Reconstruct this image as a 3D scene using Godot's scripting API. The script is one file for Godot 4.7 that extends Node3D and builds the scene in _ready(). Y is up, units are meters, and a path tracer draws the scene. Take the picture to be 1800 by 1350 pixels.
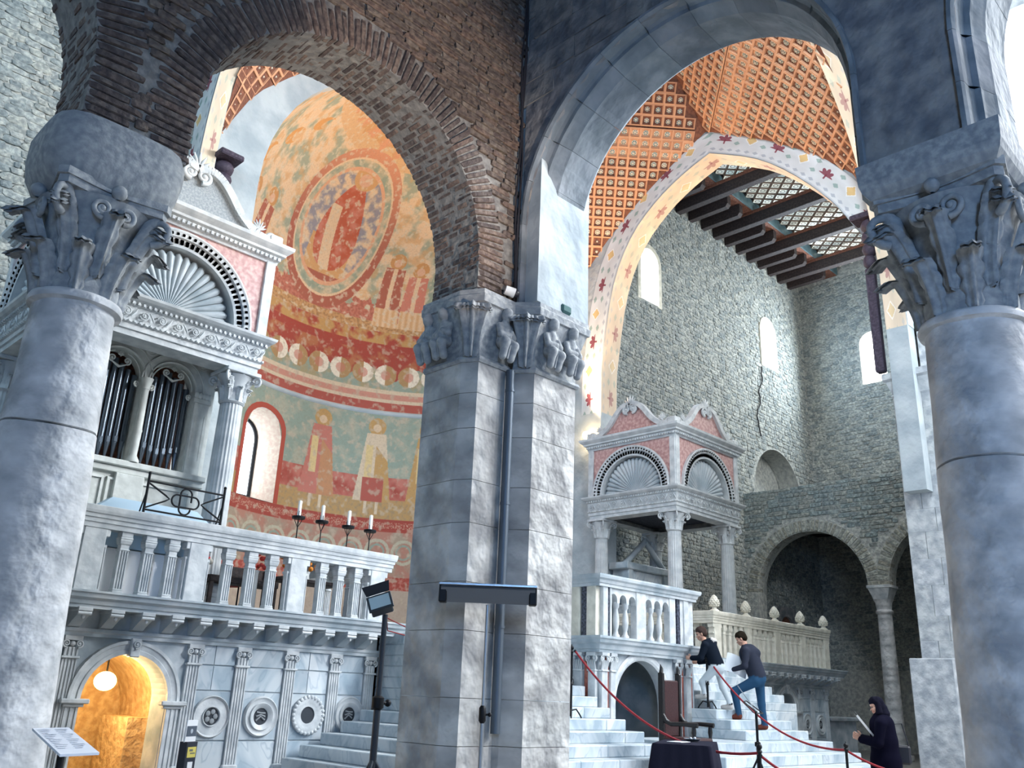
extends Node3D
# Interior of a medieval church: north aisle bay, crossing with coffered vault, apse, raised choir with balustrades, south transept.
# Axes: +X south, -Z east, +Y up, metres. The camera stands in the north aisle and looks south-east.

class MB:
	var v := PackedVector3Array()
	var n := PackedVector3Array()
	var c := PackedColorArray()
	var uv := PackedVector2Array()
	var ix := PackedInt32Array()
	var t := Transform3D()
	var col := Color(1, 1, 1)
	func put(p: Vector3, nn: Vector3, u := Vector2.ZERO) -> int:
		v.append(t * p); n.append((t.basis * nn).normalized()); c.append(col); uv.append(u)
		return v.size() - 1
	func tri(a: Vector3, b: Vector3, d: Vector3) -> void:
		var nn := (b - a).cross(d - a)
		if nn.length_squared() < 1e-16: return
		nn = nn.normalized()
		var i := put(a, nn); put(b, nn); put(d, nn)
		ix.append_array([i, i + 2, i + 1])
	func quad(a: Vector3, b: Vector3, d: Vector3, e: Vector3) -> void:
		var nn := (d - a).cross(e - b)
		if nn.length_squared() < 1e-16: return
		nn = nn.normalized()
		var i := put(a, nn); put(b, nn); put(d, nn); put(e, nn)
		ix.append_array([i, i + 2, i + 1, i, i + 3, i + 2])
	# rows of points; smooth normals
	func surf(rows: Array, wrap := false, flip := false, uvs: Array = []) -> void:
		var R := rows.size(); var C: int = rows[0].size()
		var base := v.size()
		for i in R:
			for j in C:
				var up: Vector3 = rows[mini(i + 1, R - 1)][j] - rows[maxi(i - 1, 0)][j]
				var l: Vector3 = rows[i][(j + 1) % C if wrap else mini(j + 1, C - 1)] - rows[i][(j - 1 + C) % C if wrap else maxi(j - 1, 0)]
				var nn := l.cross(up)
				if flip: nn = -nn
				if nn.length_squared() < 1e-18: nn = Vector3.UP
				put(rows[i][j], nn.normalized(), uvs[i][j] if uvs else Vector2.ZERO)
		for i in R - 1:
			for j in (C if wrap else C - 1):
				var a := base + i * C + j; var b := base + i * C + (j + 1) % C
				var d := b + C; var e := a + C
				if flip: ix.append_array([a, b, d, a, d, e])
				else: ix.append_array([a, d, b, a, e, d])
	func box(lo: Vector3, hi: Vector3, bev := 0.0) -> void:
		if bev <= 0.0:
			var p := [Vector3(lo.x, lo.y, lo.z), Vector3(hi.x, lo.y, lo.z), Vector3(hi.x, hi.y, lo.z), Vector3(lo.x, hi.y, lo.z), Vector3(lo.x, lo.y, hi.z), Vector3(hi.x, lo.y, hi.z), Vector3(hi.x, hi.y, hi.z), Vector3(lo.x, hi.y, hi.z)]
			for f in [[4, 5, 6, 7], [1, 0, 3, 2], [5, 1, 2, 6], [0, 4, 7, 3], [7, 6, 2, 3], [0, 1, 5, 4]]:
				quad(p[f[0]], p[f[1]], p[f[2]], p[f[3]])
			return
		var m := (lo + hi) / 2; var h := (hi - lo) / 2
		bev = minf(bev, minf(h.x, minf(h.y, h.z)) * 0.9)
		var ax := [Vector3.RIGHT, Vector3.UP, Vector3.BACK]
		for k in 3:
			for s in [-1.0, 1.0]:
				var nn: Vector3 = ax[k] * s
				var a: Vector3 = ax[(k + 1) % 3] * (h[(k + 1) % 3] - bev); var b: Vector3 = ax[(k + 2) % 3] * (h[(k + 2) % 3] - bev) * s
				var o: Vector3 = m + nn * h[k]
				quad(o - a - b, o + a - b, o + a + b, o - a + b)
		for k in 3:
			var i := (k + 1) % 3; var j := (k + 2) % 3
			for si in [-1.0, 1.0]:
				for sj in [-1.0, 1.0]:
					var e: Vector3 = ax[k] * (h[k] - bev)
					var p1: Vector3 = m + ax[i] * si * h[i] + ax[j] * sj * (h[j] - bev)
					var p2: Vector3 = m + ax[i] * si * (h[i] - bev) + ax[j] * sj * h[j]
					if si * sj > 0: quad(p1 - e, p2 - e, p2 + e, p1 + e)
					else: quad(p2 - e, p1 - e, p1 + e, p2 + e)
		for sx in [-1.0, 1.0]:
			for sy in [-1.0, 1.0]:
				for sz in [-1.0, 1.0]:
					var s := Vector3(sx, sy, sz)
					var q := m + s * (h - Vector3.ONE * bev)
					var a := q + Vector3(sx * bev, 0, 0); var b := q + Vector3(0, sy * bev, 0); var d := q + Vector3(0, 0, sz * bev)
					if sx * sy * sz > 0: tri(a, b, d)
					else: tri(a, d, b)
	# polygon in local XY (counter-clockwise seen from +Z) extruded from z0 to z1
	func prism(poly: PackedVector2Array, z0: float, z1: float, sides := true, front := true, back := true) -> void:
		if Geometry2D.is_polygon_clockwise(poly):
			poly = poly.duplicate(); poly.reverse()
		var tr := Geometry2D.triangulate_polygon(poly)
		for k in range(0, tr.size(), 3):
			var a := poly[tr[k]]; var b := poly[tr[k + 1]]; var d := poly[tr[k + 2]]
			if (b - a).cross(d - a) < 0:
				var s := b; b = d; d = s
			if front: tri(Vector3(a.x, a.y, z1), Vector3(b.x, b.y, z1), Vector3(d.x, d.y, z1))
			if back: tri(Vector3(a.x, a.y, z0), Vector3(d.x, d.y, z0), Vector3(b.x, b.y, z0))
		if sides:
			for k in poly.size():
				var a := poly[k]; var b := poly[(k + 1) % poly.size()]
				quad(Vector3(a.x, a.y, z0), Vector3(b.x, b.y, z0), Vector3(b.x, b.y, z1), Vector3(a.x, a.y, z1))
	# profile of (radius, y)
	func lathe(pr: Array, seg := 24, arc := TAU, a0 := 0.0) -> void:
		for k in pr.size() - 1:
			var p: Vector2 = pr[k]; var q: Vector2 = pr[k + 1]
			var sn := Vector2(q.y - p.y, p.x - q.x).normalized()
			var n0 := sn; var n1 := sn
			if k > 0:
				var o: Vector2 = pr[k - 1]; var on := Vector2(p.y - o.y, o.x - p.x).normalized()
				if on.dot(sn) > 0.6: n0 = (on + sn).normalized()
			if k < pr.size() - 2:
				var o2: Vector2 = pr[k + 2]; var on2 := Vector2(o2.y - q.y, q.x - o2.x).normalized()
				if on2.dot(sn) > 0.6: n1 = (on2 + sn).normalized()
			var base := v.size()
			for j in seg + 1:
				var a := a0 + arc * j / seg
				var cs := cos(a); var s := sin(a)
				put(Vector3(p.x * cs, p.y, p.x * s), Vector3(n0.x * cs, n0.y, n0.x * s), Vector2(float(j) / seg, 0))
				put(Vector3(q.x * cs, q.y, q.x * s), Vector3(n1.x * cs, n1.y, n1.x * s), Vector2(float(j) / seg, 1))
			for j in seg:
				var b := base + j * 2
				ix.append_array([b, b + 2, b + 1, b + 1, b + 2, b + 3])
	func tube(pts: Array, r, seg := 8, caps := true) -> void:
		var N := pts.size()
		var up := Vector3.UP
		var rows := []
		var prev := Vector3.ZERO
		for i in N:
			var d: Vector3 = (pts[mini(i + 1, N - 1)] - pts[maxi(i - 1, 0)]).normalized()
			var s: Vector3 = prev
			if s == Vector3.ZERO: s = d.cross(Vector3.UP if absf(d.y) < 0.9 else Vector3.RIGHT)
			s = (s - d * s.dot(d)).normalized()
			prev = s
			up = d.cross(s)
			var rad: float = r[i] if r is Array else r
			var row := []
			for j in seg:
				var a := TAU * j / seg
				row.append(pts[i] + (s * cos(a) + up * sin(a)) * rad)
			rows.append(row)
		surf(rows, true)
		if caps:
			for e in [0, N - 1]:
				for j in range(1, seg - 1):
					if e == 0: tri(rows[0][0], rows[0][j + 1], rows[0][j])
					else: tri(rows[e][0], rows[e][j], rows[e][j + 1])
	# moulding: path of (x, z), outward is to +Z when the path runs to +X; profile of (out, y) from bottom to top
	func mould(path: Array, prof: Array, closed := false) -> void:
		var N := path.size()
		var ring := []
		for i in N:
			var p: Vector2 = path[i]
			var d0: Vector2; var d1: Vector2
			var pa: Vector2 = path[(i - 1 + N) % N]; var pb: Vector2 = path[(i + 1) % N]
			d0 = (p - pa).normalized(); d1 = (pb - p).normalized()
			if not closed:
				if i == 0: d0 = d1
				if i == N - 1: d1 = d0
			var o0 := Vector2(-d0.y, d0.x); var o1 := Vector2(-d1.y, d1.x)
			var m := (o0 + o1).normalized()
			m = m / maxf(0.3, m.dot(o0))
			var row := []
			for q in prof:
				row.append(Vector3(p.x + m.x * q.x, q.y, p.y + m.y * q.x))
			ring.append(row)
		for i in (N if closed else N - 1):
			var a: Array = ring[i]; var b: Array = ring[(i + 1) % N]
			for k in prof.size() - 1:
				quad(a[k], b[k], b[k + 1], a[k + 1])
		if not closed:
			var pv := PackedVector2Array(prof)
			var tr := Geometry2D.triangulate_polygon(pv)
			for k in range(0, tr.size(), 3):
				tri(ring[0][tr[k]], ring[0][tr[k + 1]], ring[0][tr[k + 2]])
				tri(ring[N - 1][tr[k]], ring[N - 1][tr[k + 2]], ring[N - 1][tr[k + 1]])
	func ball(p: Vector3, r: Vector3, seg := 12, ring := 8) -> void:
		var rows := []
		for i in ring + 1:
			var a := -PI / 2 + PI * i / ring
			var row := []
			for j in seg:
				var b := TAU * j / seg
				row.append(p + Vector3(cos(a) * cos(b) * r.x, sin(a) * r.y, -cos(a) * sin(b) * r.z))
			rows.append(row)
		surf(rows, true)
	func mesh() -> ArrayMesh:
		var m := ArrayMesh.new()
		if v.is_empty(): return m
		var a := []; a.resize(Mesh.ARRAY_MAX)
		a[Mesh.ARRAY_VERTEX] = v; a[Mesh.ARRAY_NORMAL] = n; a[Mesh.ARRAY_COLOR] = c; a[Mesh.ARRAY_TEX_UV] = uv; a[Mesh.ARRAY_INDEX] = ix
		m.add_surface_from_arrays(Mesh.PRIMITIVE_TRIANGLES, a)
		return m

var M := {}
var tone_of := {}
var rng := RandomNumberGenerator.new()
const CAM := Vector3(0, 1.5, 0)
var cam_basis: Basis

# ---------- helpers ----------
func v2(x: float, y: float) -> Vector2: return Vector2(x, y)
func v3(x: float, y: float, z: float) -> Vector3: return Vector3(x, y, z)
var used := {}
func numbered(called: String) -> String:
	var k: int = used.get(called, 0)
	used[called] = k + 1
	return called if k == 0 else "%s_%03d" % [called, k]
func thing(called: String, label: String, category: String, at := Vector3.ZERO, turn := 0.0, group := "") -> Node3D:
	var o := Node3D.new()
	o.name = numbered(called); add_child(o)
	o.position = at; o.rotation.y = turn
	tag(o, label, category, group)
	return o
func tag(o: Node, label: String, category := "", group := "") -> void:
	o.set_meta("label", label)
	if category: o.set_meta("category", category)
	if group: o.set_meta("group", group)
func obj(called: String, mb: MB, m: Material, parent: Node = null) -> MeshInstance3D:
	var o := MeshInstance3D.new()
	o.mesh = mb.mesh(); o.material_override = m
	if parent == null or parent == self:
		o.name = numbered(called); add_child(o)
	else:
		o.name = called; parent.add_child(o, true)
	return o
func inst(called: String, mesh: Mesh, m: Material, parent: Node, t := Transform3D()) -> MeshInstance3D:
	var o := MeshInstance3D.new()
	o.mesh = mesh; o.material_override = m; o.name = called; o.transform = t
	parent.add_child(o, true)
	return o
func struct(called: String, mb: MB, m: Material) -> MeshInstance3D:
	var o := obj(called, mb, m)
	o.set_meta("kind", "structure")
	return o
func node_struct(called: String) -> Node3D:
	var o := Node3D.new(); o.name = numbered(called); add_child(o); o.set_meta("kind", "structure"); return o
func dup(root: Node3D, at: Vector3, turn := 0.0, label := "", group := "", sc := Vector3.ONE) -> Node3D:
	var r: Node3D = root.duplicate()
	r.name = numbered(String(root.name)); add_child(r)
	r.position = at; r.rotation.y = turn; r.scale = sc
	if label: r.set_meta("label", label)
	if group: r.set_meta("group", group)
	return r
func seen_px(p: Vector3) -> Vector3:   # where a point shows in the 1800 x 1350 photograph, and its depth
	var d := (p - CAM) * cam_basis
	return Vector3(900 - 1543.0 * d.x / d.z, 675 + 1543.0 * d.y / d.z, -d.z)
# alike pieces: the 300 that show largest become parts, the rest one part of stuff
func pieces(parent: Node3D, called: String, xf: Array, meshes: Array, m: Material, limit := 300) -> void:
	var rank := []
	var inv := parent.transform
	for k in xf.size():
		var t: Transform3D = inv * xf[k]
		var s := seen_px(t.origin)
		var size := (t.basis.x.length() + t.basis.y.length()) / maxf(s.z, 0.3)
		if s.z < 0.1 or s.x < -20 or s.x > 1820 or s.y < -20 or s.y > 1370: size *= 0.01
		rank.append([size, k])
	rank.sort_custom(func(a, b): return a[0] > b[0])
	for i in mini(limit, rank.size()):
		var k: int = rank[i][1]
		inst(called, meshes[k % meshes.size()], m, parent, xf[k])
	if rank.size() > limit:
		var mm := MultiMesh.new()
		mm.transform_format = MultiMesh.TRANSFORM_3D; mm.use_colors = true
		mm.mesh = meshes[0]; mm.instance_count = rank.size() - limit
		for i in range(limit, rank.size()):
			var k: int = rank[i][1]
			mm.set_instance_transform(i - limit, xf[k])
			var a: Color = tone_of.get(meshes[0], Color.WHITE); var b: Color = tone_of.get(meshes[k % meshes.size()], Color.WHITE)
			mm.set_instance_color(i - limit, Color(b.r / a.r, b.g / a.g, b.b / a.b))
		var o := MultiMeshInstance3D.new()
		o.multimesh = mm; o.material_override = m; o.name = called + "_courses"
		o.set_meta("kind", "stuff")
		parent.add_child(o, true)
# rough block variants in a unit cube
func blocks(count: int, bev: float, rough: float, tones: Array) -> Array:
	var out := []
	for k in count:
		var mb := MB.new()
		mb.col = tones[k % tones.size()]
		mb.box(Vector3.ONE * -0.5, Vector3.ONE * 0.5, bev)
		for i in mb.v.size():
			var p := mb.v[i]
			var h := hash(Vector3i(p * 100.0) + Vector3i(k * 7, 0, 0))
			mb.v[i] = p + Vector3((h & 255) / 255.0 - 0.5, ((h >> 8) & 255) / 255.0 - 0.5, ((h >> 16) & 255) / 255.0 - 0.5) * rough
		var me := mb.mesh()
		tone_of[me] = mb.col
		out.append(me)
	return out
func place(p: Vector3, bx: Vector3, by: Vector3, bz: Vector3) -> Transform3D:
	return Transform3D(Basis(bx, by, bz), p)
# wall in its own (u, y) plane with round-headed openings; returns polygons of the solid parts. op: [centre, width, sill, spring]
func wall_polys(u0: float, u1: float, y0: float, y1: float, ops: Array) -> Array:
	var out := []
	for k in ops.size() + 1:
		var P := PackedVector2Array()
		var L = ops[k - 1] if k > 0 else null
		var R = ops[k] if k < ops.size() else null
		var a: float = L[0] if L else u0
		var b: float = R[0] if R else u1
		var open_l: bool = L != null and L[2] <= y0
		var open_r: bool = R != null and R[2] <= y0
		P.append(v2(a + (L[1] / 2 if open_l else 0.0), y0))
		P.append(v2(b - (R[1] / 2 if open_r else 0.0), y0))
		if R:
			if not open_r:
				P.append(v2(b, R[2])); P.append(v2(b - R[1] / 2, R[2]))
			for i in 13:
				var q := PI - PI / 2 * i / 12.0
				P.append(v2(b + cos(q) * R[1] / 2, R[3] + sin(q) * R[1] / 2))
		P.append(v2(b, y1)); P.append(v2(a, y1))
		if L:
			for i in 13:
				var q := PI / 2 - PI / 2 * i / 12.0
				P.append(v2(a + cos(q) * L[1] / 2, L[3] + sin(q) * L[1] / 2))
			if not open_l:
				P.append(v2(a + L[1] / 2, L[2])); P.append(v2(a, L[2]))
		out.append(P)
	return out
# frames: local x along u, y up, z out of the face
func frame_w(z: float) -> Transform3D: return Transform3D(Basis(Vector3.RIGHT, Vector3.UP, Vector3.BACK), v3(0, 0, z))      # faces west (+Z), u = x
func frame_n(x: float) -> Transform3D: return Transform3D(Basis(Vector3.BACK, Vector3.UP, Vector3.LEFT), v3(x, 0, 0))       # faces north (-X), u = z
# coursed stones on a face; skip(u, y) tells where none stand
func courses(F: Transform3D, u0: float, u1: float, y0: float, y1: float, len_m: float, hgt: float, depth: float, joint: float, skip: Callable, jitter := 0.35) -> Array:
	var out := []
	var y := y0
	while y < y1:
		var h := hgt * rng.randf_range(0.75, 1.25)
		var u := u0 - rng.randf() * len_m
		while u < u1:
			var l := len_m * rng.randf_range(1.0 - jitter, 1.0 + jitter)
			var cu := u + l / 2; var cy := y + h / 2
			if cu > u0 and cu < u1 and not skip.call(cu, cy, l, h):
				var d := depth * rng.randf_range(0.6, 1.2)
				var b := F.basis
				var tilt := rng.randf_range(-0.03, 0.03)
				out.append(Transform3D(Basis((b.x * cos(tilt) + b.y * sin(tilt)) * (l - joint), (b.y * cos(tilt) - b.x * sin(tilt)) * (h - joint), b.z * d), F * v3(cu, cy + rng.randf_range(-0.01, 0.01), rng.randf_range(-0.3, 0.15) * depth)))
			u += l
		y += h
	return out
# ---------- materials ----------
func noise_tex(a: Color, b: Color, freq: float, oct := 4, size := 256, sd := 1, lo := 0.25, hi := 0.75) -> NoiseTexture2D:
	var nz := FastNoiseLite.new()
	nz.seed = sd; nz.frequency = freq; nz.fractal_octaves = oct; nz.noise_type = FastNoiseLite.TYPE_SIMPLEX_SMOOTH
	var t := NoiseTexture2D.new()
	t.width = size; t.height = size; t.seamless = true; t.noise = nz; t.seamless_blend_skirt = 0.15
	var g := Gradient.new()
	g.set_color(0, a); g.set_color(1, b); g.set_offset(0, lo); g.set_offset(1, hi)
	t.color_ramp = g
	return t
func bump_tex(freq: float, sd := 3, strength := 6.0, oct := 5) -> NoiseTexture2D:
	var nz := FastNoiseLite.new()
	nz.seed = sd; nz.frequency = freq; nz.fractal_octaves = oct
	var t := NoiseTexture2D.new()
	t.width = 256; t.height = 256; t.seamless = true; t.noise = nz; t.as_normal_map = true; t.bump_strength = strength
	return t
func std(c: Color, rough := 0.8, metal := 0.0) -> StandardMaterial3D:
	var m := StandardMaterial3D.new()
	m.albedo_color = c; m.roughness = rough; m.metallic = metal; m.vertex_color_use_as_albedo = true
	m.cull_mode = BaseMaterial3D.CULL_DISABLED
	return m
func stone(a: Color, b: Color, sc := 0.5, rough := 0.85, bump := 0.8, freq := 0.02, sd := 1) -> StandardMaterial3D:
	var m := std(Color.WHITE, rough)
	m.albedo_texture = noise_tex(a, b, freq, 5, 256, sd)
	m.uv1_triplanar = true; m.uv1_world_triplanar = true; m.uv1_scale = Vector3.ONE * sc
	if bump > 0:
		m.normal_enabled = true; m.normal_texture = M.bump; m.normal_scale = bump
	return m
func glow(c: Color, e: float) -> StandardMaterial3D:
	var m := StandardMaterial3D.new()
	m.albedo_color = Color(0.9, 0.9, 0.9); m.emission_enabled = true; m.emission = c; m.emission_energy_multiplier = e
	return m
func area(called: String, at: Vector3, towards: Vector3, size: Vector2, c: Color, e: float, parent: Node = null) -> void:
	var l := AreaLight3D.new()
	l.name = called; l.area_size = size; l.light_color = c; l.light_energy = e; l.shadow_enabled = true
	l.area_range = 60.0; l.area_normalize_energy = true
	(parent if parent else self).add_child(l, true)
	l.global_transform = Transform3D(Basis.looking_at(towards, Vector3.UP if absf(towards.normalized().y) < 0.95 else Vector3.RIGHT), at)
func spot(called: String, at: Vector3, to: Vector3, c: Color, e: float, ang: float, parent: Node = null) -> void:
	var l := SpotLight3D.new()
	l.name = called; l.light_color = c; l.light_energy = e; l.spot_angle = ang; l.spot_range = 60; l.spot_attenuation = 2; l.spot_angle_attenuation = 0.6; l.light_size = 0.15; l.shadow_enabled = true
	(parent if parent else self).add_child(l, true)
	l.global_transform = Transform3D(Basis.looking_at(to - at, Vector3.UP if absf((to - at).normalized().y) < 0.95 else Vector3.RIGHT), at)

const DAY := Color(0.70, 0.86, 1.0)
const WARM := Color(1.0, 0.82, 0.62)
const BLUE := Color(0.52, 0.74, 1.0)

func _ready() -> void:
	rng.seed = 11
	# camera
	var F := v3(0.66488942, 0.3338425, -0.66818504); var U := v3(-0.26514658, 0.94179116, 0.20670437); var R := v3(0.69829747, 0.03973143, 0.71470417)
	cam_basis = Basis(R, U, -F)
	var cam := Camera3D.new()
	cam.name = "camera"; add_child(cam)
	cam.transform = Transform3D(cam_basis, CAM)
	cam.fov = 47.2523; cam.near = 0.05; cam.far = 200; cam.current = true
	# sky and exposure
	var env := Environment.new()
	env.background_mode = Environment.BG_SKY
	var sky := Sky.new(); var sm := ProceduralSkyMaterial.new()
	sm.sky_top_color = Color(0.5, 0.66, 0.9); sm.sky_horizon_color = Color(0.85, 0.9, 0.97); sm.ground_bottom_color = Color(0.4, 0.42, 0.45); sm.ground_horizon_color = Color(0.6, 0.65, 0.7)
	sky.sky_material = sm; env.sky = sky
	env.tonemap_mode = Environment.TONE_MAPPER_LINEAR
	env.tonemap_exposure = 2.0
	env.sdfgi_enabled = true; env.ssao_enabled = true; env.ssil_enabled = true
	var we := WorldEnvironment.new(); we.name = "environment"; we.environment = env; add_child(we)
	# daylight through the windows (the panes themselves are built with the walls)
	area("clerestory_daylight", v3(20.3, 15.6, -3.7), v3(-1, -0.35, 0), v2(2.4, 4.4), Color(0.93, 0.97, 1.0), 170)
	area("clerestory_daylight", v3(20.3, 15.6, 2.6), v3(-1, -0.35, -0.2), v2(2.4, 4.4), Color(0.96, 0.98, 1.0), 185)
	area("clerestory_daylight", v3(20.3, 15.6, 8.9), v3(-1, -0.35, -0.4), v2(2.4, 4.4), Color(0.97, 0.98, 1.0), 185)
	area("clerestory_north_daylight", v3(8.4, 15.6, -3.0), v3(1, -0.35, -0.3), v2(2.4, 4.4), Color(0.88, 0.95, 1.0), 110)
	area("nave_west_daylight", v3(15.5, 12.5, 14.6), v3(0, -0.1, -1), v2(4, 5), Color(0.97, 0.98, 1.0), 70)
	area("aisle_window_daylight", v3(-4.6, 5.5, 6.5), v3(1, 0.05, -0.3), v2(2, 3.5), BLUE, 46)
	area("added_transept_north_daylight", v3(-2.6, 16.2, -8.4), v3(0, -0.35, -1), v2(2.2, 3.6), Color(0.68, 0.88, 1.0), 28)  # daylight of added windows in an unseen transept wall
	area("added_transept_north_daylight", v3(3.4, 16.2, -8.4), v3(0, -0.35, -1), v2(2.2, 3.6), Color(0.74, 0.90, 1.0), 11)
	area("added_transept_north_end_daylight", v3(-5.8, 13, -15.2), v3(1, -0.1, 0.15), v2(2.0, 4.0), Color(0.50, 0.80, 1.0), 12)  # added daylight that brightens north-facing surfaces
	area("transept_end_daylight", v3(36.3, 15.9, -14.25), v3(-1, 0, 0.1), v2(1.1, 2.6), Color(0.90, 0.96, 1.0), 60)
	area("transept_east_daylight", v3(24.3, 16.2, -17.2), v3(0.1, 0, 1), v2(0.8, 2.0), DAY, 14)
	area("transept_east_daylight", v3(33.1, 16.2, -17.2), v3(-0.1, 0, 1), v2(0.8, 2.0), DAY, 14)
	area("transept_west_daylight", v3(29, 14.5, -7.2), v3(-0.1, 0, -1), v2(2.4, 3.4), Color(0.97, 0.97, 0.96), 40)
	area("apse_window_daylight", v3(13.15, 8.2, -23.6), v3(0.25, -0.1, 1), v2(1.0, 2.6), DAY, 14)
	materials()
	structure()
	near_bay()
	crossing()
	apse()
	transepts()
	choir()
	aedicules()
	stairs_and_tribune()
	furnishings()
	people()

func materials() -> void:
	M.bump = bump_tex(0.03, 3, 5.0)
	M.plaster = stone(Color(0.60, 0.64, 0.66), Color(0.70, 0.73, 0.74), 0.25, 0.95, 0.3, 0.012, 4)
	M.floor = stone(Color(0.50, 0.50, 0.50), Color(0.62, 0.60, 0.57), 0.5, 0.5, 0.3, 0.03, 5)
	M.mortar = stone(Color(0.44, 0.43, 0.42), Color(0.55, 0.54, 0.52), 0.8, 0.95, 1.0, 0.04, 6)
	M.brick = stone(Color(0.36, 0.32, 0.31), Color(0.50, 0.46, 0.43), 0.9, 0.95, 1.3, 0.04, 7)
	M.grey_stone = stone(Color(0.42, 0.43, 0.45), Color(0.58, 0.57, 0.56), 0.45, 0.9, 0.7, 0.02, 8)
	M.column = stone(Color(0.60, 0.61, 0.62), Color(0.82, 0.82, 0.82), 0.5, 0.8, 0.9, 0.02, 9)
	M.pale_stone = stone(Color(0.60, 0.62, 0.64), Color(0.76, 0.77, 0.77), 0.5, 0.85, 0.6, 0.02, 10)
	M.pier = stone(Color(0.56, 0.56, 0.56), Color(0.78, 0.78, 0.77), 0.3, 0.85, 0.9, 0.02, 29)
	M.arch_stone = stone(Color(0.40, 0.44, 0.47), Color(0.55, 0.58, 0.60), 0.35, 0.85, 0.6, 0.02, 28)
	M.carved = stone(Color(0.50, 0.52, 0.54), Color(0.64, 0.65, 0.65), 1.2, 0.85, 0.5, 0.03, 11)
	M.rubble = stone(Color(0.52, 0.54, 0.54), Color(0.70, 0.71, 0.69), 0.7, 0.95, 1.2, 0.04, 12)
	M.rubble_mortar = stone(Color(0.56, 0.57, 0.56), Color(0.70, 0.70, 0.67), 0.6, 0.95, 1.0, 0.03, 13)
	M.marble = stone(Color(0.55, 0.60, 0.63), Color(0.73, 0.75, 0.76), 0.45, 0.45, 0.15, 0.012, 14)
	M.white_marble = stone(Color(0.68, 0.70, 0.71), Color(0.79, 0.80, 0.80), 0.6, 0.5, 0.2, 0.02, 15)
	M.cream_marble = stone(Color(0.78, 0.76, 0.70), Color(0.87, 0.85, 0.79), 0.6, 0.5, 0.2, 0.02, 16)
	M.pink_marble = stone(Color(0.66, 0.49, 0.48), Color(0.78, 0.64, 0.61), 1.0, 0.5, 0.1, 0.03, 17)
	M.red_marble = stone(Color(0.55, 0.27, 0.22), Color(0.66, 0.38, 0.31), 1.5, 0.4, 0.1, 0.03, 18)
	M.dark_marble = stone(Color(0.14, 0.16, 0.20), Color(0.34, 0.36, 0.42), 2.0, 0.35, 0.0, 0.03, 19)
	M.wood = stone(Color(0.15, 0.12, 0.12), Color(0.24, 0.19, 0.18), 1.2, 0.7, 0.5, 0.03, 20)
	M.red_wood = stone(Color(0.36, 0.21, 0.16), Color(0.50, 0.32, 0.24), 1.2, 0.8, 0.5, 0.03, 21)
	M.iron = std(Color(0.05, 0.06, 0.08), 0.55, 0.5)
	M.steel = std(Color(0.6, 0.63, 0.66), 0.35, 0.8)
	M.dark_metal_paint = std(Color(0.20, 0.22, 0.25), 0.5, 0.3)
	M.zinc = std(Color(0.34, 0.38, 0.42), 0.5, 0.5)
	M.paint = std(Color.WHITE, 0.85)
	M.cloth = std(Color.WHITE, 0.95); M.cloth.metallic_specular = 0.15
	M.gloss = std(Color.WHITE, 0.4)
	M.window_light = glow(Color(0.93, 0.97, 1.0), 3.0)

# ---------- shell ----------
func slab(called: String, lo: Vector3, hi: Vector3, m: Material) -> MeshInstance3D:
	var b := MB.new(); b.box(lo, hi); return struct(called, b, m)

func structure() -> void:
	slab("floor", v3(-6, -0.3, -26), v3(38, 0, 16), M.floor)
	slab("ceiling_aisle", v3(-6, 12.6, -7.3), v3(7.25, 12.9, 16), M.wood)
	slab("ceiling_nave", v3(7.25, 20, -6.9), v3(21.4, 20.3, 16), M.wood)
	slab("ceiling_transept_north", v3(-6, 20.3, -19.2), v3(7.3, 20.6, -7.3), M.wood)
	slab("ceiling_crossing", v3(7.2, 23.6, -18.4), v3(21.4, 23.9, -6.8), M.wood)
	slab("wall_west", v3(-6, 0, 15), v3(38, 21, 16), M.pale_stone)
	slab("wall_north", v3(-6.5, 0, -19.2), v3(-6, 21, 16), M.pale_stone)
	# south wall of the nave with its tall clerestory window
	var b := MB.new()
	b.t = Transform3D(Basis(Vector3.BACK, Vector3.UP, Vector3.LEFT), v3(21.4, 0, 0))
	for P in wall_polys(-6.6, 15, 0, 20.3, [[-3.7, 2.6, 13.2, 16.6], [2.6, 2.6, 13.2, 16.6], [8.9, 2.6, 13.2, 16.6]]): b.prism(P, 0, 0.9)
	struct("wall_south_nave", b, M.pale_stone)
	for z in [-3.7, 2.6, 8.9]:
		var w := MB.new(); w.box(v3(21.0, 13.2, z - 1.3), v3(21.05, 17.9, z + 1.3))
		struct("window_%d" % {-3.7: 1, 2.6: 2, 8.9: 12}[z], w, M.window_light)
	var wc := MB.new(); wc.box(v3(8.21, 13.4, -4.2), v3(8.26, 17.8, -1.8)); struct("window_14", wc, M.window_light)
	# unseen windows that light the place
	var ww := MB.new(); ww.box(v3(13.5, 10, 14.9), v3(17.5, 15, 14.98)); struct("window_3", ww, M.window_light)
	var wa := MB.new(); wa.box(v3(-5.98, 3.8, 5.5), v3(-5.9, 7.2, 7.5)); struct("window_4", wa, M.window_light)
	var wn := MB.new(); wn.box(v3(-3.7, 14.4, -8.24), v3(-1.5, 18.0, -8.19)); struct("window_5", wn, M.window_light)  # added window pane, placed to light the transept east wall
	var we := MB.new(); we.box(v3(-5.99, 11, -16.2), v3(-5.94, 15, -14.2)); struct("window_13", we, M.window_light)  # added window pane, there to brighten north-facing stone
	var wm := MB.new(); wm.box(v3(2.3, 14.4, -8.24), v3(4.5, 18.0, -8.19)); struct("window_11", wm, M.window_light)  # second added pane high in the same unseen wall

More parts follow.
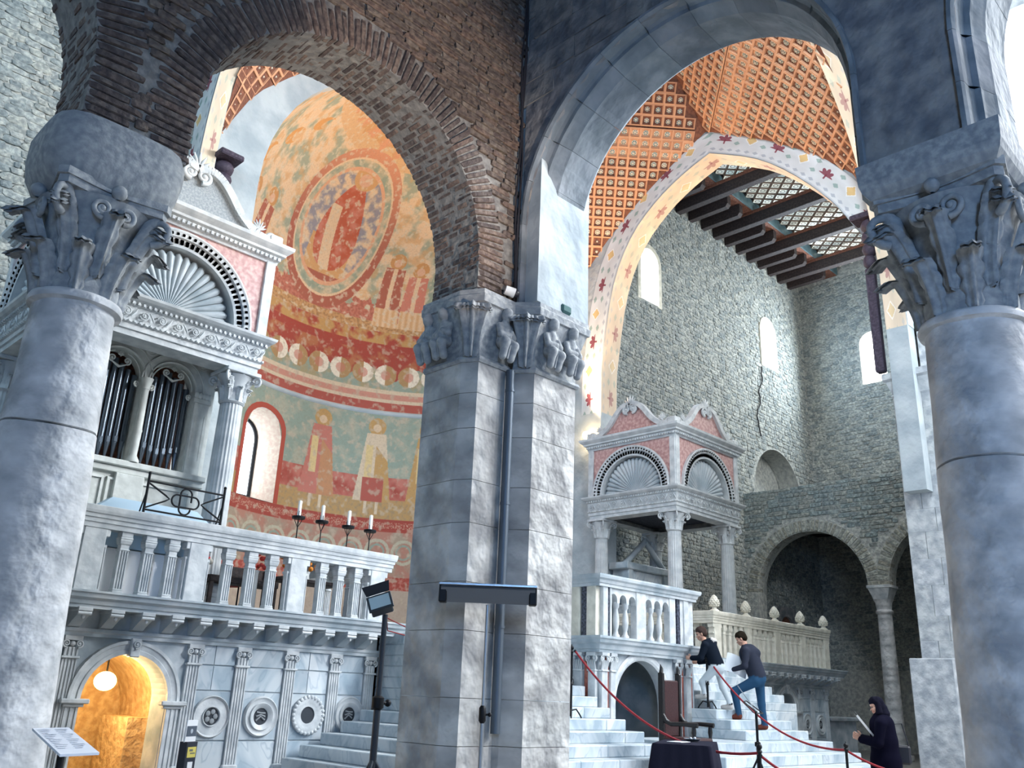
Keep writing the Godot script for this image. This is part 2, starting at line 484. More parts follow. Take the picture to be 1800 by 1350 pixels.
# ---------- near bay: brick arch, compound pier, stone arch, two columns ----------
func near_bay() -> void:
	# wall with two brick arches
	var W := node_struct("wall_transept_west")
	var core := MB.new()
	core.t = frame_w(0)
	var A1 := [4.72, 3.8, 0.0, 6.65]; var A2 := [-0.25, 4.2, 0.0, 6.65]
	for P in wall_polys(-6, 7.25, 6.1, 20.3, [A2, A1]): core.prism(P, -8.17, -7.335)
	core.box(v3(-6, 0, -8.17), v3(-2.3, 6.1, -7.335))
	obj("wall_core", core, M.mortar, W)
	var tones := [Color(0.82, 0.76, 0.74), Color(0.62, 0.58, 0.58), Color(1.0, 0.92, 0.86), Color(0.72, 0.70, 0.70), Color(0.90, 0.78, 0.72), Color(0.52, 0.50, 0.52)]
	var bm := blocks(6, 0.12, 0.10, tones)
	var ring := []
	for A in [A1, A2]:
		var r: float = A[1] / 2
		var a := 0.0
		var k := 0
		var y := 6.12
		var list := []          # [centre, tangent, radial]
		while y < 6.62:
			for s in [-1.0, 1.0]: list.append([v3(A[0] + s * r, y + 0.035, 0), Vector3.UP, v3(s, 0, 0)])
			y += 0.078
		while a <= PI:
			var d := v3(cos(a), sin(a), 0)
			list.append([v3(A[0], A[3], 0) + d * r, v3(-sin(a), cos(a), 0), d])
			a += 0.078 / r
		for q in list:
			if A == A2 and q[0].x < 0.4: continue
			k += 1
			var z := -7.3 - (0.0 if k % 2 else -0.0)
			var first := true
			while z > -8.18:
				var l := rng.randf_range(0.2, 0.34) if not (first and k % 2) else rng.randf_range(0.12, 0.16)
				l = minf(l, z + 8.2)
				if z - l + 8.2 < 0.07: l = z + 8.2
				var dep := rng.randf_range(0.36, 0.5) if first else 0.2
				var off := rng.randf_range(-0.012, 0.008)
				ring.append(place(q[0] + q[2] * (dep / 2 + off) + v3(0, 0, z - l / 2 + (rng.randf_range(-0.004, 0.01) if first else 0.0)), q[1] * 0.066 * rng.randf_range(0.88, 1.06), q[2] * dep, Vector3.BACK * (l - 0.012)))
				z -= l
				first = false
	pieces(W, "brick", ring, bm, M.brick)
	var skip := func(u: float, y: float, l: float, h: float) -> bool:
		for A in [A1, A2]:
			var r: float = A[1] / 2 + 0.4
			var dx := maxf(absf(u - A[0]) - l * 0.3, 0.0)
			if y < A[3]:
				if dx < r - 0.02: return true
			elif v2(dx, y - A[3] - h * 0.3).length() < r: return true
		return false
	var W2 := Node3D.new(); W2.name = "facing"; W.add_child(W2)
	var face := courses(frame_w(-7.32), 0.6, 7.25, 6.15, 11.6, 0.25, 0.085, 0.07, 0.012, skip, 0.5)
	pieces(W2, "facing_stone", face, blocks(6, 0.16, 0.16, [Color(0.86, 0.80, 0.74), Color(0.70, 0.66, 0.62), Color(1.05, 0.98, 0.9), Color(0.78, 0.72, 0.7), Color(0.95, 0.82, 0.74), Color(0.62, 0.6, 0.58)]), M.brick)
	# nave arcade wall with a moulded stone arch
	var N := node_struct("wall_nave_arcade")
	var nc := MB.new()
	nc.t = Transform3D(Basis(Vector3.BACK, Vector3.UP, Vector3.LEFT), v3(8.2, 0, 0))
	var B1 := [-4.97, 4.4, 0.0, 7.35]; var B2 := [0.42, 4.4, 0.0, 7.35]
	for P in wall_polys(-7.25, 15, 6.2, 20.3, [B1, B2, [6.4, 4.4, 0.0, 7.35], [12.1, 4.4, 0.0, 7.35]]): nc.prism(P, 0.02, 0.93)
	obj("wall_core", nc, M.grey_stone, N)
	var sk := func(u: float, y: float, l: float, h: float) -> bool:
		for B in [B1, B2]:
			var r := 2.24
			if y < 7.35 and absf(u - B[0]) - l * 0.5 < r: return true
			if v2(maxf(absf(u - B[0]) - l * 0.5, 0), maxf(y - h * 0.5 - 7.35, 0)).length() < r: return true
		return false
	pieces(N, "ashlar", courses(frame_n(7.262), -7.25, 0.5, 6.2, 12.6, 0.85, 0.42, 0.03, 0.004, sk, 0.25), blocks(5, 0.012, 0.004, [Color(0.95, 0.94, 0.92), Color(0.86, 0.84, 0.82), Color(1.03, 1.0, 0.96), Color(0.9, 0.86, 0.82), Color(0.82, 0.82, 0.83)]), M.grey_stone)
	# voussoirs: profile of (x, radius) from the wall face round to the soffit and the far side
	var prof := [v2(7.26, 2.27), v2(7.22, 2.26), v2(7.22, 2.22), v2(7.26, 2.20), v2(7.38, 2.19), v2(7.42, 2.17), v2(7.43, 2.12), v2(7.48, 2.11), v2(7.60, 2.065), v2(7.63, 2.05), v2(8.18, 2.05), v2(8.24, 2.10), v2(8.24, 2.27)]
	for B in [B1, B2]:
		var segs := []
		segs.append([[-1, 6.2], [-1, 6.78]]); segs.append([[-1, 6.78], [-1, 7.35]])
		for k in 11: segs.append([[0, PI - PI * k / 11.0], [0, PI - PI * (k + 1) / 11.0]])
		segs.append([[1, 7.35], [1, 6.78]]); segs.append([[1, 6.78], [1, 6.2]])
		var kk := 0
		for s in segs:
			kk += 1
			var mb := MB.new()
			var g := rng.randf_range(0.86, 1.06)
			mb.col = Color(g, g * rng.randf_range(0.98, 1.01), g)
			var rows := []
			var steps := 5 if s[0][0] == 0 else 1
			for i in steps + 1:
				var f := lerpf(0.004, 0.996, float(i) / steps)
				var row := []
				for q in prof:
					var rad: float = q.y + rng.randf_range(-0.003, 0.003)
					if s[0][0] == 0:
						var an := lerpf(s[0][1], s[1][1], f)
						row.append(v3(q.x, 7.35 + sin(an) * rad, B[0] + cos(an) * rad))
					else:
						row.append(v3(q.x, lerpf(s[0][1], s[1][1], f), B[0] + s[0][0] * rad))
				rows.append(row)
			for i in steps:
				for j in prof.size() - 1: mb.quad(rows[i][j], rows[i][j + 1], rows[i + 1][j + 1], rows[i + 1][j])
			for e in [0, steps]:
				for j in range(1, prof.size() - 1): mb.tri(rows[e][0], rows[e][j], rows[e][j + 1])
			obj("voussoir", mb, M.arch_stone, N)
	compound_pier()
	var cl := column_big("stone_column", "pale round column with leafy scroll capital and rounded block under the brick arch", v3(2.27, 0, -7.75), [0.50, 0.46, 0.44, 0.415, 0.39, 0.35, 0.335], 4.5, 1.0, 0.0)
	# rounded springing block above the capital
	var ib := MB.new()
	var rows := []
	var hw := [0.44, 0.53, 0.60, 0.63, 0.63, 0.60]; var hy := [5.50, 5.56, 5.70, 5.88, 6.05, 6.14]
	for i in 6:
		var row := []
		for j in 32:
			var a := TAU * j / 32
			var e := v2(cos(a), sin(a))
			var sq := pow(pow(absf(e.x), 4.0) + pow(absf(e.y), 4.0), -0.25)
			row.append(v3(e.x * sq * (hw[i] - 0.02), hy[i], -e.y * sq * hw[i] * 0.86))
		rows.append(row)
	ib.surf(rows, true)
	var top := []; var bot := []
	for j in range(1, 31):
		ib.tri(rows[5][0], rows[5][j], rows[5][j + 1]); ib.tri(rows[0][0], rows[0][j + 1], rows[0][j])
	obj("springing_block", ib, M.carved, cl)
	var cr := column_big("stone_column", "massive bluish round column with wide carved leaf capital under a stone arch", v3(7.72, 0, -2.13), [0.50, 0.47, 0.46, 0.44, 0.42, 0.40, 0.385], 4.60, 1.22, 0.35)
	var im := MB.new()
	im.mould([v2(-0.5, -0.45), v2(-0.5, 0.45), v2(0.5, 0.45), v2(0.5, -0.45)], [v2(0.0, 5.82), v2(0.08, 5.86), v2(0.13, 5.93), v2(0.15, 6.0), v2(0.16, 6.2), v2(0, 6.2)], true)
	im.box(v3(-0.6, 6.0, -0.55), v3(0.6, 6.2, 0.55))
	obj("impost", im, M.carved, cr)
	# added floodlight, out of view, that brightens the corner of the two arches
	var fl := thing("added_aisle_floodlight", "added floodlight on a stand, out of view in the aisle, turned up at the brick and stone corner", "lamp", v3(4.6, 0, 0.9))
	var fs := MB.new(); fs.tube([v3(0, 0, 0), v3(0, 2.35, 0)], 0.02, 8); fs.lathe([v2(0.3, 0), v2(0.3, 0.02), v2(0.03, 0.05)], 16); obj("pole", fs, M.iron, fl)
	var fb := MB.new(); fb.box(v3(-0.12, 2.33, 0.0), v3(0.12, 2.55, 0.16), 0.02); obj("housing", fb, M.iron, fl)
	var fg := MB.new(); fg.box(v3(-0.1, 2.36, -0.02), v3(0.1, 2.53, 0.0)); obj("lamp_glass", fg, glow(Color(1.0, 0.9, 0.8), 6.0), fl)
	spot("lamp_light", v3(4.6, 2.46, 0.82), v3(5.7, 7.8, -7.3), Color(1.0, 0.91, 0.82), 46.0, 13.5, fl)

func column_big(called: String, label: String, at: Vector3, radii: Array, neck: float, cap_h: float, turn: float) -> Node3D:
	var t := thing(called, label, "column", at)
	var pr := []
	var n := radii.size()
	for i in n: pr.append(v2(radii[i], 0.55 + (neck - 0.6) * i / (n - 1)))
	var low := MB.new(); var hi := MB.new()
	var cut := 3.42
	var a := []; var b := []
	for k in 41:
		var y := 0.5 + (neck - 0.5) * k / 40.0
		var x := (y - 0.5) / (neck - 0.5) * (n - 1)
		var i := mini(int(x), n - 2)
		var r := lerpf(radii[i], radii[i + 1], x - i)
		if y < cut: a.append(v2(r, y))
		else: b.append(v2(r, y))
	a.append(v2(a[-1].x, cut - 0.012)); a.append(v2(a[-1].x - 0.035, cut - 0.002))
	b.insert(0, v2(b[0].x, cut + 0.010)); b.insert(0, v2(b[0].x - 0.035, cut))
	for w in [[low, a], [hi, b]]:
		var mb: MB = w[0]
		mb.lathe(w[1], 56)
		for i in mb.v.size():
			var p := mb.v[i]
			var an := atan2(p.z, p.x)
			var wob := 0.006 * sin(an * 3.0 + p.y * 2.0) + 0.004 * sin(an * 7.0 - p.y * 5.0)
			mb.v[i] = p + v3(p.x, 0, p.z).normalized() * wob + v3(0, 0.012 * sin(an * 2.0 + 1.0) * (1.0 if absf(p.y - cut) < 0.05 else 0.0), 0)
	obj("shaft_drum", low, M.column, t); obj("shaft_drum", hi, M.column, t)
	var base := MB.new()
	base.box(v3(-0.62, 0, -0.62), v3(0.62, 0.22, 0.62), 0.02)
	base.lathe([v2(0.6, 0.22), v2(0.64, 0.28), v2(0.62, 0.34), v2(0.56, 0.37), v2(0.54, 0.42), v2(0.58, 0.46), v2(0.57, 0.5), v2(0.5, 0.53)], 40)
	obj("base", base, M.column, t)
	var rn: float = radii[-1]
	var ring := MB.new()
	ring.lathe([v2(rn - 0.01, neck - 0.01), v2(rn + 0.045, neck + 0.01), v2(rn + 0.055, neck + 0.045), v2(rn + 0.04, neck + 0.08), v2(rn - 0.01, neck + 0.1)], 48)
	obj("neck_ring", ring, M.column, t)
	capital(t, neck + 0.08, cap_h, rn, turn, M.carved, 1.0)
	return t

# a leaf that stands against a bell and curls out at the top
func leaf(mb: MB, r0: float, r1: float, y0: float, h: float, w: float, th: float, curl: float) -> void:
	var rows := []
	var nv := 15; var nu := 13
	for i in nv:
		var t := float(i) / (nv - 1)
		var y: float; var r: float
		if t < 0.7:
			var q := t / 0.7
			y = y0 + h * 0.88 * q; r = lerpf(r0, r1, pow(q, 1.6)) + 0.02
		else:
			var q := (t - 0.7) / 0.3 * 2.7
			y = y0 + h * 0.88 + sin(q) * h * 0.12 - maxf(q - 1.6, 0.0) * h * 0.06; r = r1 + 0.02 + (1.0 - cos(q)) * curl * 0.62
		var wid := w * (0.66 + 0.34 * sin(minf(t * 1.4, 1.0) * PI / 2)) * (1.0 if t < 0.68 else 1.0 - (t - 0.68) * 0.8)
		var row := []
		for j in nu:
			var s := float(j) / (nu - 1) * 2.0 - 1.0
			var cut := 0.5 + 0.5 * cos(t * TAU * 4.5 + 0.6)
			var lob := 1.0 - 0.30 * absf(s) * absf(s) * cut
			var x := s * wid * 0.5 * lob
			var rr := r + 0.035 * h / 0.5 * (1.0 - minf(absf(s) * 4.0, 1.0)) + 0.009 * h / 0.5 * cos(s * PI * 3.0) - 0.03 * s * s - 0.03 * h / 0.5 * cut * absf(s)
			var a := th + x / maxf(r, 0.1)
			row.append(v3(cos(a) * rr, y + 0.04 * h * (1.0 - cut) * absf(s), sin(a) * rr))
		rows.append(row)
	mb.surf(rows, false, true)
	var back := []
	for row in rows:
		var nr := []
		for p in row: nr.append(p - v3(p.x, 0.3, p.z).normalized() * 0.03)
		back.append(nr)
	mb.surf(back, false)

func volute(mb: MB, c: Vector3, dir: Vector3, r: float, thick: float) -> void:
	# spiral scroll in the plane of dir and up
	var pts := []; var rad := []
	var n := 26
	for i in n:
		var q := float(i) / (n - 1)
		var a := -PI * 0.55 + q * TAU * 1.6
		var rr := r * (1.0 - q * 0.82)
		pts.append(c + dir * cos(a) * rr + Vector3.UP * sin(a) * rr)
		rad.append(thick * (1.0 - 0.45 * q))
	mb.tube(pts, rad, 6)
	mb.ball(c, Vector3.ONE * thick * 1.1, 8, 5)

func capital(t: Node3D, y0: float, h: float, r: float, turn: float, m: Material, sc := 1.0) -> Node3D:
	var cap := Node3D.new(); cap.name = "capital"; t.add_child(cap)
	cap.rotation.y = turn * 0.0
	var bell := MB.new()
	bell.lathe([v2(r * 0.98, y0), v2(r, y0 + h * 0.2), v2(r * 1.05, y0 + h * 0.5), v2(r * 1.2, y0 + h * 0.72), v2(r * 1.48, y0 + h * 0.86)], 32)
	obj("bell", bell, m, cap)
	for k in 8:
		var mb := MB.new(); leaf(mb, r, r * 1.34, y0, h * 0.40, r * 0.68, TAU * k / 8 + PI / 8, h * 0.13)
		obj("leaf", mb, m, cap)
	for k in 8:
		var mb := MB.new(); leaf(mb, r * 1.03, r * 1.52, y0 + h * 0.16, h * 0.54, r * 0.68, TAU * k / 8, h * 0.15)
		obj("leaf", mb, m, cap)
	for k in 4:
		var an := TAU * k / 4 + PI / 4
		var d := v3(cos(an), 0, sin(an))
		var mb := MB.new()
		volute(mb, d * r * 1.72 + Vector3.UP * (y0 + h * 0.74), d, h * 0.13, h * 0.036)
		var side := v3(-d.z, 0, d.x)
		mb.tube([d * r * 1.15 + Vector3.UP * (y0 + h * 0.45), d * r * 1.3 + Vector3.UP * (y0 + h * 0.62), d * r * 1.52 + Vector3.UP * (y0 + h * 0.80), d * r * 1.72 + Vector3.UP * (y0 + h * 0.88)], [h * 0.05, h * 0.06, h * 0.06, h * 0.04], 8)
		obj("volute", mb, m, cap)
		var lf := MB.new(); leaf(lf, r * 1.15, r * 1.62, y0 + h * 0.36, h * 0.40, r * 0.66, an, h * 0.12)
		obj("leaf", lf, m, cap)
		# small inner scrolls on each face
		var an2 := TAU * k / 4
		var d2 := v3(cos(an2), 0, sin(an2)); var s2 := v3(-d2.z, 0, d2.x)
		for s in [-1.0, 1.0]:
			var hb := MB.new(); volute(hb, d2 * r * 1.42 + s2 * s * r * 0.3 + Vector3.UP * (y0 + h * 0.74), s2 * s, h * 0.085, h * 0.026)
			obj("scroll", hb, m, cap)
		var fl := MB.new(); fl.ball(d2 * r * 1.5 + Vector3.UP * (y0 + h * 0.92), v3(0.07, 0.07, 0.07) * sc, 8, 6)
		obj("rosette", fl, m, cap)
	var ab := MB.new()
	var P := PackedVector2Array()
	for k in 4:
		var a0 := TAU * k / 4 - PI / 4; var a1 := a0 + PI / 2
		var p0 := v2(cos(a0), sin(a0)) * r * 2.0; var p1 := v2(cos(a1), sin(a1)) * r * 2.0
		var tang := (p1 - p0).normalized() * 0.06
		for i in 9:
			var q := i / 8.0
			var mid := (p0 + tang).lerp(p1 - tang, q)
			P.append(mid * (1.0 - 0.13 * sin(q * PI)))
	ab.t = Transform3D(Basis(Vector3.RIGHT, Vector3.FORWARD, Vector3.UP), v3(0, 0, 0))
	ab.prism(P, y0 + h * 0.86, y0 + h * 0.93)
	var P2 := PackedVector2Array()
	for p in P: P2.append(p * 1.05)
	ab.prism(P2, y0 + h * 0.93, y0 + h)
	obj("abacus", ab, m, cap)
	return cap

# ---------- signed distance blobs -> one skin (surface nets) ----------
# bones: [a, b, ra, rb, colour]
func blob(bones: Array, cell: float, k: float) -> MB:
	var lo := Vector3.INF; var hi := -Vector3.INF
	for b in bones:
		for e in 2:
			var r: float = b[2 + e] + k + cell * 3
			lo = lo.min(b[e] - Vector3.ONE * r); hi = hi.max(b[e] + Vector3.ONE * r)
	var nx := int((hi.x - lo.x) / cell) + 2; var ny := int((hi.y - lo.y) / cell) + 2; var nz := int((hi.z - lo.z) / cell) + 2
	var f := PackedFloat32Array(); f.resize(nx * ny * nz); f.fill(9.0)
	var best := PackedFloat32Array(); best.resize(nx * ny * nz); best.fill(9.0)
	var who := PackedInt32Array(); who.resize(nx * ny * nz)
	for bi in bones.size():
		var b: Array = bones[bi]
		var a: Vector3 = b[0]; var ba: Vector3 = b[1] - a; var ra: float = b[2]; var rb: float = b[3]
		var l2 := maxf(ba.length_squared(), 1e-9)
		var m := maxf(ra, rb) + k + cell * 2
		var p0 := (a.min(b[1]) - Vector3.ONE * m - lo) / cell; var p1 := (a.max(b[1]) + Vector3.ONE * m - lo) / cell
		for z in range(maxi(0, int(p0.z)), mini(nz - 1, int(p1.z) + 1)):
			for y in range(maxi(0, int(p0.y)), mini(ny - 1, int(p1.y) + 1)):
				var row := (z * ny + y) * nx
				for x in range(maxi(0, int(p0.x)), mini(nx - 1, int(p1.x) + 1)):
					var p := lo + Vector3(x, y, z) * cell - a
					var h := clampf(p.dot(ba) / l2, 0.0, 1.0)
					var d := (p - ba * h).length() - lerpf(ra, rb, h)
					var i := row + x
					if d < best[i]:
						best[i] = d; who[i] = bi
					var g := f[i]
					var hh := maxf(k - absf(g - d), 0.0) / k
					f[i] = minf(g, d) - hh * hh * k * 0.25
	var mb := MB.new()
	var vid := {}
	for z in nz - 1:
		for y in ny - 1:
			for x in nx - 1:
				var i := (z * ny + y) * nx + x
				var mask := 0
				var acc := Vector3.ZERO; var cnt := 0
				var c := [f[i], f[i + 1], f[i + nx], f[i + nx + 1], f[i + nx * ny], f[i + nx * ny + 1], f[i + nx * ny + nx], f[i + nx * ny + nx + 1]]
				for q in 8:
					if c[q] < 0: mask += 1
				if mask == 0 or mask == 8: continue
				for e in [[0, 1], [2, 3], [4, 5], [6, 7], [0, 2], [1, 3], [4, 6], [5, 7], [0, 4], [1, 5], [2, 6], [3, 7]]:
					var u: float = c[e[0]]; var w: float = c[e[1]]
					if (u < 0) != (w < 0):
						var tt := u / (u - w)
						var pa := Vector3(e[0] & 1, (e[0] >> 1) & 1, e[0] >> 2); var pb := Vector3(e[1] & 1, (e[1] >> 1) & 1, e[1] >> 2)
						acc += pa.lerp(pb, tt); cnt += 1
				mb.col = bones[who[i]][4]
				var gr := Vector3(c[1] - c[0] + c[3] - c[2] + c[5] - c[4] + c[7] - c[6], c[2] - c[0] + c[3] - c[1] + c[6] - c[4] + c[7] - c[5], c[4] - c[0] + c[5] - c[1] + c[6] - c[2] + c[7] - c[3])
				vid[i] = mb.put(lo + (Vector3(x, y, z) + acc / cnt) * cell, gr.normalized())
	var sx := 1; var sy := nx; var sz := nx * ny
	for i in vid:
		for ax in [[sx, sy, sz], [sy, sz, sx], [sz, sx, sy]]:
			var j: int = i + ax[0]
			if (f[i] < 0) == (f[j] < 0): continue
			var q := [i, i - ax[1], i - ax[1] - ax[2], i - ax[2]]
			if not (vid.has(q[1]) and vid.has(q[2]) and vid.has(q[3])): continue
			var w := [vid[q[0]], vid[q[1]], vid[q[2]], vid[q[3]]]
			if f[i] < 0: mb.ix.append_array([w[0], w[2], w[1], w[0], w[3], w[2]])
			else: mb.ix.append_array([w[0], w[1], w[2], w[0], w[2], w[3]])
	return mb

func compound_pier() -> void:
	var t := thing("compound_pier", "tall compound stone pier with figure-carved capitals between brick arch and stone arch", "pier", v3(7.4, 0, -7.6))
	var foot := [v2(6.60, -8.2), v2(6.60, -7.52), v2(6.70, -7.32), v2(7.16, -7.32), v2(7.19, -7.36), v2(7.25, -7.36), v2(7.27, -7.28), v2(7.42, -7.07), v2(8.2, -7.07), v2(8.2, -8.2)]
	var y := 0.0
	var k := 0
	var hs := [0.35, 0.62, 0.48, 0.7, 0.52, 0.66, 0.5, 0.62, 0.44, 0.41]
	for h in hs:
		var mb := MB.new()
		var g := rng.randf_range(0.93, 1.03)
		mb.col = Color(g, g * 0.985, g * 0.965)
		mb.t = Transform3D(Basis(Vector3.RIGHT, Vector3.FORWARD, Vector3.UP), v3(-7.4, 0, 7.6))
		var P := PackedVector2Array()
		for p in foot: P.append(v2(p.x + (0.0 if k else signf(p.x - 7.3) * 0.04), -(p.y + (0.0 if k else (0.05 if p.y > -7.6 else 0.0)))))
		mb.prism(P, y + 0.003, y + h - 0.003)
		obj("ashlar_course", mb, M.pier, t)
		y += h; k += 1
	# capitals: moulding below, drapery block, abacus
	var cap := Node3D.new(); cap.name = "figured_capital"; t.add_child(cap); cap.position = v3(-7.4, 0, 7.6)
	var path_l := [v2(6.60, -8.2), v2(6.60, -7.52), v2(6.70, -7.32), v2(7.2, -7.32)]
	var path_r := [v2(7.25, -7.28), v2(7.42, -7.07), v2(8.2, -7.07), v2(8.2, -8.0)]
	for path in [path_l, path_r]:
		var mb := MB.new()
		mb.mould(path, [v2(-0.1, 5.28), v2(0.02, 5.28), v2(0.045, 5.31), v2(0.03, 5.35), v2(0.0, 5.36), v2(0.0, 5.5), v2(0.03, 5.75), v2(0.09, 5.98), v2(0.10, 6.02), v2(0.13, 6.03), v2(0.14, 6.12), v2(0.12, 6.14), v2(0.12, 6.2), v2(-0.1, 6.2)])
		obj("capital_block", mb, M.carved, cap)
	# corner leaves and seated robed figures
	for q in [[v3(6.66, 5.36, -7.42), -0.6], [v3(7.34, 5.36, -7.16), -0.55]]:
		var mb := MB.new()
		mb.t = Transform3D(Basis.from_euler(v3(0, 0, 0)), q[0] - v3(0, 0, 0))
		for d in [-0.7, 0.0, 0.7]: leaf(mb, 0.06, 0.2, 0.0, 0.62, 0.3, PI * 0.75 + d, 0.07)
		obj("corner_leaf", mb, M.carved, cap)
	var figs := [[v3(6.56, 5.4, -7.78), v3(-1, 0, 0)], [v3(6.56, 5.4, -8.08), v3(-1, 0, 0)], [v3(7.02, 5.4, -7.26), v3(0, 0, 1)], [v3(7.62, 5.4, -7.02), v3(0, 0, 1)], [v3(8.0, 5.4, -7.02), v3(0, 0, 1)]]
	var w := Color(1, 1, 1)
	for q in figs:
		var d: Vector3 = q[1]; var s := v3(d.z, 0, -d.x)
		var o: Vector3 = q[0]
		var at := func(a: float, b: float, c: float) -> Vector3: return o + s * a + Vector3.UP * b + d * c
		var bones := [[at.call(0, 0.55, 0.07), at.call(0, 0.585, 0.08), 0.072, 0.07, w], [at.call(0, 0.22, 0.03), at.call(0, 0.42, 0.03), 0.095, 0.075, w],
			[at.call(-0.05, 0.2, 0.04), at.call(-0.075, 0.17, 0.14), 0.065, 0.06, w], [at.call(0.05, 0.2, 0.04), at.call(0.075, 0.15, 0.14), 0.065, 0.06, w],
			[at.call(-0.075, 0.17, 0.14), at.call(-0.07, 0.0, 0.09), 0.055, 0.05, w], [at.call(0.075, 0.15, 0.14), at.call(0.07, -0.01, 0.09), 0.055, 0.05, w],
			[at.call(-0.09, 0.41, 0.03), at.call(-0.12, 0.28, 0.09), 0.042, 0.036, w], [at.call(-0.12, 0.28, 0.09), at.call(0.0, 0.27, 0.13), 0.036, 0.03, w],
			[at.call(0.09, 0.41, 0.03), at.call(0.12, 0.28, 0.08), 0.042, 0.036, w], [at.call(0.12, 0.28, 0.08), at.call(0.04, 0.33, 0.12), 0.036, 0.03, w]]
		var mb := blob(bones, 0.016, 0.03)
		for j in 5:
			var a := -0.09 + 0.045 * j
			mb.col = w
			mb.tube([at.call(a, -0.02, 0.1), at.call(a * 1.05, 0.14, 0.15)], [0.018, 0.012], 5)
		obj("carved_figure", mb, M.carved, cap)

# ---------- crossing: four pointed arches, coffered vault ----------
func image_tex(w: int, h: int, fn: Callable) -> ImageTexture:
	var im := Image.create(w, h, false, Image.FORMAT_RGB8)
	for y in h:
		for x in w: im.set_pixel(x, y, fn.call((x + 0.5) / w, (y + 0.5) / h))
	return ImageTexture.create_from_image(im)

var fleck := FastNoiseLite.new()
func nz(x: float, y: float, f: float, s := 0.0) -> float:
	return fleck.get_noise_2d(x * f + s * 31.7, y * f + s * 17.3)

func floral(bg: Color, strong: float) -> ImageTexture:
	var red := Color(0.50, 0.22, 0.28); var yel := Color(0.88, 0.74, 0.48); var grn := Color(0.55, 0.66, 0.64); var gry := Color(0.66, 0.69, 0.74)
	return image_tex(256, 160, func(u: float, v: float) -> Color:
		var c := bg
		var w := nz(u, v, 900.0) * 0.05
		if v > 0.72:                                  # row of pale lozenges along the edge
			var q := fposmod(u * 6.0, 1.0) - 0.5
			if absf(q) + absf(v - 0.84) * 5.0 < 0.34 + w: c = c.lerp(gry, 0.8 * strong)
			if v > 0.95: c = c.lerp(gry, 0.4 * strong)
		elif v > 0.04 and v < 0.66:
			var cell := fposmod(u * 2.0, 2.0)
			var x := (fposmod(cell, 1.0) - 0.5) * 1.6; var y := (v - 0.35) * 1.6
			if cell < 1.0:                            # palmette
				var a := atan2(x, -y + 0.22); var r := v2(x, y - 0.22).length()
				if r < 0.46 * (0.62 + 0.38 * absf(cos(a * 4.0))) and absf(a) < 1.5: c = c.lerp(red, 0.85 * strong)
				if absf(x) < 0.05 and y > 0.1 and y < 0.4: c = c.lerp(red, 0.85 * strong)
			else:
				if absf(x) + absf(y) < 0.30 + w: c = c.lerp(yel, 0.85 * strong)
				elif absf(x) + absf(y) < 0.38: c = c.lerp(Color.WHITE, 0.5)
			var xe := absf(x) - 0.8; 
			if absf(xe) + absf(absf(y) - 0.3) * 1.4 < 0.2 + w: c = c.lerp(grn, 0.8 * strong)
		return c.darkened(clampf(0.04 + nz(u, v, 40.0, 2.0) * 0.12, 0, 0.3)))

# ring between a curve and its outward offset; face towards frame +z. curve: array of (u, y)
func band(mb: MB, curve: Array, off0: float, off1: float, z: float, rep: float) -> void:
	var n := curve.size()
	var len := 0.0
	var a := []; var b := []; var ua := []; var ub := []
	for i in n:
		var p: Vector2 = curve[i]
		var d: Vector2 = (curve[mini(i + 1, n - 1)] - curve[maxi(i - 1, 0)]).normalized()
		var o := v2(-d.y, d.x)      # outward = left of travel when the curve runs left foot -> apex -> right foot clockwise
		if i: len += (p - curve[i - 1]).length()
		var p0 := p + o * off0; var p1 := p + o * off1
		a.append(v3(p0.x, p0.y, z)); b.append(v3(p1.x, p1.y, z))
		ua.append(v2(len / rep, 1.0)); ub.append(v2(len / rep, 0.0))
	mb.surf([a, b], false, false, [ua, ub])
func soffit(mb: MB, curve: Array, z0: float, z1: float, rep: float) -> void:
	var a := []; var b := []; var ua := []; var ub := []
	var len := 0.0
	for i in curve.size():
		var p: Vector2 = curve[i]
		if i: len += (p - curve[i - 1]).length()
		a.append(v3(p.x, p.y, z0)); b.append(v3(p.x, p.y, z1))
		ua.append(v2(len / rep, 0.0)); ub.append(v2(len / rep, 1.0))
	mb.surf([a, b], false, true, [ua, ub])
func smooth_curve(pts: Array, n: int) -> Array:
	var out := []
	for i in pts.size() - 1:
		var p0: Vector2 = pts[maxi(i - 1, 0)]; var p1: Vector2 = pts[i]; var p2: Vector2 = pts[i + 1]; var p3: Vector2 = pts[mini(i + 2, pts.size() - 1)]
		for k in n: out.append(p1.cubic_interpolate(p2, p0, p3, float(k) / n))
	out.append(pts[-1])
	return out
func pointed(c: float, left: Array, right: Array) -> Array:
	# halves listed from foot to apex as (half width, y)
	var L := []; var Rr := []
	for p in left: L.append(v2(c - p.x, p.y))
	for p in right: Rr.append(v2(c + p.x, p.y))
	var a := smooth_curve(L, 3); var b := smooth_curve(Rr, 3)
	b.reverse(); b.remove_at(0)
	return a + b

const VC := Vector3(14.2, 0, -12.45)
var HX := [6.6, 6.3]      # half spans to north, south
var HZ := [5.75, 5.2]     # to east, west
const HU := [[0.0, 21.8], [0.35, 21.0], [0.6, 20.15], [0.8, 19.3], [1.0, 18.35], [1.2, 17.75], [1.43, 16.95], [1.66, 16.0], [1.85, 14.95], [2.0, 13.3]]
const HN := [[0.0, 21.8], [0.35, 21.2], [0.6, 20.6], [0.8, 20.0], [1.0, 19.5], [1.2, 19.0], [1.5, 18.0], [1.71, 17.0], [1.88, 15.7], [2.0, 13.9]]
func vault_h(u: float, north := false) -> float:
	var T: Array = HN if north else HU
	for i in T.size() - 1:
		if u <= T[i + 1][0]:
			return lerpf(T[i][1], T[i + 1][1], (u - T[i][0]) / (T[i + 1][0] - T[i][0]))
	return T[-1][1]

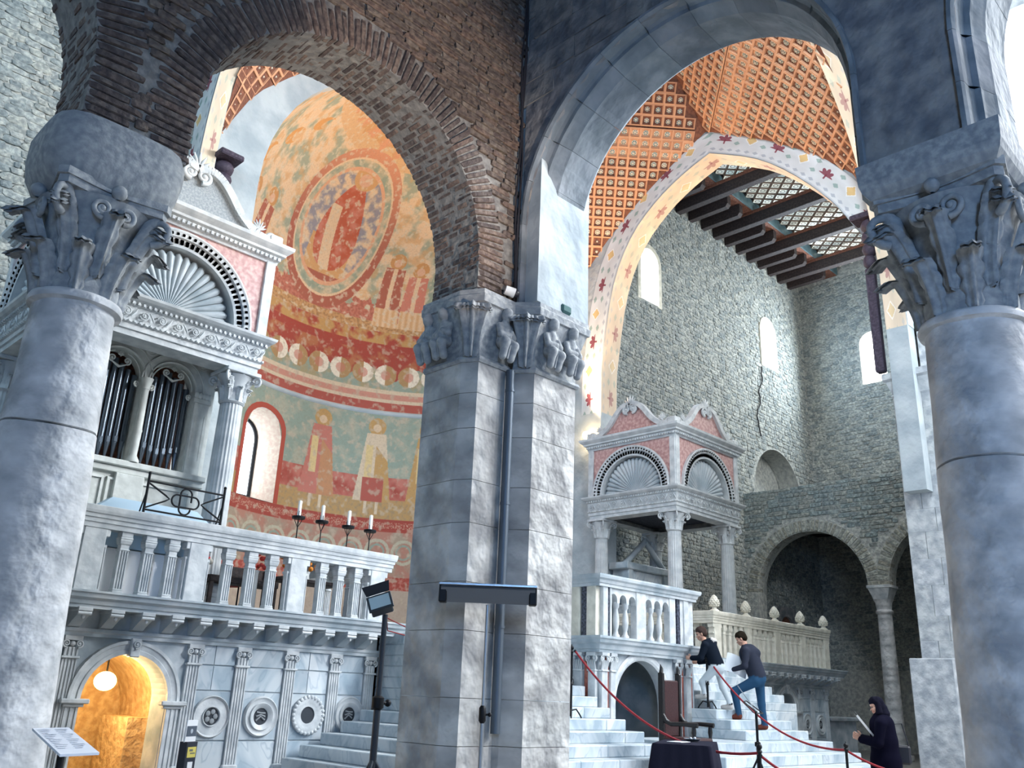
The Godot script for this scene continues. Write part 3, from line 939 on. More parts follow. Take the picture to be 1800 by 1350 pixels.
func coffer_mesh(frame: Color, floor_c: Color, tint: Color) -> Mesh:
	var b := MB.new()
	var o := 0.5; var i1 := 0.40; var i2 := 0.36; var d := -0.16
	var lin := func(c: Color) -> Color: return c.srgb_to_linear()
	var sq := func(h: float, z: float) -> Array: return [v3(-h, -h, z), v3(h, -h, z), v3(h, h, z), v3(-h, h, z)]
	var A: Array = sq.call(o, 0.0); var B: Array = sq.call(i1, 0.03); var Cc: Array = sq.call(i2, d)
	for k in 4:
		var n := (k + 1) % 4
		b.col = lin.call(frame); b.quad(A[k], A[n], B[n], B[k])
		b.col = lin.call(frame); b.quad(B[k], B[n], Cc[n], Cc[k])
	b.col = lin.call(floor_c); b.quad(Cc[0], Cc[1], Cc[2], Cc[3])
	b.col = lin.call(tint)
	for k in 8:
		var a := TAU * (k + 0.5) / 8; var a2 := TAU * (k + 1.5) / 8
		b.tri(v3(0, 0, d + 0.05), v3(cos(a) * 0.26, sin(a) * 0.26, d + 0.02), v3(cos(a2) * 0.26, sin(a2) * 0.26, d + 0.02))
	b.col = lin.call(Color(0.26, 0.25, 0.28))
	for k in 6:
		var a := TAU * k / 6; var p := v3(cos(a) * 0.165, sin(a) * 0.165, d + 0.055); var q := v3(-sin(a), cos(a), 0) * 0.05; var r := v3(cos(a), sin(a), 0) * 0.06
		b.quad(p - q, p + r, p + q, p - r + v3(0, 0, 0.03))
	b.col = lin.call(Color(0.84, 0.80, 0.72))
	for k in 6:
		var a := TAU * k / 6; var a2 := TAU * (k + 1) / 6
		b.tri(v3(0, 0, d + 0.16), v3(cos(a) * 0.1, sin(a) * 0.1, d + 0.06), v3(cos(a2) * 0.1, sin(a2) * 0.1, d + 0.06))
	return b.mesh()

func crossing() -> void:
	fleck.seed = 5; fleck.frequency = 0.02; fleck.fractal_octaves = 4
	M.floral = std(Color.WHITE, 0.9); M.floral.albedo_texture = floral(Color(0.84, 0.86, 0.87), 1.0); M.floral.vertex_color_use_as_albedo = false
	M.floral_soft = std(Color.WHITE, 0.9); M.floral_soft.albedo_texture = floral(Color(0.88, 0.80, 0.70), 0.45); M.floral_soft.vertex_color_use_as_albedo = false
	var el := [v2(4.25, 0), v2(4.25, 10), v2(4.15, 12.0), v2(3.75, 14.25), v2(3.05, 15.7), v2(2.1, 16.62), v2(1.05, 17.22), v2(0.0, 17.6)]
	var wl := [v2(4.75, 0), v2(4.75, 10.5), v2(4.6, 12.6), v2(4.2, 13.5), v2(3.66, 14.45), v2(2.75, 15.6), v2(1.57, 16.7), v2(0.0, 17.6)]
	# south and north arches (planes of constant x)
	for side in [0, 1]:
		var x0: float = 20.5 if side == 0 else 7.2
		var x1: float = 21.3 if side == 0 else 7.6
		var Fn := Transform3D(Basis(Vector3.BACK, Vector3.UP, Vector3.LEFT), v3(x0, 0, 0))
		var cur := pointed(-12.35, el, wl) if side == 0 else pointed(-12.35, [v2(5.65, 0), v2(5.65, 11), v2(5.6, 14), v2(5.2, 15.8), v2(4.2, 17.1), v2(2.2, 18.2), v2(0, 18.9)], [v2(4.1, 0), v2(4.1, 11), v2(4.0, 13.4), v2(3.6, 15.4), v2(2.9, 16.8), v2(1.6, 18.1), v2(0, 18.9)])
		var wd := node_struct("wall_crossing_south" if side == 0 else "wall_crossing_north")
		var P := PackedVector2Array([v2(-18.2, 0)])
		for p in cur: P.append(p)
		P.append(v2(-6.9 if side == 0 else -7.6, 0)); P.append(v2(-6.9 if side == 0 else -7.6, 23.6)); P.append(v2(-18.2, 23.6))
		var mb := MB.new(); mb.t = Fn
		mb.prism(P, -(x1 - x0), 0)
		obj("wall_core", mb, M.plaster, wd)
		var bd := MB.new(); bd.t = Fn
		var upper := []
		for p in cur:
			if p.y > 9.5: upper.append(p)
		band(bd, upper, 0.02, 0.78, 0.012, 1.9)
		obj("painted_band", bd, M.floral, wd)
		var so := MB.new(); so.t = Fn
		var inner := []
		for p in upper:
			inner.append(p)
		soffit(so, inner, -(x1 - x0) + 0.01, -0.0, 2.2)
		for i in so.v.size(): so.v[i] += v3(0, -0.012, 0)
		var pm := obj("painted_soffit", so, M.floral_soft, wd)
	# west arch towards the nave (plane of constant z)
	var ew := pointed(14.2, [v2(5.9, 0), v2(5.9, 10.2), v2(5.75, 12.4), v2(5.2, 14.4), v2(4.2, 15.9), v2(2.6, 17.2), v2(0, 18.2)], [v2(5.9, 0), v2(5.9, 10.2), v2(5.75, 12.4), v2(5.2, 14.4), v2(4.2, 15.9), v2(2.6, 17.2), v2(0, 18.2)])
	var ww := node_struct("wall_crossing_west")
	var PW := PackedVector2Array([v2(7.3, 6.2), v2(8.3, 6.2)])
	for p in ew:
		if p.y > 6.2: PW.append(p)
	PW.append(v2(20.1, 6.2)); PW.append(v2(20.5, 6.2)); PW.append(v2(20.5, 23.6)); PW.append(v2(7.3, 23.6))
	var wb := MB.new(); wb.t = frame_w(-6.95); wb.prism(PW, -0.5, 0)
	obj("wall_core", wb, M.plaster, ww)
	var up := []
	for p in ew:
		if p.y > 8.8: up.append(p)
	var wbd := MB.new(); wbd.t = frame_w(-6.95); band(wbd, up, 0.02, 0.85, 0.012, 1.9); obj("painted_band", wbd, M.floral, ww)
	var wso := MB.new(); wso.t = frame_w(-6.95); soffit(wso, up, -0.5, 0, 2.2)
	for i in wso.v.size(): wso.v[i] += v3(0, -0.012, 0)
	obj("painted_soffit", wso, M.floral_soft, ww)
	# vault
	var V := node_struct("ceiling_vault")
	var meshes := []
	for fr in [Color(0.77, 0.58, 0.45), Color(0.74, 0.55, 0.43), Color(0.79, 0.60, 0.47)]:
		for ti in [Color(0.80, 0.78, 0.71), Color(0.72, 0.76, 0.72)]:
			meshes.append(coffer_mesh(fr, fr.lightened(0.06), ti))
	var S := 0.34
	for sx in [0, 1]:
		for sz in [0, 1]:
			var hx: float = HX[sx] * (1.0 if sx else -1.0); var hz: float = HZ[sz] * (1.0 if sz else -1.0)
			var e1 := v3(hx, 0, -hz).normalized()
			var half := v3(hx, 0, hz) / 2
			var perp := half - e1 * half.dot(e1)
			var pan := Node3D.new(); pan.name = "vault_panel"; V.add_child(pan, true)
			# boards behind the coffers
			var bb := MB.new()
			var rows := []
			for i in 41:
				var u := 2.0 * i / 40.0
				var a: Vector3; var b: Vector3
				if u <= 1.0:
					a = v3(hx * u, 0, 0); b = v3(0, 0, hz * u)
				else:
					a = v3(hx, 0, hz * (u - 1)); b = v3(hx * (u - 1), 0, hz)
				var h := vault_h(u, sx == 0) + 0.07
				rows.append([VC + a + v3(0, h, 0), VC + b + v3(0, h, 0)])
			bb.surf(rows, false)
			obj("vault_boards", bb, M.red_wood, pan)
			var xf := []
			var u := 1.97
			while u > 0.03:
				var du := 0.002
				var slope := (vault_h(u - du, sx == 0) - vault_h(u, sx == 0)) / du      # rise per du towards the centre
				var along := -perp + v3(0, slope, 0)
				var e2 := along.normalized()
				var nn := e1.cross(e2)
				if nn.y > 0: nn = -nn
				var a: Vector3; var b: Vector3
				if u <= 1.0:
					a = v3(hx * u, 0, 0); b = v3(0, 0, hz * u)
				else:
					a = v3(hx, 0, hz * (u - 1)); b = v3(hx * (u - 1), 0, hz)
				var mid := VC + half * u + v3(0, vault_h(u, sx == 0), 0)
				var w0 := (a - half * u).dot(e1); var w1 := (b - half * u).dot(e1)
				var lo := ceili((minf(w0, w1) + S * 0.35) / S); var hi := floori((maxf(w0, w1) - S * 0.35) / S)
				for k in range(lo, hi + 1):
					xf.append(Transform3D(Basis(e2.cross(nn) * S, e2 * S, nn * S), mid + e1 * (k * S)))
				u -= S / along.length()
			pieces(pan, "coffer", xf, meshes, M.paint)
	M.dark_purple = stone(Color(0.17, 0.14, 0.20), Color(0.27, 0.23, 0.29), 1.5, 0.7, 0.5, 0.03, 31)
	# dark carved wooden corbels at the feet of the vault
	for q in [v3(20.3, 0, -7.75), v3(7.85, 0, -17.95)]:
		var ct := thing("vault_corbel", "dark carved wooden corbel post at the vault foot beside the transept ceiling" if q.x > 10 else "dark carved wooden corbel post at the vault foot beside the pale apse wall", "corbel", q, 0, "vault corbels")
		var mb := MB.new()
		mb.box(v3(-0.11, 9.2, -0.11), v3(0.11, 12.0, 0.11), 0.03)
		obj("post", mb, M.dark_purple, ct)
		var hb := MB.new()
		for k in 4: hb.ball(v3(0, 12.2 + 0.33 * k, 0.04 * k * (1 if q.z > -10 else -1)), v3(0.16 + 0.03 * k, 0.2, 0.16 + 0.03 * k), 10, 6)
		hb.box(v3(-0.3, 13.35, -0.3), v3(0.3, 13.5, 0.3), 0.03)
		obj("carved_head", hb, M.dark_purple, ct)
	# south-west pier of the crossing: pale blocks and capital
	var sp := thing("crossing_pier", "white ashlar pier of large blocks with plain capital beyond the massive column", "pier", v3(20.9, 0, -7.1))
	var y := 0.0
	for k in 15:
		var h := [0.6, 0.52, 0.66, 0.58][k % 4] as float
		if y + h > 9.0: h = 9.0 - y
		if h < 0.1: break
		for half in 2:
			var mb := MB.new()
			var g := rng.randf_range(0.9, 1.1)
			mb.col = Color(g, g, g * 0.985)
			var split := 0.15 if k % 2 else -0.12
			if half == 0: mb.box(v3(-0.45, y, -0.5), v3(0.5, y + h, split - 0.004), 0.006)
			else: mb.box(v3(-0.45, y, split + 0.004), v3(0.5, y + h, 0.5), 0.006)
			obj("ashlar_block", mb, M.pale_stone, sp)
		y += h
	var lowb := MB.new(); lowb.box(v3(-0.62, 0, -0.72), v3(0.3, 2.6, 0.2), 0.02); obj("plinth", lowb, M.pale_stone, sp)
	var cb := MB.new()
	cb.mould([v2(-0.45, -0.5), v2(-0.45, 0.5), v2(0.5, 0.5), v2(0.5, -0.5)], [v2(0, 8.55), v2(0.03, 8.6), v2(0.0, 8.64), v2(0.10, 8.95), v2(0.16, 9.0), v2(0.16, 9.15), v2(0, 9.15)], true)
	cb.box(v3(-0.6, 9.0, -0.64), v3(0.6, 9.16, 0.64))
	cb.box(v3(-0.4, 9.16, -0.45), v3(0.45, 23, 0.45))
	obj("capital", cb, M.pale_stone, sp)
	# spotlight on the far pier edge
	var lp := thing("spot_lamp", "small warm spotlight glowing beside the stone pier edge", "lamp", v3(20.2, 9.2, -16.92))
	var lb := MB.new(); lb.ball(Vector3.ZERO, Vector3.ONE * 0.13, 12, 8); obj("lamp_bulb", lb, glow(Color(1.0, 0.85, 0.62), 30.0), lp)
	var lc := MB.new(); lc.tube([v3(0, -0.02, 0), v3(0.1, -0.12, 0), v3(0.31, -0.12, 0)], 0.03, 6); obj("bracket", lc, M.iron, lp)
	spot("lamp_light", v3(20.0, 9.32, -16.75), v3(16.5, 17.5, -13.0), Color(1.0, 0.83, 0.64), 48.0, 62.0, lp)

# ---------- apse with painted plaster ----------
func fresco_conch(u: float, v: float) -> Color:
	# u across from north to south, v from springing (1) to crown (0)
	var th := (u - 0.5) * 180.0; var ph := (1.0 - v) * 90.0
	var cream := Color(0.80, 0.70, 0.58); var green := Color(0.52, 0.58, 0.52); var red := Color(0.60, 0.35, 0.29); var ochre := Color(0.74, 0.58, 0.40); var orange := Color(0.78, 0.57, 0.45); var blue := Color(0.52, 0.52, 0.56); var rose := Color(0.72, 0.46, 0.40)
	var x := th * cos(deg_to_rad(ph * 0.9)); var y := ph
	var n := nz(x, y, 9.0); var n2 := nz(x, y, 34.0, 3.0)
	var c := cream.lerp(green, clampf(nz(x, y, 5.0, 1.0) * 2.2 + 0.15, 0, 0.85))
	c = c.lerp(ochre, clampf(nz(x, y, 7.0, 6.0) * 2.0 - 0.1, 0, 0.6))
	if y > 66 + n * 6: c = orange.lerp(ochre, 0.5 + 0.5 * sin(th * 0.35))
	if y > 60 and y < 66 + n * 5: c = cream.lerp(ochre, 0.5)
	# ground strip
	if y < 10 + n * 7: c = red.lerp(rose, clampf(0.4 + n2, 0, 1))
	if y < 3.5: c = ochre.lerp(Color(0.55, 0.42, 0.28), clampf(0.4 + n2, 0, 1))
	# plain robed standing figures, either side of the oval
	for k in 10:
		var fx: float = [-70, -58, -46, -34, 27.5, 37, 46, 55, 66, 78][k]
		var dx := (x - fx * cos(deg_to_rad(13.0)))
		var top := 24.0 + 2.0 * sin(k * 2.3)
		if v2(dx * 1.0, y - top - 2.5).length() < 3.0: c = ochre.lerp(Color(0.66, 0.45, 0.25), 0.4)
		if v2(dx, y - top - 2.0).length() < 1.5: c = cream.lerp(rose, 0.3)
		var w := 3.6 + (top - y) * 0.05
		if y < top and y > 2.0 and absf(dx) < w:
			c = [red, rose, ochre, red, red, rose, green, red, ochre, rose][k]
			if absf(dx) < 0.8: c = cream
			if y < 9.0: c = cream.lerp(ochre, 0.4 + 0.4 * sin(dx * 3.0))
	# tall oval frame in red, white and green bands with a plain seated robed shape
	var ex := x / 20.5; var ey := (y - 34.0) / 30.5
	var e := v2(ex, ey).length()
	if e < 1.0:
		c = red.lerp(orange, clampf((y - 25) / 45.0, 0, 1))
		if e < 0.87: c = cream
		if e < 0.84: c = green.lerp(cream, clampf(0.35 + n, 0, 1))
		if e < 0.74: c = orange.lerp(cream, 0.25)
		if e < 0.69: c = blue.lerp(cream, clampf(0.45 + n * 2.0, 0, 1))
		if e < 0.69:
			if absf(x + 0.5) < 9.5 and y > 12 and y < 15.5: c = red
			if absf(x + 0.5) < 8.5 and y > 15.5 and y < 28: c = ochre
			var body := v2((x - 0.5) / (8.0 - (y - 33) * 0.16), (y - 34) / 17.0).length()
			if body < 1.0: c = Color(0.66, 0.33, 0.24).lerp(rose, clampf(0.3 + n * 1.5, 0, 1))
			if body < 1.0 and absf(x + 2.5 + (y - 30) * 0.15) < 2.2 and y < 40: c = cream
			if v2(x - 1.0, y - 53).length() < 5.0: c = ochre
			if v2(x - 1.0, y - 52).length() < 2.6: c = cream.lerp(rose, 0.35)
	# moons along the edge
	for k in 5:
		var q := v2(th + 66 - k * 3, y - (10 + k * 11)).length()
		if q < 4.0 and v2(th + 64 - k * 3, y - (11.5 + k * 11)).length() > 2.8: c = Color(0.76, 0.56, 0.34)
	# losses and grain
	c = c.lerp(Color(0.76, 0.72, 0.64), clampf(nz(x, y, 16.0, 9.0) * 2.6 - 0.35, 0, 0.75))
	return c.lerp(Color(0.5, 0.44, 0.38), clampf(absf(n2) * 0.35, 0, 0.3))

func fresco_wall(u: float, v: float) -> Color:
	# v = 0 at 13.3 m, 1 at 2.5 m
	var th := (u - 0.5) * 180.0; var y := 13.3 - v * 10.8
	var cream := Color(0.77, 0.70, 0.60); var green := Color(0.52, 0.58, 0.53); var red := Color(0.58, 0.25, 0.21); var ochre := Color(0.68, 0.54, 0.34); var rose := Color(0.70, 0.43, 0.38)
	var n := nz(th, y * 10, 7.0); var n2 := nz(th, y * 10, 30.0, 3.0)
	var c := cream
	if y > 12.85: c = ochre.lerp(red, clampf(0.3 + n * 2, 0, 1))
	elif y > 12.55: c = red
	elif y > 11.2:                                       # row of medallions
		c = red.lerp(green, 1.0 if y < 11.75 + 0.25 * sin(th * 0.35) else 0.0)
		c = c.lerp(ochre, clampf(n * 1.5, 0, 0.5))
		var cell := fposmod(th + 12.4, 16.6); var i := int(floor((th + 12.4) / 8.3))
		var dx := (fposmod(th + 12.4 + 4.15, 8.3) - 4.15) * 0.096
		var q := v2(dx, y - 11.72)
		if q.length() < 0.37:
			c = Color(0.84, 0.81, 0.74) if posmod(i, 2) == 0 else Color(0.62, 0.50, 0.34)
			if q.length() < 0.17: c = c.lerp(rose, 0.6)
	elif y > 11.05: c = cream
	elif y > 10.85: c = rose.lerp(cream, 0.3)
	elif y > 10.72: c = cream
	elif y > 10.45: c = red.lerp(rose, 0.3)
	elif y > 10.3: c = cream
	elif y > 6.75:
		c = green.lerp(Color(0.62, 0.62, 0.55), clampf(0.3 + n * 1.8, 0, 1))
		if y < 8.15: c = rose.lerp(red, clampf(0.3 + n, 0, 1))
		if y < 7.4: c = ochre.lerp(Color(0.58, 0.5, 0.38), clampf(0.4 + n2, 0, 1))
		for k in 8:                                      # plain robed standing figures with ochre discs behind the heads
			var fx: float = [-78, -62, -46, 8.5, 28, 46, 62, 78][k]
			var dx := (th - fx) * 0.096
			var hy := 9.85
			if v2(dx, y - hy).length() < 0.30: c = ochre
			if v2(dx, y - hy + 0.05).length() < 0.14: c = Color(0.78, 0.68, 0.56)
			var wd := 0.32 + (9.6 - y) * 0.13
			if y < 9.6 and y > 7.3 and absf(dx) < wd:
				c = [rose, ochre, cream, rose, cream, ochre, rose, cream][k]
				if dx > 0.02 and y < 9.2 - dx * 1.2: c = ochre.lerp(rose, 0.4 if k % 2 else 0.0)
				if dx < -0.05 and y > 8.0 and y < 9.2 and absf(dx + 0.2) < 0.12: c = Color(0.79, 0.70, 0.50)
				if y < 8.1 and absf(dx) < 0.35 and k % 2 == 0: c = red.lerp(rose, 0.4)
			if y <= 7.3 and y > 6.9 and absf(absf(dx) - 0.18) < 0.05: c = cream
	elif y > 6.35:
		c = red
		if absf(y - 6.55) < 0.09 and nz(th, y * 3, 420.0, 2.0) > 0.12: c = cream.lerp(red, 0.3)
	elif y > 4.9:
		c = Color(0.64, 0.46, 0.40).lerp(Color(0.60, 0.54, 0.47), clampf(0.4 + n * 2, 0, 1))
		var q := v2((fposmod(th, 9.0) - 4.5) * 0.096, y - 5.7)
		if absf(q.length() - 0.36) < 0.05: c = cream.lerp(green, 0.4)
		if absf(q.length() - 0.22) < 0.03: c = green
	elif y > 4.5: c = red.lerp(rose, clampf(0.2 + n2 * 2, 0, 1))
	else: c = Color(0.66, 0.60, 0.54)
	c = c.lerp(Color(0.70, 0.64, 0.56), clampf(nz(th, y * 10, 14.0, 9.0) * 2.4 - 0.3, 0, 0.7))
	return c.lerp(Color(0.48, 0.42, 0.36), clampf(absf(n2) * 0.35, 0, 0.3))

func apse() -> void:
	# wall that frames the apse
	var e := node_struct("wall_apse_front")
	var mb := MB.new(); mb.t = frame_w(-18.2)
	for P in wall_polys(7.3, 21.3, 0, 23.6, [[14.35, 11.0, 0.0, 13.3]]): mb.prism(P, -0.4, 0)
	obj("wall_core", mb, M.plaster, e)
	var ctr := v3(14.35, 0, -18.5)
	var R := 5.5
	var A := node_struct("wall_apse")
	# cylinder with a window opening: theta measured from east towards south
	var w0 := -22.0; var w1 := -6.5; var ws := 6.75; var wt := 8.85      # sill, spring
	var wr := deg_to_rad(w1 - w0) * R / 2
	var cols := []
	for k in 37: cols.append(-90.0 + 5.0 * k)
	for k in 9: cols.append(w0 + (w1 - w0) * k / 8.0)
	cols.sort()
	var P := func(th: float, y: float, r: float) -> Vector3: return ctr + v3(sin(deg_to_rad(th)) * r, y, -cos(deg_to_rad(th)) * r)
	var wall := MB.new()
	var strip := func(t0: float, t1: float, ya0: float, yb0: float, ya1: float, yb1: float) -> void:
		var i := wall.v.size()
		for q in [[t0, ya0], [t1, ya1], [t1, yb1], [t0, yb0]]:
			wall.put(P.call(q[0], q[1], R), (ctr + v3(0, q[1], 0) - P.call(q[0], q[1], R)).normalized(), v2((q[0] + 90) / 180.0, (13.3 - q[1]) / 10.8))
		wall.ix.append_array([i, i + 2, i + 1, i, i + 3, i + 2])
	var head := func(t: float) -> float:
		var d := (t - (w0 + w1) / 2) / (w1 - w0) * 2.0
		return wt + wr * sqrt(maxf(0.0, 1.0 - d * d))
	for k in cols.size() - 1:
		var t0: float = cols[k]; var t1: float = cols[k + 1]
		if t1 - t0 < 0.01: continue
		if t0 >= w0 - 0.01 and t1 <= w1 + 0.01:
			strip.call(t0, t1, 0.0, ws, 0.0, ws); strip.call(t0, t1, head.call(t0), 13.3, head.call(t1), 13.3)
		else: strip.call(t0, t1, 0.0, 13.3, 0.0, 13.3)
	M.fresco_wall = std(Color.WHITE, 0.95); M.fresco_wall.albedo_texture = image_tex(880, 450, fresco_wall); M.fresco_wall.vertex_color_use_as_albedo = false; M.fresco_wall.texture_repeat = false
	obj("painted_wall", wall, M.fresco_wall, A)
	M.fresco_conch = std(Color.WHITE, 0.95); M.fresco_conch.albedo_texture = image_tex(880, 450, fresco_conch); M.fresco_conch.vertex_color_use_as_albedo = false; M.fresco_conch.texture_repeat = false
	var con := MB.new()
	var rows := []; var uvs := []
	for i in 25:
		var ph := PI / 2 * i / 24.0
		var row := []; var uu := []
		for j in 49:
			var th := -PI / 2 + PI * j / 48.0
			row.append(ctr + v3(sin(th) * cos(ph) * R, 13.3 + sin(ph) * R, -cos(th) * cos(ph) * R)); uu.append(v2(j / 48.0, 1.0 - i / 24.0))
		rows.append(row); uvs.append(uu)
	con.surf(rows, false, true, uvs)
	obj("painted_half_dome", con, M.fresco_conch, A)
	# painted string course that stands proud
	var sc := MB.new()
	var ring := []
	for q in [v2(0, 10.28), v2(0.05, 10.32), v2(0.06, 10.38), v2(0.03, 10.42), v2(0, 10.44)]:
		var row := []
		for j in 37: row.append(P.call(-90.0 + 5.0 * j, q.y, R - q.x))
		ring.append(row)
	sc.surf(ring, false, true)
	sc.col = Color(0.75, 0.66, 0.55); obj("string_course", sc, M.plaster, A)
	# splayed window reveal, dark frame, bright pane
	var rev := MB.new(); var edge := []; var inn := []; var fr := []
	var path := []
	path.append([w1, ws]); 
	for k in 13:
		var an := PI * k / 12.0
		path.append([(w0 + w1) / 2 + cos(an) * (w1 - w0) / 2, wt + sin(an) * wr])
	path.append([w0, ws]); path.append([w1, ws])
	for q in path:
		edge.append(P.call(q[0], q[1], R))
		var m: float = (w0 + w1) / 2
		inn.append(P.call(m + (q[0] - m) * 0.68, ws + 0.2 + (q[1] - ws) * 0.86, R + 0.9))
	rev.surf([edge, inn], false, false)
	M.reveal = stone(Color(0.78, 0.70, 0.66), Color(0.84, 0.82, 0.77), 0.8, 0.95, 0.3, 0.03, 33)
	var win := node_struct("window_6")
	obj("reveal", rev, M.reveal, win)
	var fb := MB.new(); fb.tube(inn, 0.07, 6, false); obj("window_frame", fb, M.iron, win)
	var pn := MB.new()
	for k in range(1, inn.size() - 2): pn.tri(inn[0], inn[k], inn[k + 1])
	for i in pn.v.size(): pn.v[i] += v3(0, 0, -0.05)
	obj("window_pane", pn, M.window_light, win)
	# painted surround
	var sur := MB.new(); var o1 := []; var o2 := []
	for q in path.slice(0, 15):
		var m: float = (w0 + w1) / 2
		o1.append(P.call(q[0], q[1], R - 0.012)); o2.append(P.call(m + (q[0] - m) * 1.2, ws + (q[1] - ws) * 1.06, R - 0.012))
	sur.col = Color(0.62, 0.28, 0.22).srgb_to_linear(); sur.surf([o1, o2], false, true); obj("painted_border", sur, M.paint, A)
	# warm floodlights that stand on the choir floor behind the balustrade and light the half dome
	for q in [[v3(11.0, 3.2, -15.5), v3(14.0, 18.0, -21.5), 27.0, 24.0], [v3(17.5, 3.2, -15.5), v3(14.0, 17.0, -22.5), 11.0, 22.0]]:
		var t := thing("floor_floodlight", "low warm floodlight on the choir floor before the apse, " + ("organ side" if q[0].x < 14 else "side altar side"), "lamp", q[0], 0, "choir floodlights")
		var hb := MB.new(); hb.box(v3(-0.15, -0.65, -0.1), v3(0.15, -0.1, 0.1), 0.02); obj("housing", hb, M.iron, t)
		var gb := MB.new(); gb.ball(v3(0, -0.04, 0), v3(0.11, 0.03, 0.11), 10, 6); obj("lamp_lens", gb, glow(WARM, 6.0), t)
		spot("lamp_light", q[0] + v3(0, 0.05, 0), q[1], WARM, q[2], q[3], t)

# ---------- transepts ----------
func round_skip(ops: Array) -> Callable:
	return func(u: float, y: float, l: float, h: float) -> bool:
		for o in ops:
			var r: float = o[1] / 2
			var dx := absf(u - o[0]) - l * 0.45
			if dx > r or y + h * 0.45 < o[2]: continue
			if y - h * 0.45 < o[3] or v2(maxf(dx, 0), y - h * 0.45 - o[3]).length() < r: return true
		return false

func transepts() -> void:
	var rub := blocks(6, 0.2, 0.2, [Color(0.86, 0.87, 0.86), Color(0.70, 0.73, 0.74), Color(1.04, 1.02, 0.98), Color(0.80, 0.80, 0.78), Color(0.60, 0.64, 0.66), Color(0.95, 0.93, 0.88)])
	# north transept, east wall
	var ne := node_struct("wall_transept_north_east")
	var nb := MB.new(); nb.t = frame_w(-18.65); nb.prism(PackedVector2Array([v2(-6, 0), v2(7.3, 0), v2(7.3, 20.4), v2(-6, 20.4)]), -0.5, 0)
	obj("wall_core", nb, M.rubble_mortar, ne)
	var no_skip := func(_u: float, _y: float, _l: float, _h: float) -> bool: return false
	pieces(ne, "wall_stone", courses(frame_w(-18.64), -1.5, 7.2, 7.0, 19.8, 0.34, 0.16, 0.07, 0.014, no_skip, 0.6), rub, M.rubble)
	# south transept, east wall with two windows and an upper doorway
	var ops := [[24.3, 1.15, 15.4, 17.0], [33.1, 1.1, 15.4, 17.05], [33.3, 3.9, 9.3, 9.75]]
	var se := node_struct("wall_transept_south_east")
	var eb := MB.new(); eb.t = frame_w(-17.43)
	# the doorway lies below the second window, so the wall is made in two heights
	for P in wall_polys(21.3, 36.5, 13, 21.6, [ops[0], ops[1]]): eb.prism(P, -0.9, 0)
	for P in wall_polys(21.3, 36.5, 0, 13, [ops[2]]): eb.prism(P, -0.9, 0)
	obj("wall_core", eb, M.rubble_mortar, se)
	pieces(se, "wall_stone", courses(frame_w(-17.42), 21.3, 36.5, 3.0, 20.2, 0.30, 0.15, 0.06, 0.012, round_skip(ops), 0.7), rub, M.rubble)
	for k in 2:
		var o: Array = ops[k]
		var w := node_struct("window_%d" % (7 + k))
		var sur := MB.new(); sur.t = frame_w(-17.4)
		var P := PackedVector2Array()
		var r0: float = o[1] / 2 - 0.02; var r1 := r0 + 0.18
		for i in 17:
			var a := PI * i / 16.0
			P.append(v2(o[0] + cos(a) * r1, o[3] + sin(a) * r1))
		P.append(v2(o[0] - r1, o[2] - 0.1)); P.append(v2(o[0] - r0, o[2] - 0.1))
		for i in 17:
			var a := PI - PI * i / 16.0
			P.append(v2(o[0] + cos(a) * r0, o[3] + sin(a) * r0))
		P.append(v2(o[0] + r0, o[2] - 0.1)); P.append(v2(o[0] + r1, o[2] - 0.1))
		sur.prism(P, -0.3, 0.035)
		obj("stone_surround", sur, M.cream_marble, w)
		var pn := MB.new(); pn.box(v3(o[0] - r0 - 0.1, o[2] - 0.1, -17.85), v3(o[0] + r0 + 0.1, o[3] + r0 + 0.1, -17.75)); obj("window_pane", pn, M.window_light, w)
	# dark room behind the upper doorway
	var dr := MB.new(); dr.box(v3(31, 9.0, -20.5), v3(35.6, 12.2, -18.35)); struct("door_1", dr, M.rubble_mortar)
	# long crack down the wall
	var cr := MB.new()
	var pts := []
	var x := 32.3; var y := 15.2
	while y > 11.9:
		pts.append(v3(x, y, -17.36)); x += rng.randf_range(-0.14, 0.12); y -= 0.16
	cr.col = Color(0.03, 0.03, 0.035); cr.tube(pts, 0.03, 4); obj("crack", cr, M.paint, se)
	# end wall with its bright window
	var en := node_struct("wall_transept_south_end")
	var eo := [[-14.25, 1.1, 15.0, 16.85]]
	var nb2 := MB.new(); nb2.t = frame_n(36.53)
	for P in wall_polys(-18.4, -6.6, 0, 21.6, eo): nb2.prism(P, -0.8, 0)
	obj("wall_core", nb2, M.rubble_mortar, en)
	pieces(en, "wall_stone", courses(frame_n(36.52), -17.4, -8.0, 3.0, 20.3, 0.38, 0.16, 0.06, 0.012, round_skip(eo), 0.7), rub, M.rubble)
	var w9 := node_struct("window_9")
	var p9 := MB.new(); p9.box(v3(36.9, 14.9, -14.8), v3(36.95, 17.5, -13.7)); obj("window_pane", p9, glow(Color(1.0, 0.98, 0.94), 9.0), w9)
	slab("wall_transept_south_west", v3(21.3, 0, -7.0), v3(36.6, 21.6, -6.6), M.rubble_mortar)
	var ww := MB.new(); ww.box(v3(27.8, 13.8, -7.12), v3(30.2, 17.2, -7.02)); struct("window_10", ww, M.window_light)
	slab("ceiling_transept_south", v3(21.3, 21.4, -18), v3(37, 21.7, -6.6), M.wood)
	# gallery with two arches on a column
	var gal := node_struct("wall_gallery")
	var go := [[-14.88, 4.16, 0.0, 5.5], [-10.0, 4.16, 0.0, 5.5]]
	var gb := MB.new(); gb.t = frame_n(30.33)
	for P in wall_polys(-17.4, -7.0, 5.4, 9.27, go): gb.prism(P, -0.6, 0)
	gb.box(v3(-17.4, 0, -0.6), v3(-16.96, 5.4, 0))
	obj("wall_core", gb, M.rubble_mortar, gal)
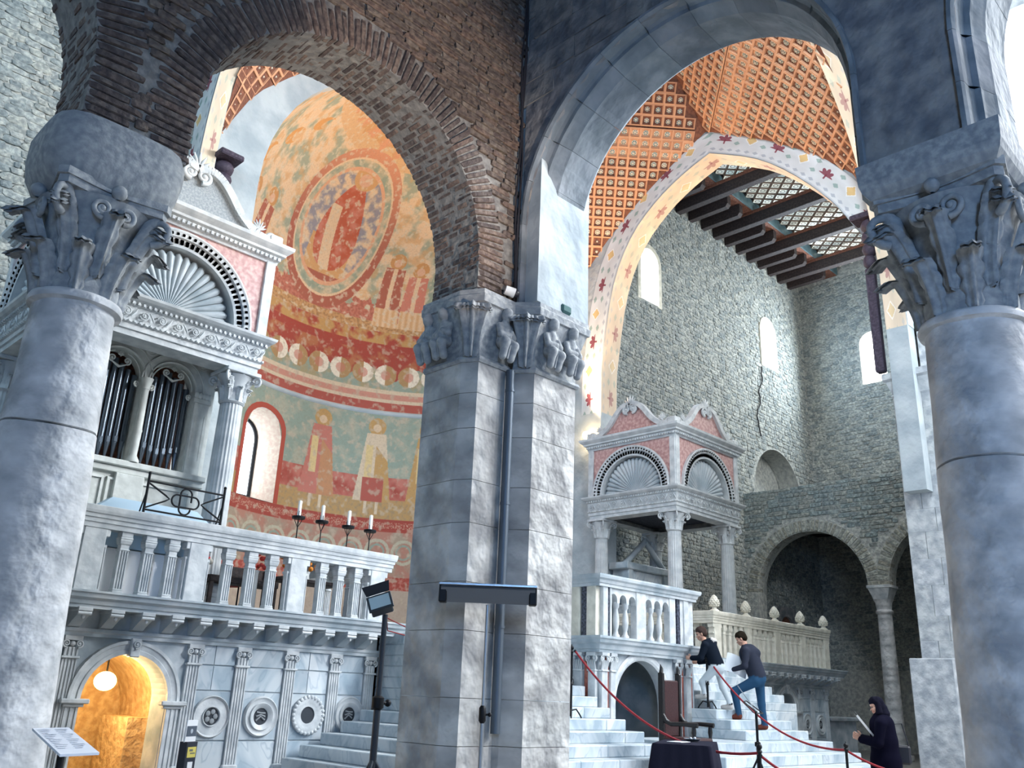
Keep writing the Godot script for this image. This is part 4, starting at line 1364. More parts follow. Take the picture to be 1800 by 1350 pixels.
	var rub2 := blocks(5, 0.15, 0.12, [Color(0.62, 0.70, 0.72), Color(0.54, 0.60, 0.63), Color(0.72, 0.78, 0.78), Color(0.66, 0.68, 0.66), Color(0.78, 0.78, 0.74)])
	var go2 := [[-14.88, 5.1, 0.0, 5.5], [-10.0, 5.1, 0.0, 5.5]]
	pieces(gal, "wall_stone", courses(frame_n(30.32), -17.4, -7.3, 3.4, 9.27, 0.36, 0.14, 0.06, 0.015, round_skip(go2), 0.5), rub2, M.rubble)
	var vx := []
	for o in go:
		var n := 44
		for k in n:
			var a := PI * (k + 0.5) / n
			var d := v3(0, sin(a), cos(a)); var tg := v3(0, cos(a), -sin(a))
			vx.append(place(v3(30.5, 5.5, o[0]) + d * (2.08 + 0.22), tg * 0.135, d * 0.44, v3(-0.40, 0, 0)))
	pieces(gal, "voussoir", vx, blocks(4, 0.1, 0.06, [Color(0.85, 0.80, 0.70), Color(0.70, 0.68, 0.62), Color(0.95, 0.92, 0.84), Color(0.78, 0.72, 0.62)]), M.rubble)
	slab("floor_gallery", v3(30.9, 8.5, -17.4), v3(36.5, 8.75, -7), M.wood)
	var gc := thing("gallery_column", "slender weathered column with plain block capital under the transept gallery", "column", v3(30.62, 0, -12.44))
	var sh := MB.new(); sh.lathe([v2(0.27, 0.3), v2(0.255, 2.5), v2(0.23, 4.6)], 24); obj("shaft", sh, M.column, gc)
	var rg := MB.new(); rg.lathe([v2(0.23, 4.56), v2(0.28, 4.6), v2(0.28, 4.68), v2(0.24, 4.72)], 20); rg.lathe([v2(0.24, 4.7), v2(0.27, 4.95), v2(0.33, 5.05)], 20); obj("neck", rg, M.column, gc)
	var cb := MB.new()
	var A := [v3(-0.2, 4.95, -0.2), v3(0.2, 4.95, -0.2), v3(0.2, 4.95, 0.2), v3(-0.2, 4.95, 0.2)]
	var B := [v3(-0.34, 5.45, -0.38), v3(0.34, 5.45, -0.38), v3(0.34, 5.45, 0.38), v3(-0.34, 5.45, 0.38)]
	for k in 4: cb.quad(A[(k + 1) % 4], A[k], B[k], B[(k + 1) % 4])
	cb.box(v3(-0.36, 5.42, -0.4), v3(0.36, 5.52, 0.4), 0.01)
	obj("capital_block", cb, M.pale_stone, gc)
	var bs := MB.new(); bs.box(v3(-0.36, 0, -0.36), v3(0.36, 0.18, 0.36), 0.02); bs.lathe([v2(0.36, 0.18), v2(0.36, 0.24), v2(0.29, 0.32)], 20); obj("base", bs, M.column, gc)
	# niches shown by flat brown sheets, and low wall under the gallery
	var nd := MB.new(); nd.t = frame_w(-17.38)
	for q in [[33.0, 1.1, 3.0, 4.3]]:
		for P in wall_polys(q[0] - q[1] / 2 - 0.18, q[0] + q[1] / 2 + 0.18, 2.6, 5.2, [q]): nd.prism(P, 0, 0.12)
	struct("trim_1", nd, M.grey_stone)
	var ni := MB.new(); ni.box(v3(32.45, 3.0, -17.42), v3(33.55, 4.85, -17.36)); struct("niche_sheet_2", ni, M.red_wood)  # brown sheet in place of the shaded niche depth, no real door
	var n2 := MB.new(); n2.t = frame_n(36.46)
	for P in wall_polys(-12.6, -11.0, 4.4, 7.0, [[-11.8, 0.9, 4.7, 6.0]]): n2.prism(P, 0, 0.1)
	struct("trim_2", n2, M.grey_stone)
	var n3 := MB.new(); n3.box(v3(36.44, 4.7, -12.25), v3(36.5, 6.45, -11.35)); struct("niche_sheet_3", n3, M.red_wood)  # flat sheet coloured for the dark arched opening, no recess behind it
	var lw := thing("stone_bench", "long low stone bench block along the dim transept end wall", "bench", v3(27.6, 0, -13.4))
	var lb := MB.new(); lb.box(v3(-0.9, 0, -3), v3(0.9, 1.15, 0.6), 0.02); obj("body", lb, M.marble, lw)
	var lt := MB.new(); lt.box(v3(-1.0, 1.15, -3.1), v3(1.0, 1.27, 0.7), 0.03); obj("top_slab", lt, M.marble, lw)
	roof()

func roof() -> void:
	# tie beams, wall stubs, board strip and painted lattice of tiles
	var c := node_struct("ceiling_lattice")
	var bd := MB.new()
	bd.box(v3(21.3, 20.55, -17.4), v3(36.5, 20.65, -15.5))
	bd.box(v3(21.3, 20.55, -9.4), v3(36.5, 20.65, -7.0))
	obj("side_boards", bd, M.red_wood, c)
	var bk := MB.new(); bk.box(v3(21.3, 21.0, -15.6), v3(36.5, 21.1, -9.3)); obj("lattice_backing", bk, M.wood, c)
	for z in [-15.55, -9.35]:
		var st := MB.new(); st.col = Color(0.25, 0.38, 0.40); st.box(v3(21.3, 20.56, z - 0.09), v3(36.5, 21.05, z + 0.09), 0.01)
		obj("border_plank", st, M.marble, c)
	var xf := []
	var s := 0.40
	for i in range(-60, 61):
		for j in range(-60, 61):
			var p := v2(28.9, -12.45) + v2(i + j, i - j) * s * 0.7071
			if p.x < 21.5 or p.x > 36.4 or p.y < -15.4 or p.y > -9.5: continue
			xf.append(Transform3D(Basis(v3(0.7071, 0, 0.7071) * s, v3(0.7071, 0, -0.7071) * s, v3(0, -1, 0) * s), v3(p.x, 20.95, p.y)))
	var ms := []
	for t in [Color(0.92, 0.91, 0.85), Color(0.88, 0.89, 0.85), Color(0.78, 0.84, 0.82), Color(0.93, 0.91, 0.86)]:
		var b := MB.new()
		b.col = Color(0.46, 0.38, 0.33).srgb_to_linear()
		var q := [v3(-0.5, -0.5, 0), v3(0.5, -0.5, 0), v3(0.5, 0.5, 0), v3(-0.5, 0.5, 0)]; var r := [v3(-0.4, -0.4, 0.06), v3(0.4, -0.4, 0.06), v3(0.4, 0.4, 0.06), v3(-0.4, 0.4, 0.06)]
		for k in 4: b.quad(q[k], q[(k + 1) % 4], r[(k + 1) % 4] + v3(0, 0, 0.06), r[k] + v3(0, 0, 0.06))
		b.col = t.srgb_to_linear(); b.quad(r[0], r[1], r[2], r[3])
		b.col = Color(0.45, 0.42, 0.4).srgb_to_linear()
		for k in 8:
			var a := TAU * k / 8; var a2 := TAU * (k + 1) / 8
			b.quad(v3(cos(a) * 0.26, sin(a) * 0.26, 0.065), v3(cos(a2) * 0.26, sin(a2) * 0.26, 0.065), v3(cos(a2) * 0.18, sin(a2) * 0.18, 0.075), v3(cos(a) * 0.18, sin(a) * 0.18, 0.075))
		ms.append(b.mesh())
	pieces(c, "ceiling_tile", xf, ms, M.paint)
	var tb0: Node3D = null
	for k in range(-5, 13):
		var x := 26.3 + 0.91 * k
		if x < 21.5 or x > 36.3: continue
		if posmod(k, 3) == 0:
			if tb0 == null:
				tb0 = thing("tie_beam", "long dark wooden tie beam spanning under the transept tile ceiling", "beam", v3(x, 19.98, -12.2), 0, "transept tie beams")
				var b := MB.new(); b.box(v3(-0.15, 0, -5.2), v3(0.15, 0.46, 5.2), 0.015); obj("timber", b, M.wood, tb0)
				var b2 := MB.new(); b2.col = Color(1.5, 1.2, 1.0); b2.box(v3(-0.19, 0.46, -5.2), v3(0.19, 0.58, 5.2)); obj("painted_strip", b2, M.red_wood, tb0)
			else: dup(tb0, v3(x, 19.98, -12.2))
		else:
			var t := thing("rafter_bracket", "short dark timber bracket on the transept wall top between tie beams", "bracket", v3(x, 20.02, -16.5), 0, "transept wall brackets")
			var b := MB.new()
			b.t = Transform3D(Basis(Vector3.FORWARD, Vector3.UP, Vector3.RIGHT), Vector3.ZERO)
			b.prism(PackedVector2Array([v2(0.9, 0), v2(0.9, 0.5), v2(-0.9, 0.5), v2(-0.9, 0.12), v2(-0.8, 0.0)]), -0.12, 0.12)
			obj("timber", b, M.wood, t)
			var b2 := MB.new(); b2.col = Color(1.5, 1.3, 1.1); b2.box(v3(0.3, 0.44, -0.9), v3(0.62, 0.5, 0.6)); obj("painted_strip", b2, M.red_wood, t)

# ---------- raised choir: crypt fronts, cornices with corbels, balustrades ----------
func flute_bar(mb: MB, x: float, w: float, y0: float, y1: float, z: float, d: float, n := 4) -> void:
	# flat pilaster shaft with upright grooves, facing +z
	mb.box(v3(x - w / 2, y0, z - d), v3(x + w / 2, y1, z - 0.012))
	var s := w / (n * 2 + 1)
	for k in n + 1: mb.box(v3(x - w / 2 + s * 2 * k, y0, z - 0.012), v3(x - w / 2 + s * (2 * k + 1), y1, z), 0.004)

func pilaster(parent: Node3D, x: float, z: float, y1: float, w := 0.19) -> void:
	var p := Node3D.new(); p.name = "pilaster"; parent.add_child(p, true)
	var a := MB.new(); flute_bar(a, x, w, 0.42, y1 - 0.28, z + 0.05, 0.05); obj("fluted_shaft", a, M.white_marble, p)
	var b := MB.new(); b.box(v3(x - w * 0.62, 0.25, z), v3(x + w * 0.62, 0.42, z + 0.075), 0.012); obj("base", b, M.white_marble, p)
	var c := MB.new()
	c.box(v3(x - w * 0.6, y1 - 0.28, z), v3(x + w * 0.6, y1 - 0.25, z + 0.075), 0.006)
	flute_bar(c, x, w * 0.92, y1 - 0.25, y1 - 0.14, z + 0.055, 0.05, 3)
	c.box(v3(x - w * 0.6, y1 - 0.06, z), v3(x + w * 0.6, y1, z + 0.075), 0.006)
	for s in [-1.0, 1.0]: volute(c, v3(x + s * w * 0.42, y1 - 0.1, z + 0.065), v3(s, 0, 0), 0.05, 0.014)
	c.ball(v3(x, y1 - 0.1, z + 0.05), v3(0.04, 0.035, 0.03), 8, 5)
	obj("capital", c, M.white_marble, p)

func roundel(parent: Node3D, x: float, y: float, z: float, r: float, kind: int) -> void:
	var p := Node3D.new(); p.name = "roundel"; parent.add_child(p, true)
	p.transform = Transform3D(Basis(Vector3.RIGHT, Vector3.FORWARD, Vector3.UP).rotated(Vector3.RIGHT, PI / 2), v3(x, y, z))
	p.transform = Transform3D(Basis(Vector3.RIGHT, Vector3.BACK, Vector3.DOWN), v3(x, y, z))   # local y looks west
	var hole := r * 0.42
	var a := MB.new()
	if kind == 0: a.lathe([v2(r, 0), v2(r, 0.02), v2(r * 0.96, 0.035), v2(r * 0.9, 0.02), v2(r * 0.88, 0.008), v2(hole * 1.15, 0.008), v2(hole * 1.1, 0.03), v2(hole, 0.02), v2(hole, -0.02)], 36)
	elif kind == 1: a.lathe([v2(r, 0), v2(r, 0.03), v2(r * 0.93, 0.05), v2(r * 0.85, 0.03), v2(r * 0.7, 0.03), v2(r * 0.66, 0.055), v2(r * 0.55, 0.045), v2(hole, 0.02), v2(hole, -0.02)], 36)
	else:
		a.lathe([v2(r * 0.97, 0), v2(r * 0.97, 0.03), v2(r * 0.85, 0.05), v2(r * 0.6, 0.02), v2(hole, 0.02), v2(hole, -0.02)], 36)
	obj("moulded_ring", a, M.white_marble, p)
	if kind == 2:
		for k in 26:
			var lf := MB.new(); var an := TAU * k / 26
			lf.ball(v3(cos(an) * r * 0.9, 0.035, sin(an) * r * 0.9), v3(0.035, 0.03, 0.035), 6, 4); obj("wreath_leaf", lf, M.white_marble, p)
	var d := MB.new(); d.lathe([v2(hole, 0.004), v2(0.0, 0.004)], 24); obj("opening_disc", d, M.dark_metal_paint, p)  # solid dark disc paints the shade of an opening that is not cut
	if kind != 2 or true:
		var g := MB.new(); g.col = Color(0.25, 0.27, 0.28)
		if kind == 0:
			for k in 5: g.ball(v3(cos(TAU * k / 5) * hole * 0.55, 0.01, sin(TAU * k / 5) * hole * 0.55), v3(hole * 0.34, 0.012, hole * 0.34), 8, 4)
		elif kind == 1:
			for k in 3: g.tube([v3(-hole * 0.6, 0.012, hole * 0.5 - k * hole * 0.5), v3(0, 0.014, -k * hole * 0.2), v3(hole * 0.6, 0.012, hole * 0.4 - k * hole * 0.4)], 0.014, 5)
		if g.v.size(): obj("pierced_tracery", g, M.paint, p)

func crypt_front(label: String, x0: float, x1: float, door: Array, pils: Array, rnds: Array, corbels: Array) -> Node3D:
	var t := thing("crypt_front", label, "screen wall", v3(0, 0, 0))
	var z := -12.25
	var w := MB.new(); w.t = frame_w(z)
	for P in wall_polys(x0, x1, 0, 2.06, [door]): w.prism(P, -0.45, 0)
	obj("wall_slab", w, M.marble, t)
	var bs := MB.new(); bs.box(v3(x0, 0, z), v3(door[0] - door[1] / 2 - 0.1, 0.25, z + 0.07), 0.015); bs.box(v3(door[0] + door[1] / 2 + 0.1, 0, z), v3(x1, 0.25, z + 0.07), 0.015); obj("plinth", bs, M.marble, t)
	# archivolt, imposts, jambs, keystone
	var r: float = door[1] / 2
	var av := MB.new()
	var rows := []
	for q in [v2(r, 0.0), v2(r, 0.05), v2(r + 0.05, 0.055), v2(r + 0.06, 0.04), v2(r + 0.12, 0.05), v2(r + 0.13, 0.065), v2(r + 0.17, 0.065), v2(r + 0.18, 0.0)]:
		var row := []
		for i in 21:
			var a := PI - PI * i / 20.0
			row.append(v3(door[0] + cos(a) * q.x, door[3] + sin(a) * q.x, z + q.y))
		rows.append(row)
	for i in rows.size() - 1:
		for j in 20: av.quad(rows[i][j], rows[i][j + 1], rows[i + 1][j + 1], rows[i + 1][j])
	obj("archivolt", av, M.white_marble, t)
	for s in [-1.0, 1.0]:
		var j := MB.new(); flute_bar(j, door[0] + s * (r + 0.09), 0.17, 0.25, door[3] - 0.1, z + 0.06, 0.06, 2); obj("jamb", j, M.white_marble, t)
		var im := MB.new(); var cx: float = door[0] + s * (r + 0.08)
		im.box(v3(cx - 0.13, door[3] - 0.1, z), v3(cx + 0.13, door[3] - 0.06, z + 0.08), 0.008); im.box(v3(cx - 0.18, door[3] - 0.06, z), v3(cx + 0.18, door[3], z + 0.12), 0.012); obj("impost", im, M.white_marble, t)
	var ks := MB.new(); ks.box(v3(door[0] - 0.07, door[3] + r - 0.04, z), v3(door[0] + 0.07, door[3] + r + 0.2, z + 0.11), 0.012); volute(ks, v3(door[0], door[3] + r + 0.12, z + 0.12), Vector3.RIGHT, 0.055, 0.014); obj("keystone", ks, M.white_marble, t)
	# veined panels between the pilasters
	for k in pils.size() - 1:
		var a: float = pils[k] + 0.10; var b: float = pils[k + 1] - 0.10
		if (a + b) / 2 > door[0] - r and (a + b) / 2 < door[0] + r: continue
		for q in [[0.27, 0.72], [0.74, 1.38], [1.40, 1.72], [1.74, 2.0]]:
			var split: bool = q[0] > 1.3 and k % 2 == 0
			var lo := a
			for sgm in (2 if split else 1):
				var hi: float = b if not split or sgm == 1 else lerpf(a, b, 0.4)
				var pb := MB.new(); var g := rng.randf_range(0.72, 1.12); pb.col = Color(g * 0.97, g, g * 1.02)
				pb.box(v3(lo + 0.004, q[0], z - 0.01), v3(hi - 0.004, q[1], z + 0.015 + rng.randf() * 0.004), 0.003); obj("marble_panel", pb, M.veined, t)
				lo = hi
	for x in pils: pilaster(t, x, z, 2.0)
	var i := 0
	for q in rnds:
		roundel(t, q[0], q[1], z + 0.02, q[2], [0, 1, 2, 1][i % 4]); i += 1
	# frieze, corbels, cornice
	var fr := MB.new(); fr.mould([v2(x0, -16), v2(x0, z), v2(x1, z), v2(x1, -16)], [v2(-0.1, 2.0), v2(0.06, 2.0), v2(0.06, 2.04), v2(0.08, 2.06), v2(0.08, 2.10), v2(-0.1, 2.10)]); obj("frieze", fr, M.marble, t)
	var sl := MB.new(); sl.box(v3(x0, 2.10, z - 0.4), v3(x1, 2.34, z + 0.02)); obj("corbel_wall", sl, M.marble, t)
	for x in corbels:
		var c := Node3D.new(); c.name = "corbel"; t.add_child(c, true)
		var cb := MB.new(); cb.t = Transform3D(Basis(Vector3.BACK, Vector3.UP, Vector3.LEFT), v3(x + 0.075, 0, z))
		cb.prism(PackedVector2Array([v2(0, 2.10), v2(0.05, 2.10), v2(0.12, 2.12), v2(0.2, 2.17), v2(0.30, 2.22), v2(0.37, 2.25), v2(0.37, 2.30), v2(0, 2.30)]), 0, 0.15); obj("bracket", cb, M.marble, c)
		var cc := MB.new(); cc.box(v3(x - 0.09, 2.29, z), v3(x + 0.09, 2.34, z + 0.40), 0.006); cc.tube([v3(x - 0.085, 2.265, z + 0.375), v3(x + 0.085, 2.265, z + 0.375)], 0.024, 8); cc.ball(v3(x, 2.225, z + 0.35), v3(0.025, 0.035, 0.02), 6, 5); obj("cap", cc, M.white_marble, c)
	var co := MB.new(); co.mould([v2(x0, -16), v2(x0, z), v2(x1, z), v2(x1, -16)], [v2(-0.3, 2.33), v2(0.36, 2.33), v2(0.36, 2.37), v2(0.38, 2.38), v2(0.39, 2.43), v2(0.43, 2.46), v2(0.44, 2.51), v2(0.46, 2.52), v2(0.46, 2.545), v2(-0.3, 2.55)]); obj("cornice", co, M.marble, t)
	return t

func baluster_mesh(fl: bool) -> Array:
	var a := MB.new(); var b := MB.new(); var c := MB.new()
	if fl:
		flute_bar(a, 0, 0.12, 0.07, 0.58, 0.062, 0.124, 3)
		for k in 4: a.box(v3(-0.062, 0.07, -0.055 + 0.034 * k), v3(-0.05, 0.58, -0.04 + 0.034 * k))
	else:
		a.box(v3(-0.062, 0.06, -0.06), v3(0.062, 0.62, 0.06), 0.008)
	b.box(v3(-0.075, 0.0, -0.075), v3(0.075, 0.05, 0.075), 0.008); b.box(v3(-0.068, 0.05, -0.068), v3(0.068, 0.075, 0.068), 0.006)
	c.box(v3(-0.07, 0.575, -0.07), v3(0.07, 0.605, 0.07), 0.01); c.box(v3(-0.057, 0.605, -0.057), v3(0.057, 0.66, 0.057))
	c.mould([v2(-0.05, -0.05), v2(-0.05, 0.05), v2(0.05, 0.05), v2(0.05, -0.05)], [v2(0.0, 0.65), v2(0.02, 0.67), v2(0.03, 0.71), v2(0.03, 0.73)], true)
	c.box(v3(-0.085, 0.73, -0.085), v3(0.085, 0.76, 0.085), 0.006); c.box(v3(-0.078, 0.76, -0.078), v3(0.078, 0.83, 0.078), 0.006)
	return [a.mesh(), b.mesh(), c.mesh()]

func balustrade(label: String, x0: float, x1: float, posts: Array, bals: Array, fl: bool, m: Material, back_x: float) -> Node3D:
	var t := thing("balustrade", label, "balustrade", v3(0, 0, 0))
	var z := -12.2
	var bm := baluster_mesh(fl)
	for x in posts:
		var p := MB.new()
		p.box(v3(x - 0.15, 2.55, z - 0.09), v3(x + 0.15, 3.38, z + 0.095), 0.01)
		for s in [-1.0, 1.0]:
			p.box(v3(x + s * 0.15 - 0.035, 2.55, z - 0.07), v3(x + s * 0.15 + 0.035, 2.60, z + 0.07), 0.006); p.box(v3(x + s * 0.16 - 0.03, 3.13, z - 0.07), v3(x + s * 0.16 + 0.03, 3.17, z + 0.07), 0.006); p.box(v3(x + s * 0.16 - 0.04, 3.28, z - 0.08), v3(x + s * 0.16 + 0.04, 3.38, z + 0.085), 0.006)
			if fl: flute_bar(p, x + s * 0.16, 0.05, 2.6, 3.13, z + 0.07, 0.1, 1)
		obj("post", p, m, t)
	for x in bals:
		var b := Node3D.new(); b.name = "baluster"; t.add_child(b, true); b.position = v3(x, 2.55, z)
		inst("shaft", bm[0], m, b); inst("base", bm[1], m, b); inst("cap", bm[2], m, b)
	# rail of three thin fasciae, with joints
	var path := [v2(back_x, -15.0), v2(back_x, z), v2(x1, z)] if back_x == x0 else [v2(x0, z), v2(x1, z), v2(x1, -15.0)]
	var rl := MB.new()
	rl.mould(path, [v2(-0.12, 3.38), v2(0.10, 3.38), v2(0.10, 3.445), v2(0.115, 3.45), v2(0.115, 3.505), v2(0.13, 3.51), v2(0.135, 3.56), v2(0.15, 3.565), v2(0.16, 3.60), v2(0.165, 3.66), v2(0.15, 3.67), v2(-0.12, 3.67)]); obj("rail", rl, m, t)
	# side return
	var sx := x0 if back_x == x0 else x1
	for k in 4:
		var b := Node3D.new(); b.name = "baluster"; t.add_child(b, true); b.position = v3(sx + (0.08 if back_x == x0 else -0.08), 2.55, z - 0.45 - 0.36 * k)
		inst("shaft", bm[0], m, b); inst("base", bm[1], m, b); inst("cap", bm[2], m, b)
	return t

func choir() -> void:
	# veined marble texture
	M.veined = std(Color.WHITE, 0.4)
	M.veined.albedo_texture = image_tex(320, 320, func(u: float, v: float) -> Color:
		# wraps at the edges: noise sampled on two circles
		var x := cos(u * TAU) * 1.2 + cos(v * TAU) * 0.7; var y := sin(u * TAU) * 1.2 + sin(v * TAU) * 0.9
		var n := nz(x, y, 26.0, 1.0); var s := absf(sin(u * TAU + v * TAU * 2.0 + n * 5.0))
		var c := Color(0.80, 0.82, 0.83).lerp(Color(0.62, 0.68, 0.72), clampf(0.35 + n * 1.6, 0, 1))
		return c.lerp(Color(0.56, 0.62, 0.67), clampf(0.55 - s * 1.6, 0, 0.45)))
	M.veined.uv1_triplanar = true; M.veined.uv1_world_triplanar = true; M.veined.uv1_scale = Vector3.ONE * 0.45
	slab("floor_choir", v3(2.7, 2.32, -18.5), v3(9.2, 2.52, -12.5), M.floor)
	slab("floor_choir_middle", v3(9.2, 2.32, -18.5), v3(19.5, 2.54, -12.2), M.floor)
	slab("floor_choir_south", v3(19.5, 2.32, -17.3), v3(25.6, 2.52, -12.5), M.floor)
	slab("floor_apse", v3(8.9, 2.3, -24.1), v3(19.8, 2.53, -18.5), M.floor)
	var cb := []
	for k in 15: cb.append(3.14 + 0.411 * k)
	crypt_front("grey-white marble crypt front with warmly lit arched doorway and four round windows", 2.7, 9.27, [5.22, 1.15, 0.0, 1.24], [3.4, 4.42, 6.1, 6.85, 7.66, 8.47, 9.15], [[6.48, 1.05, 0.28], [7.26, 1.06, 0.28], [8.06, 1.09, 0.29], [8.82, 1.1, 0.28]], cb)
	var cb2 := []
	for k in 15: cb2.append(19.75 + 0.411 * k)
	crypt_front("grey-white marble crypt front with dark arched doorway under the pine-cone balustrade", 19.5, 25.55, [23.05, 0.93, 0.0, 1.40], [20.2, 21.2, 22.2, 23.8, 24.5, 25.35], [[24.15, 1.07, 0.27], [24.92, 1.06, 0.27]], cb2)
	var bl := balustrade("white marble balustrade with fluted balusters, iron railing and candles on its rail", 2.8, 9.25, [2.95, 4.40, 5.88, 7.54, 9.08], [3.35, 3.68, 4.01, 4.83, 5.17, 5.51, 6.38, 6.75, 7.11, 8.02, 8.36, 8.69], true, M.white_marble, 9.25)
	var br := balustrade("cream marble balustrade topped with five pine cones", 19.45, 25.6, [19.58, 21.05, 22.55, 24.0, 25.42], [19.94, 20.2, 20.45, 20.71, 21.4, 21.66, 21.93, 22.2, 22.9, 23.15, 23.4, 23.66, 24.32, 24.57, 24.83, 25.08], false, M.cream_marble, 19.45)
	var pc := MB.new()
	pc.lathe([v2(0.12, 3.67), v2(0.12, 3.69), v2(0.06, 3.73), v2(0.055, 3.76), v2(0.09, 3.78), v2(0.115, 3.85), v2(0.11, 3.92), v2(0.08, 4.0), v2(0.03, 4.06), v2(0, 4.075)], 20)
	for k in 6:
		for j in 9:
			var an := TAU * (j + 0.5 * (k % 2)) / 9; var rr: float = [0.10, 0.115, 0.112, 0.095, 0.072, 0.045][k]
			pc.ball(v3(cos(an) * rr, 3.80 + 0.043 * k, sin(an) * rr), v3(0.03, 0.026, 0.03), 5, 4)
	var pm := pc.mesh()
	for x in [19.55, 21.05, 22.55, 24.0, 25.42]: inst("pine_cone", pm, M.cream_marble, br, Transform3D(Basis(), v3(x, 0, -12.17)))
	# crypt passage behind the lit door
	var pv := MB.new(); var rows := []
	for i in 2:
		var row := []
		for j in 25:
			var a := PI * j / 24.0
			row.append(v3(5.35 + cos(a) * 0.85, 1.12 + sin(a) * 0.80, -12.7 - 3.0 * i))
		row.insert(0, v3(6.2, 0, -12.7 - 3.0 * i)); row.append(v3(4.5, 0, -12.7 - 3.0 * i))
		rows.append(row)
	pv.surf(rows, false)
	M.crypt = stone(Color(0.70, 0.58, 0.42), Color(0.80, 0.70, 0.54), 0.8, 0.95, 0.7, 0.03, 41)
	struct("ceiling_crypt", pv, M.crypt)
	slab("wall_crypt_end", v3(4.4, 0, -14.9), v3(6.3, 2.1, -14.7), M.crypt)
	slab("door_4", v3(4.5, 0, -14.68), v3(5.5, 1.04, -14.6), M.wood)
	slab("wall_crypt_step", v3(5.78, 0, -14.3), v3(6.2, 0.98, -13.3), M.crypt)
	var lp := thing("globe_lamp", "glowing round lamp under the vault inside the crypt doorway", "lamp", v3(5.30, 1.46, -13.15))
	var gb := MB.new(); gb.ball(Vector3.ZERO, v3(0.15, 0.13, 0.15), 16, 10); obj("lamp_globe", gb, glow(Color(1.0, 0.86, 0.55), 4.0), lp)
	var rd := MB.new(); rd.tube([v3(0, 0.12, 0), v3(0, 0.45, 0)], 0.012, 6); obj("hanger", rd, M.iron, lp)
	var om := OmniLight3D.new(); om.name = "lamp_light"; om.light_color = Color(1.0, 0.86, 0.62); om.light_energy = 1.1; om.omni_range = 12; om.omni_attenuation = 2; om.light_size = 0.12; om.shadow_enabled = true; lp.add_child(om)
	# dark room behind the southern door
	slab("wall_crypt_dark", v3(22.2, 0, -14.9), v3(23.9, 2.2, -14.8), M.rubble_mortar)
	railing(); candles(); choir_furniture()

func railing() -> void:
	var t := thing("iron_railing", "black wrought-iron railing with linked loops standing on the balustrade rail", "railing", v3(0, 0, -12.2))
	for x in [4.97, 6.12]:
		var p := MB.new(); p.tube([v3(x, 3.55, 0.1), v3(x, 4.22, 0.1)], 0.018, 6); p.ball(v3(x, 4.23, 0.1), Vector3.ONE * 0.024, 8, 5); obj("upright", p, M.iron, t)
		var b := MB.new(); b.tube([v3(x, 3.66, -0.05), v3(x, 3.95, 0.09)], 0.011, 5); obj("stay", b, M.iron, t)
	for y in [3.72, 4.12]:
		var r := MB.new(); r.tube([v3(4.97, y, 0.1), v3(6.12, y, 0.1)], 0.014, 6); obj("bar", r, M.iron, t)
	for s in [-1.0, 1.0]:
		var q := MB.new()
		q.tube([v3(5.545 + s * 0.575, 4.10, 0.1), v3(5.545 + s * 0.3, 3.96, 0.1), v3(5.545 + s * 0.24, 3.92, 0.1), v3(5.545 + s * 0.3, 3.88, 0.1), v3(5.545 + s * 0.575, 3.74, 0.1)], 0.013, 6); obj("brace", q, M.iron, t)
	for k in 2:
		var pts := []
		for j in 33:
			var a := TAU * j / 32
			var c := v2(cos(a), sin(a)) * 0.085
			if k == 0: pts.append(v3(5.545 + c.x, 3.92 + c.y + 0.10 * signf(c.y), 0.1))
			else: pts.append(v3(5.545 + c.x + 0.12 * signf(c.x), 3.92 + c.y, 0.1))
		var l := MB.new(); l.tube(pts, 0.013, 6); obj("loop", l, M.iron, t)

func candles() -> void:
	var root: Node3D = null
	var xs := [7.48, 7.92, 8.44, 8.89]
	var labels := ["white candle on black iron stand, candle nearest the organ column", "white candle on black iron stand, second candle from the organ column", "white candle on black iron stand, second candle from the rail end", "white candle on black iron stand, candle nearest the rail end"]
	for k in 4:
		if root == null:
			root = thing("candlestick", labels[0], "candlestick", v3(xs[0], 3.67, -12.2), 0, "candlesticks on the rail")
			var a := MB.new(); a.tube([v3(0, 0, 0), v3(0, 0.22, 0)], 0.01, 6); a.lathe([v2(0.06, 0), v2(0.05, 0.012), v2(0.012, 0.03)], 12); obj("stem", a, M.iron, root)
			var w := MB.new()
			for j in 4:
				var an := TAU * j / 4 + 0.4; w.tube([v3(0, 0.2, 0), v3(cos(an) * 0.05, 0.3, sin(an) * 0.05), v3(cos(an) * 0.06, 0.34, sin(an) * 0.06)], 0.006, 5)
			obj("prongs", w, M.iron, root)
			var d := MB.new(); d.lathe([v2(0, 0.335), v2(0.1, 0.335), v2(0.105, 0.35), v2(0.105, 0.375), v2(0.095, 0.375), v2(0.09, 0.352), v2(0, 0.352)], 20); obj("drip_tray", d, M.iron, root)
			for j in 3:
				var an := TAU * j / 3; var h := MB.new(); h.tube([v3(cos(an) * 0.034, 0.35, sin(an) * 0.034), v3(cos(an) * 0.034, 0.46, sin(an) * 0.034)], 0.005, 5); obj("holder_pin", h, M.iron, root)
			var c := MB.new(); c.col = Color(0.86, 0.84, 0.78); c.lathe([v2(0.03, 0.352), v2(0.03, 0.62), v2(0.02, 0.628), v2(0, 0.622)], 14); c.tube([v3(0, 0.62, 0), v3(0.002, 0.64, 0)], 0.003, 4); obj("candle", c, M.gloss, root)
		else: dup(root, v3(xs[k], 3.67, -12.2), 0.5 * k, labels[k])

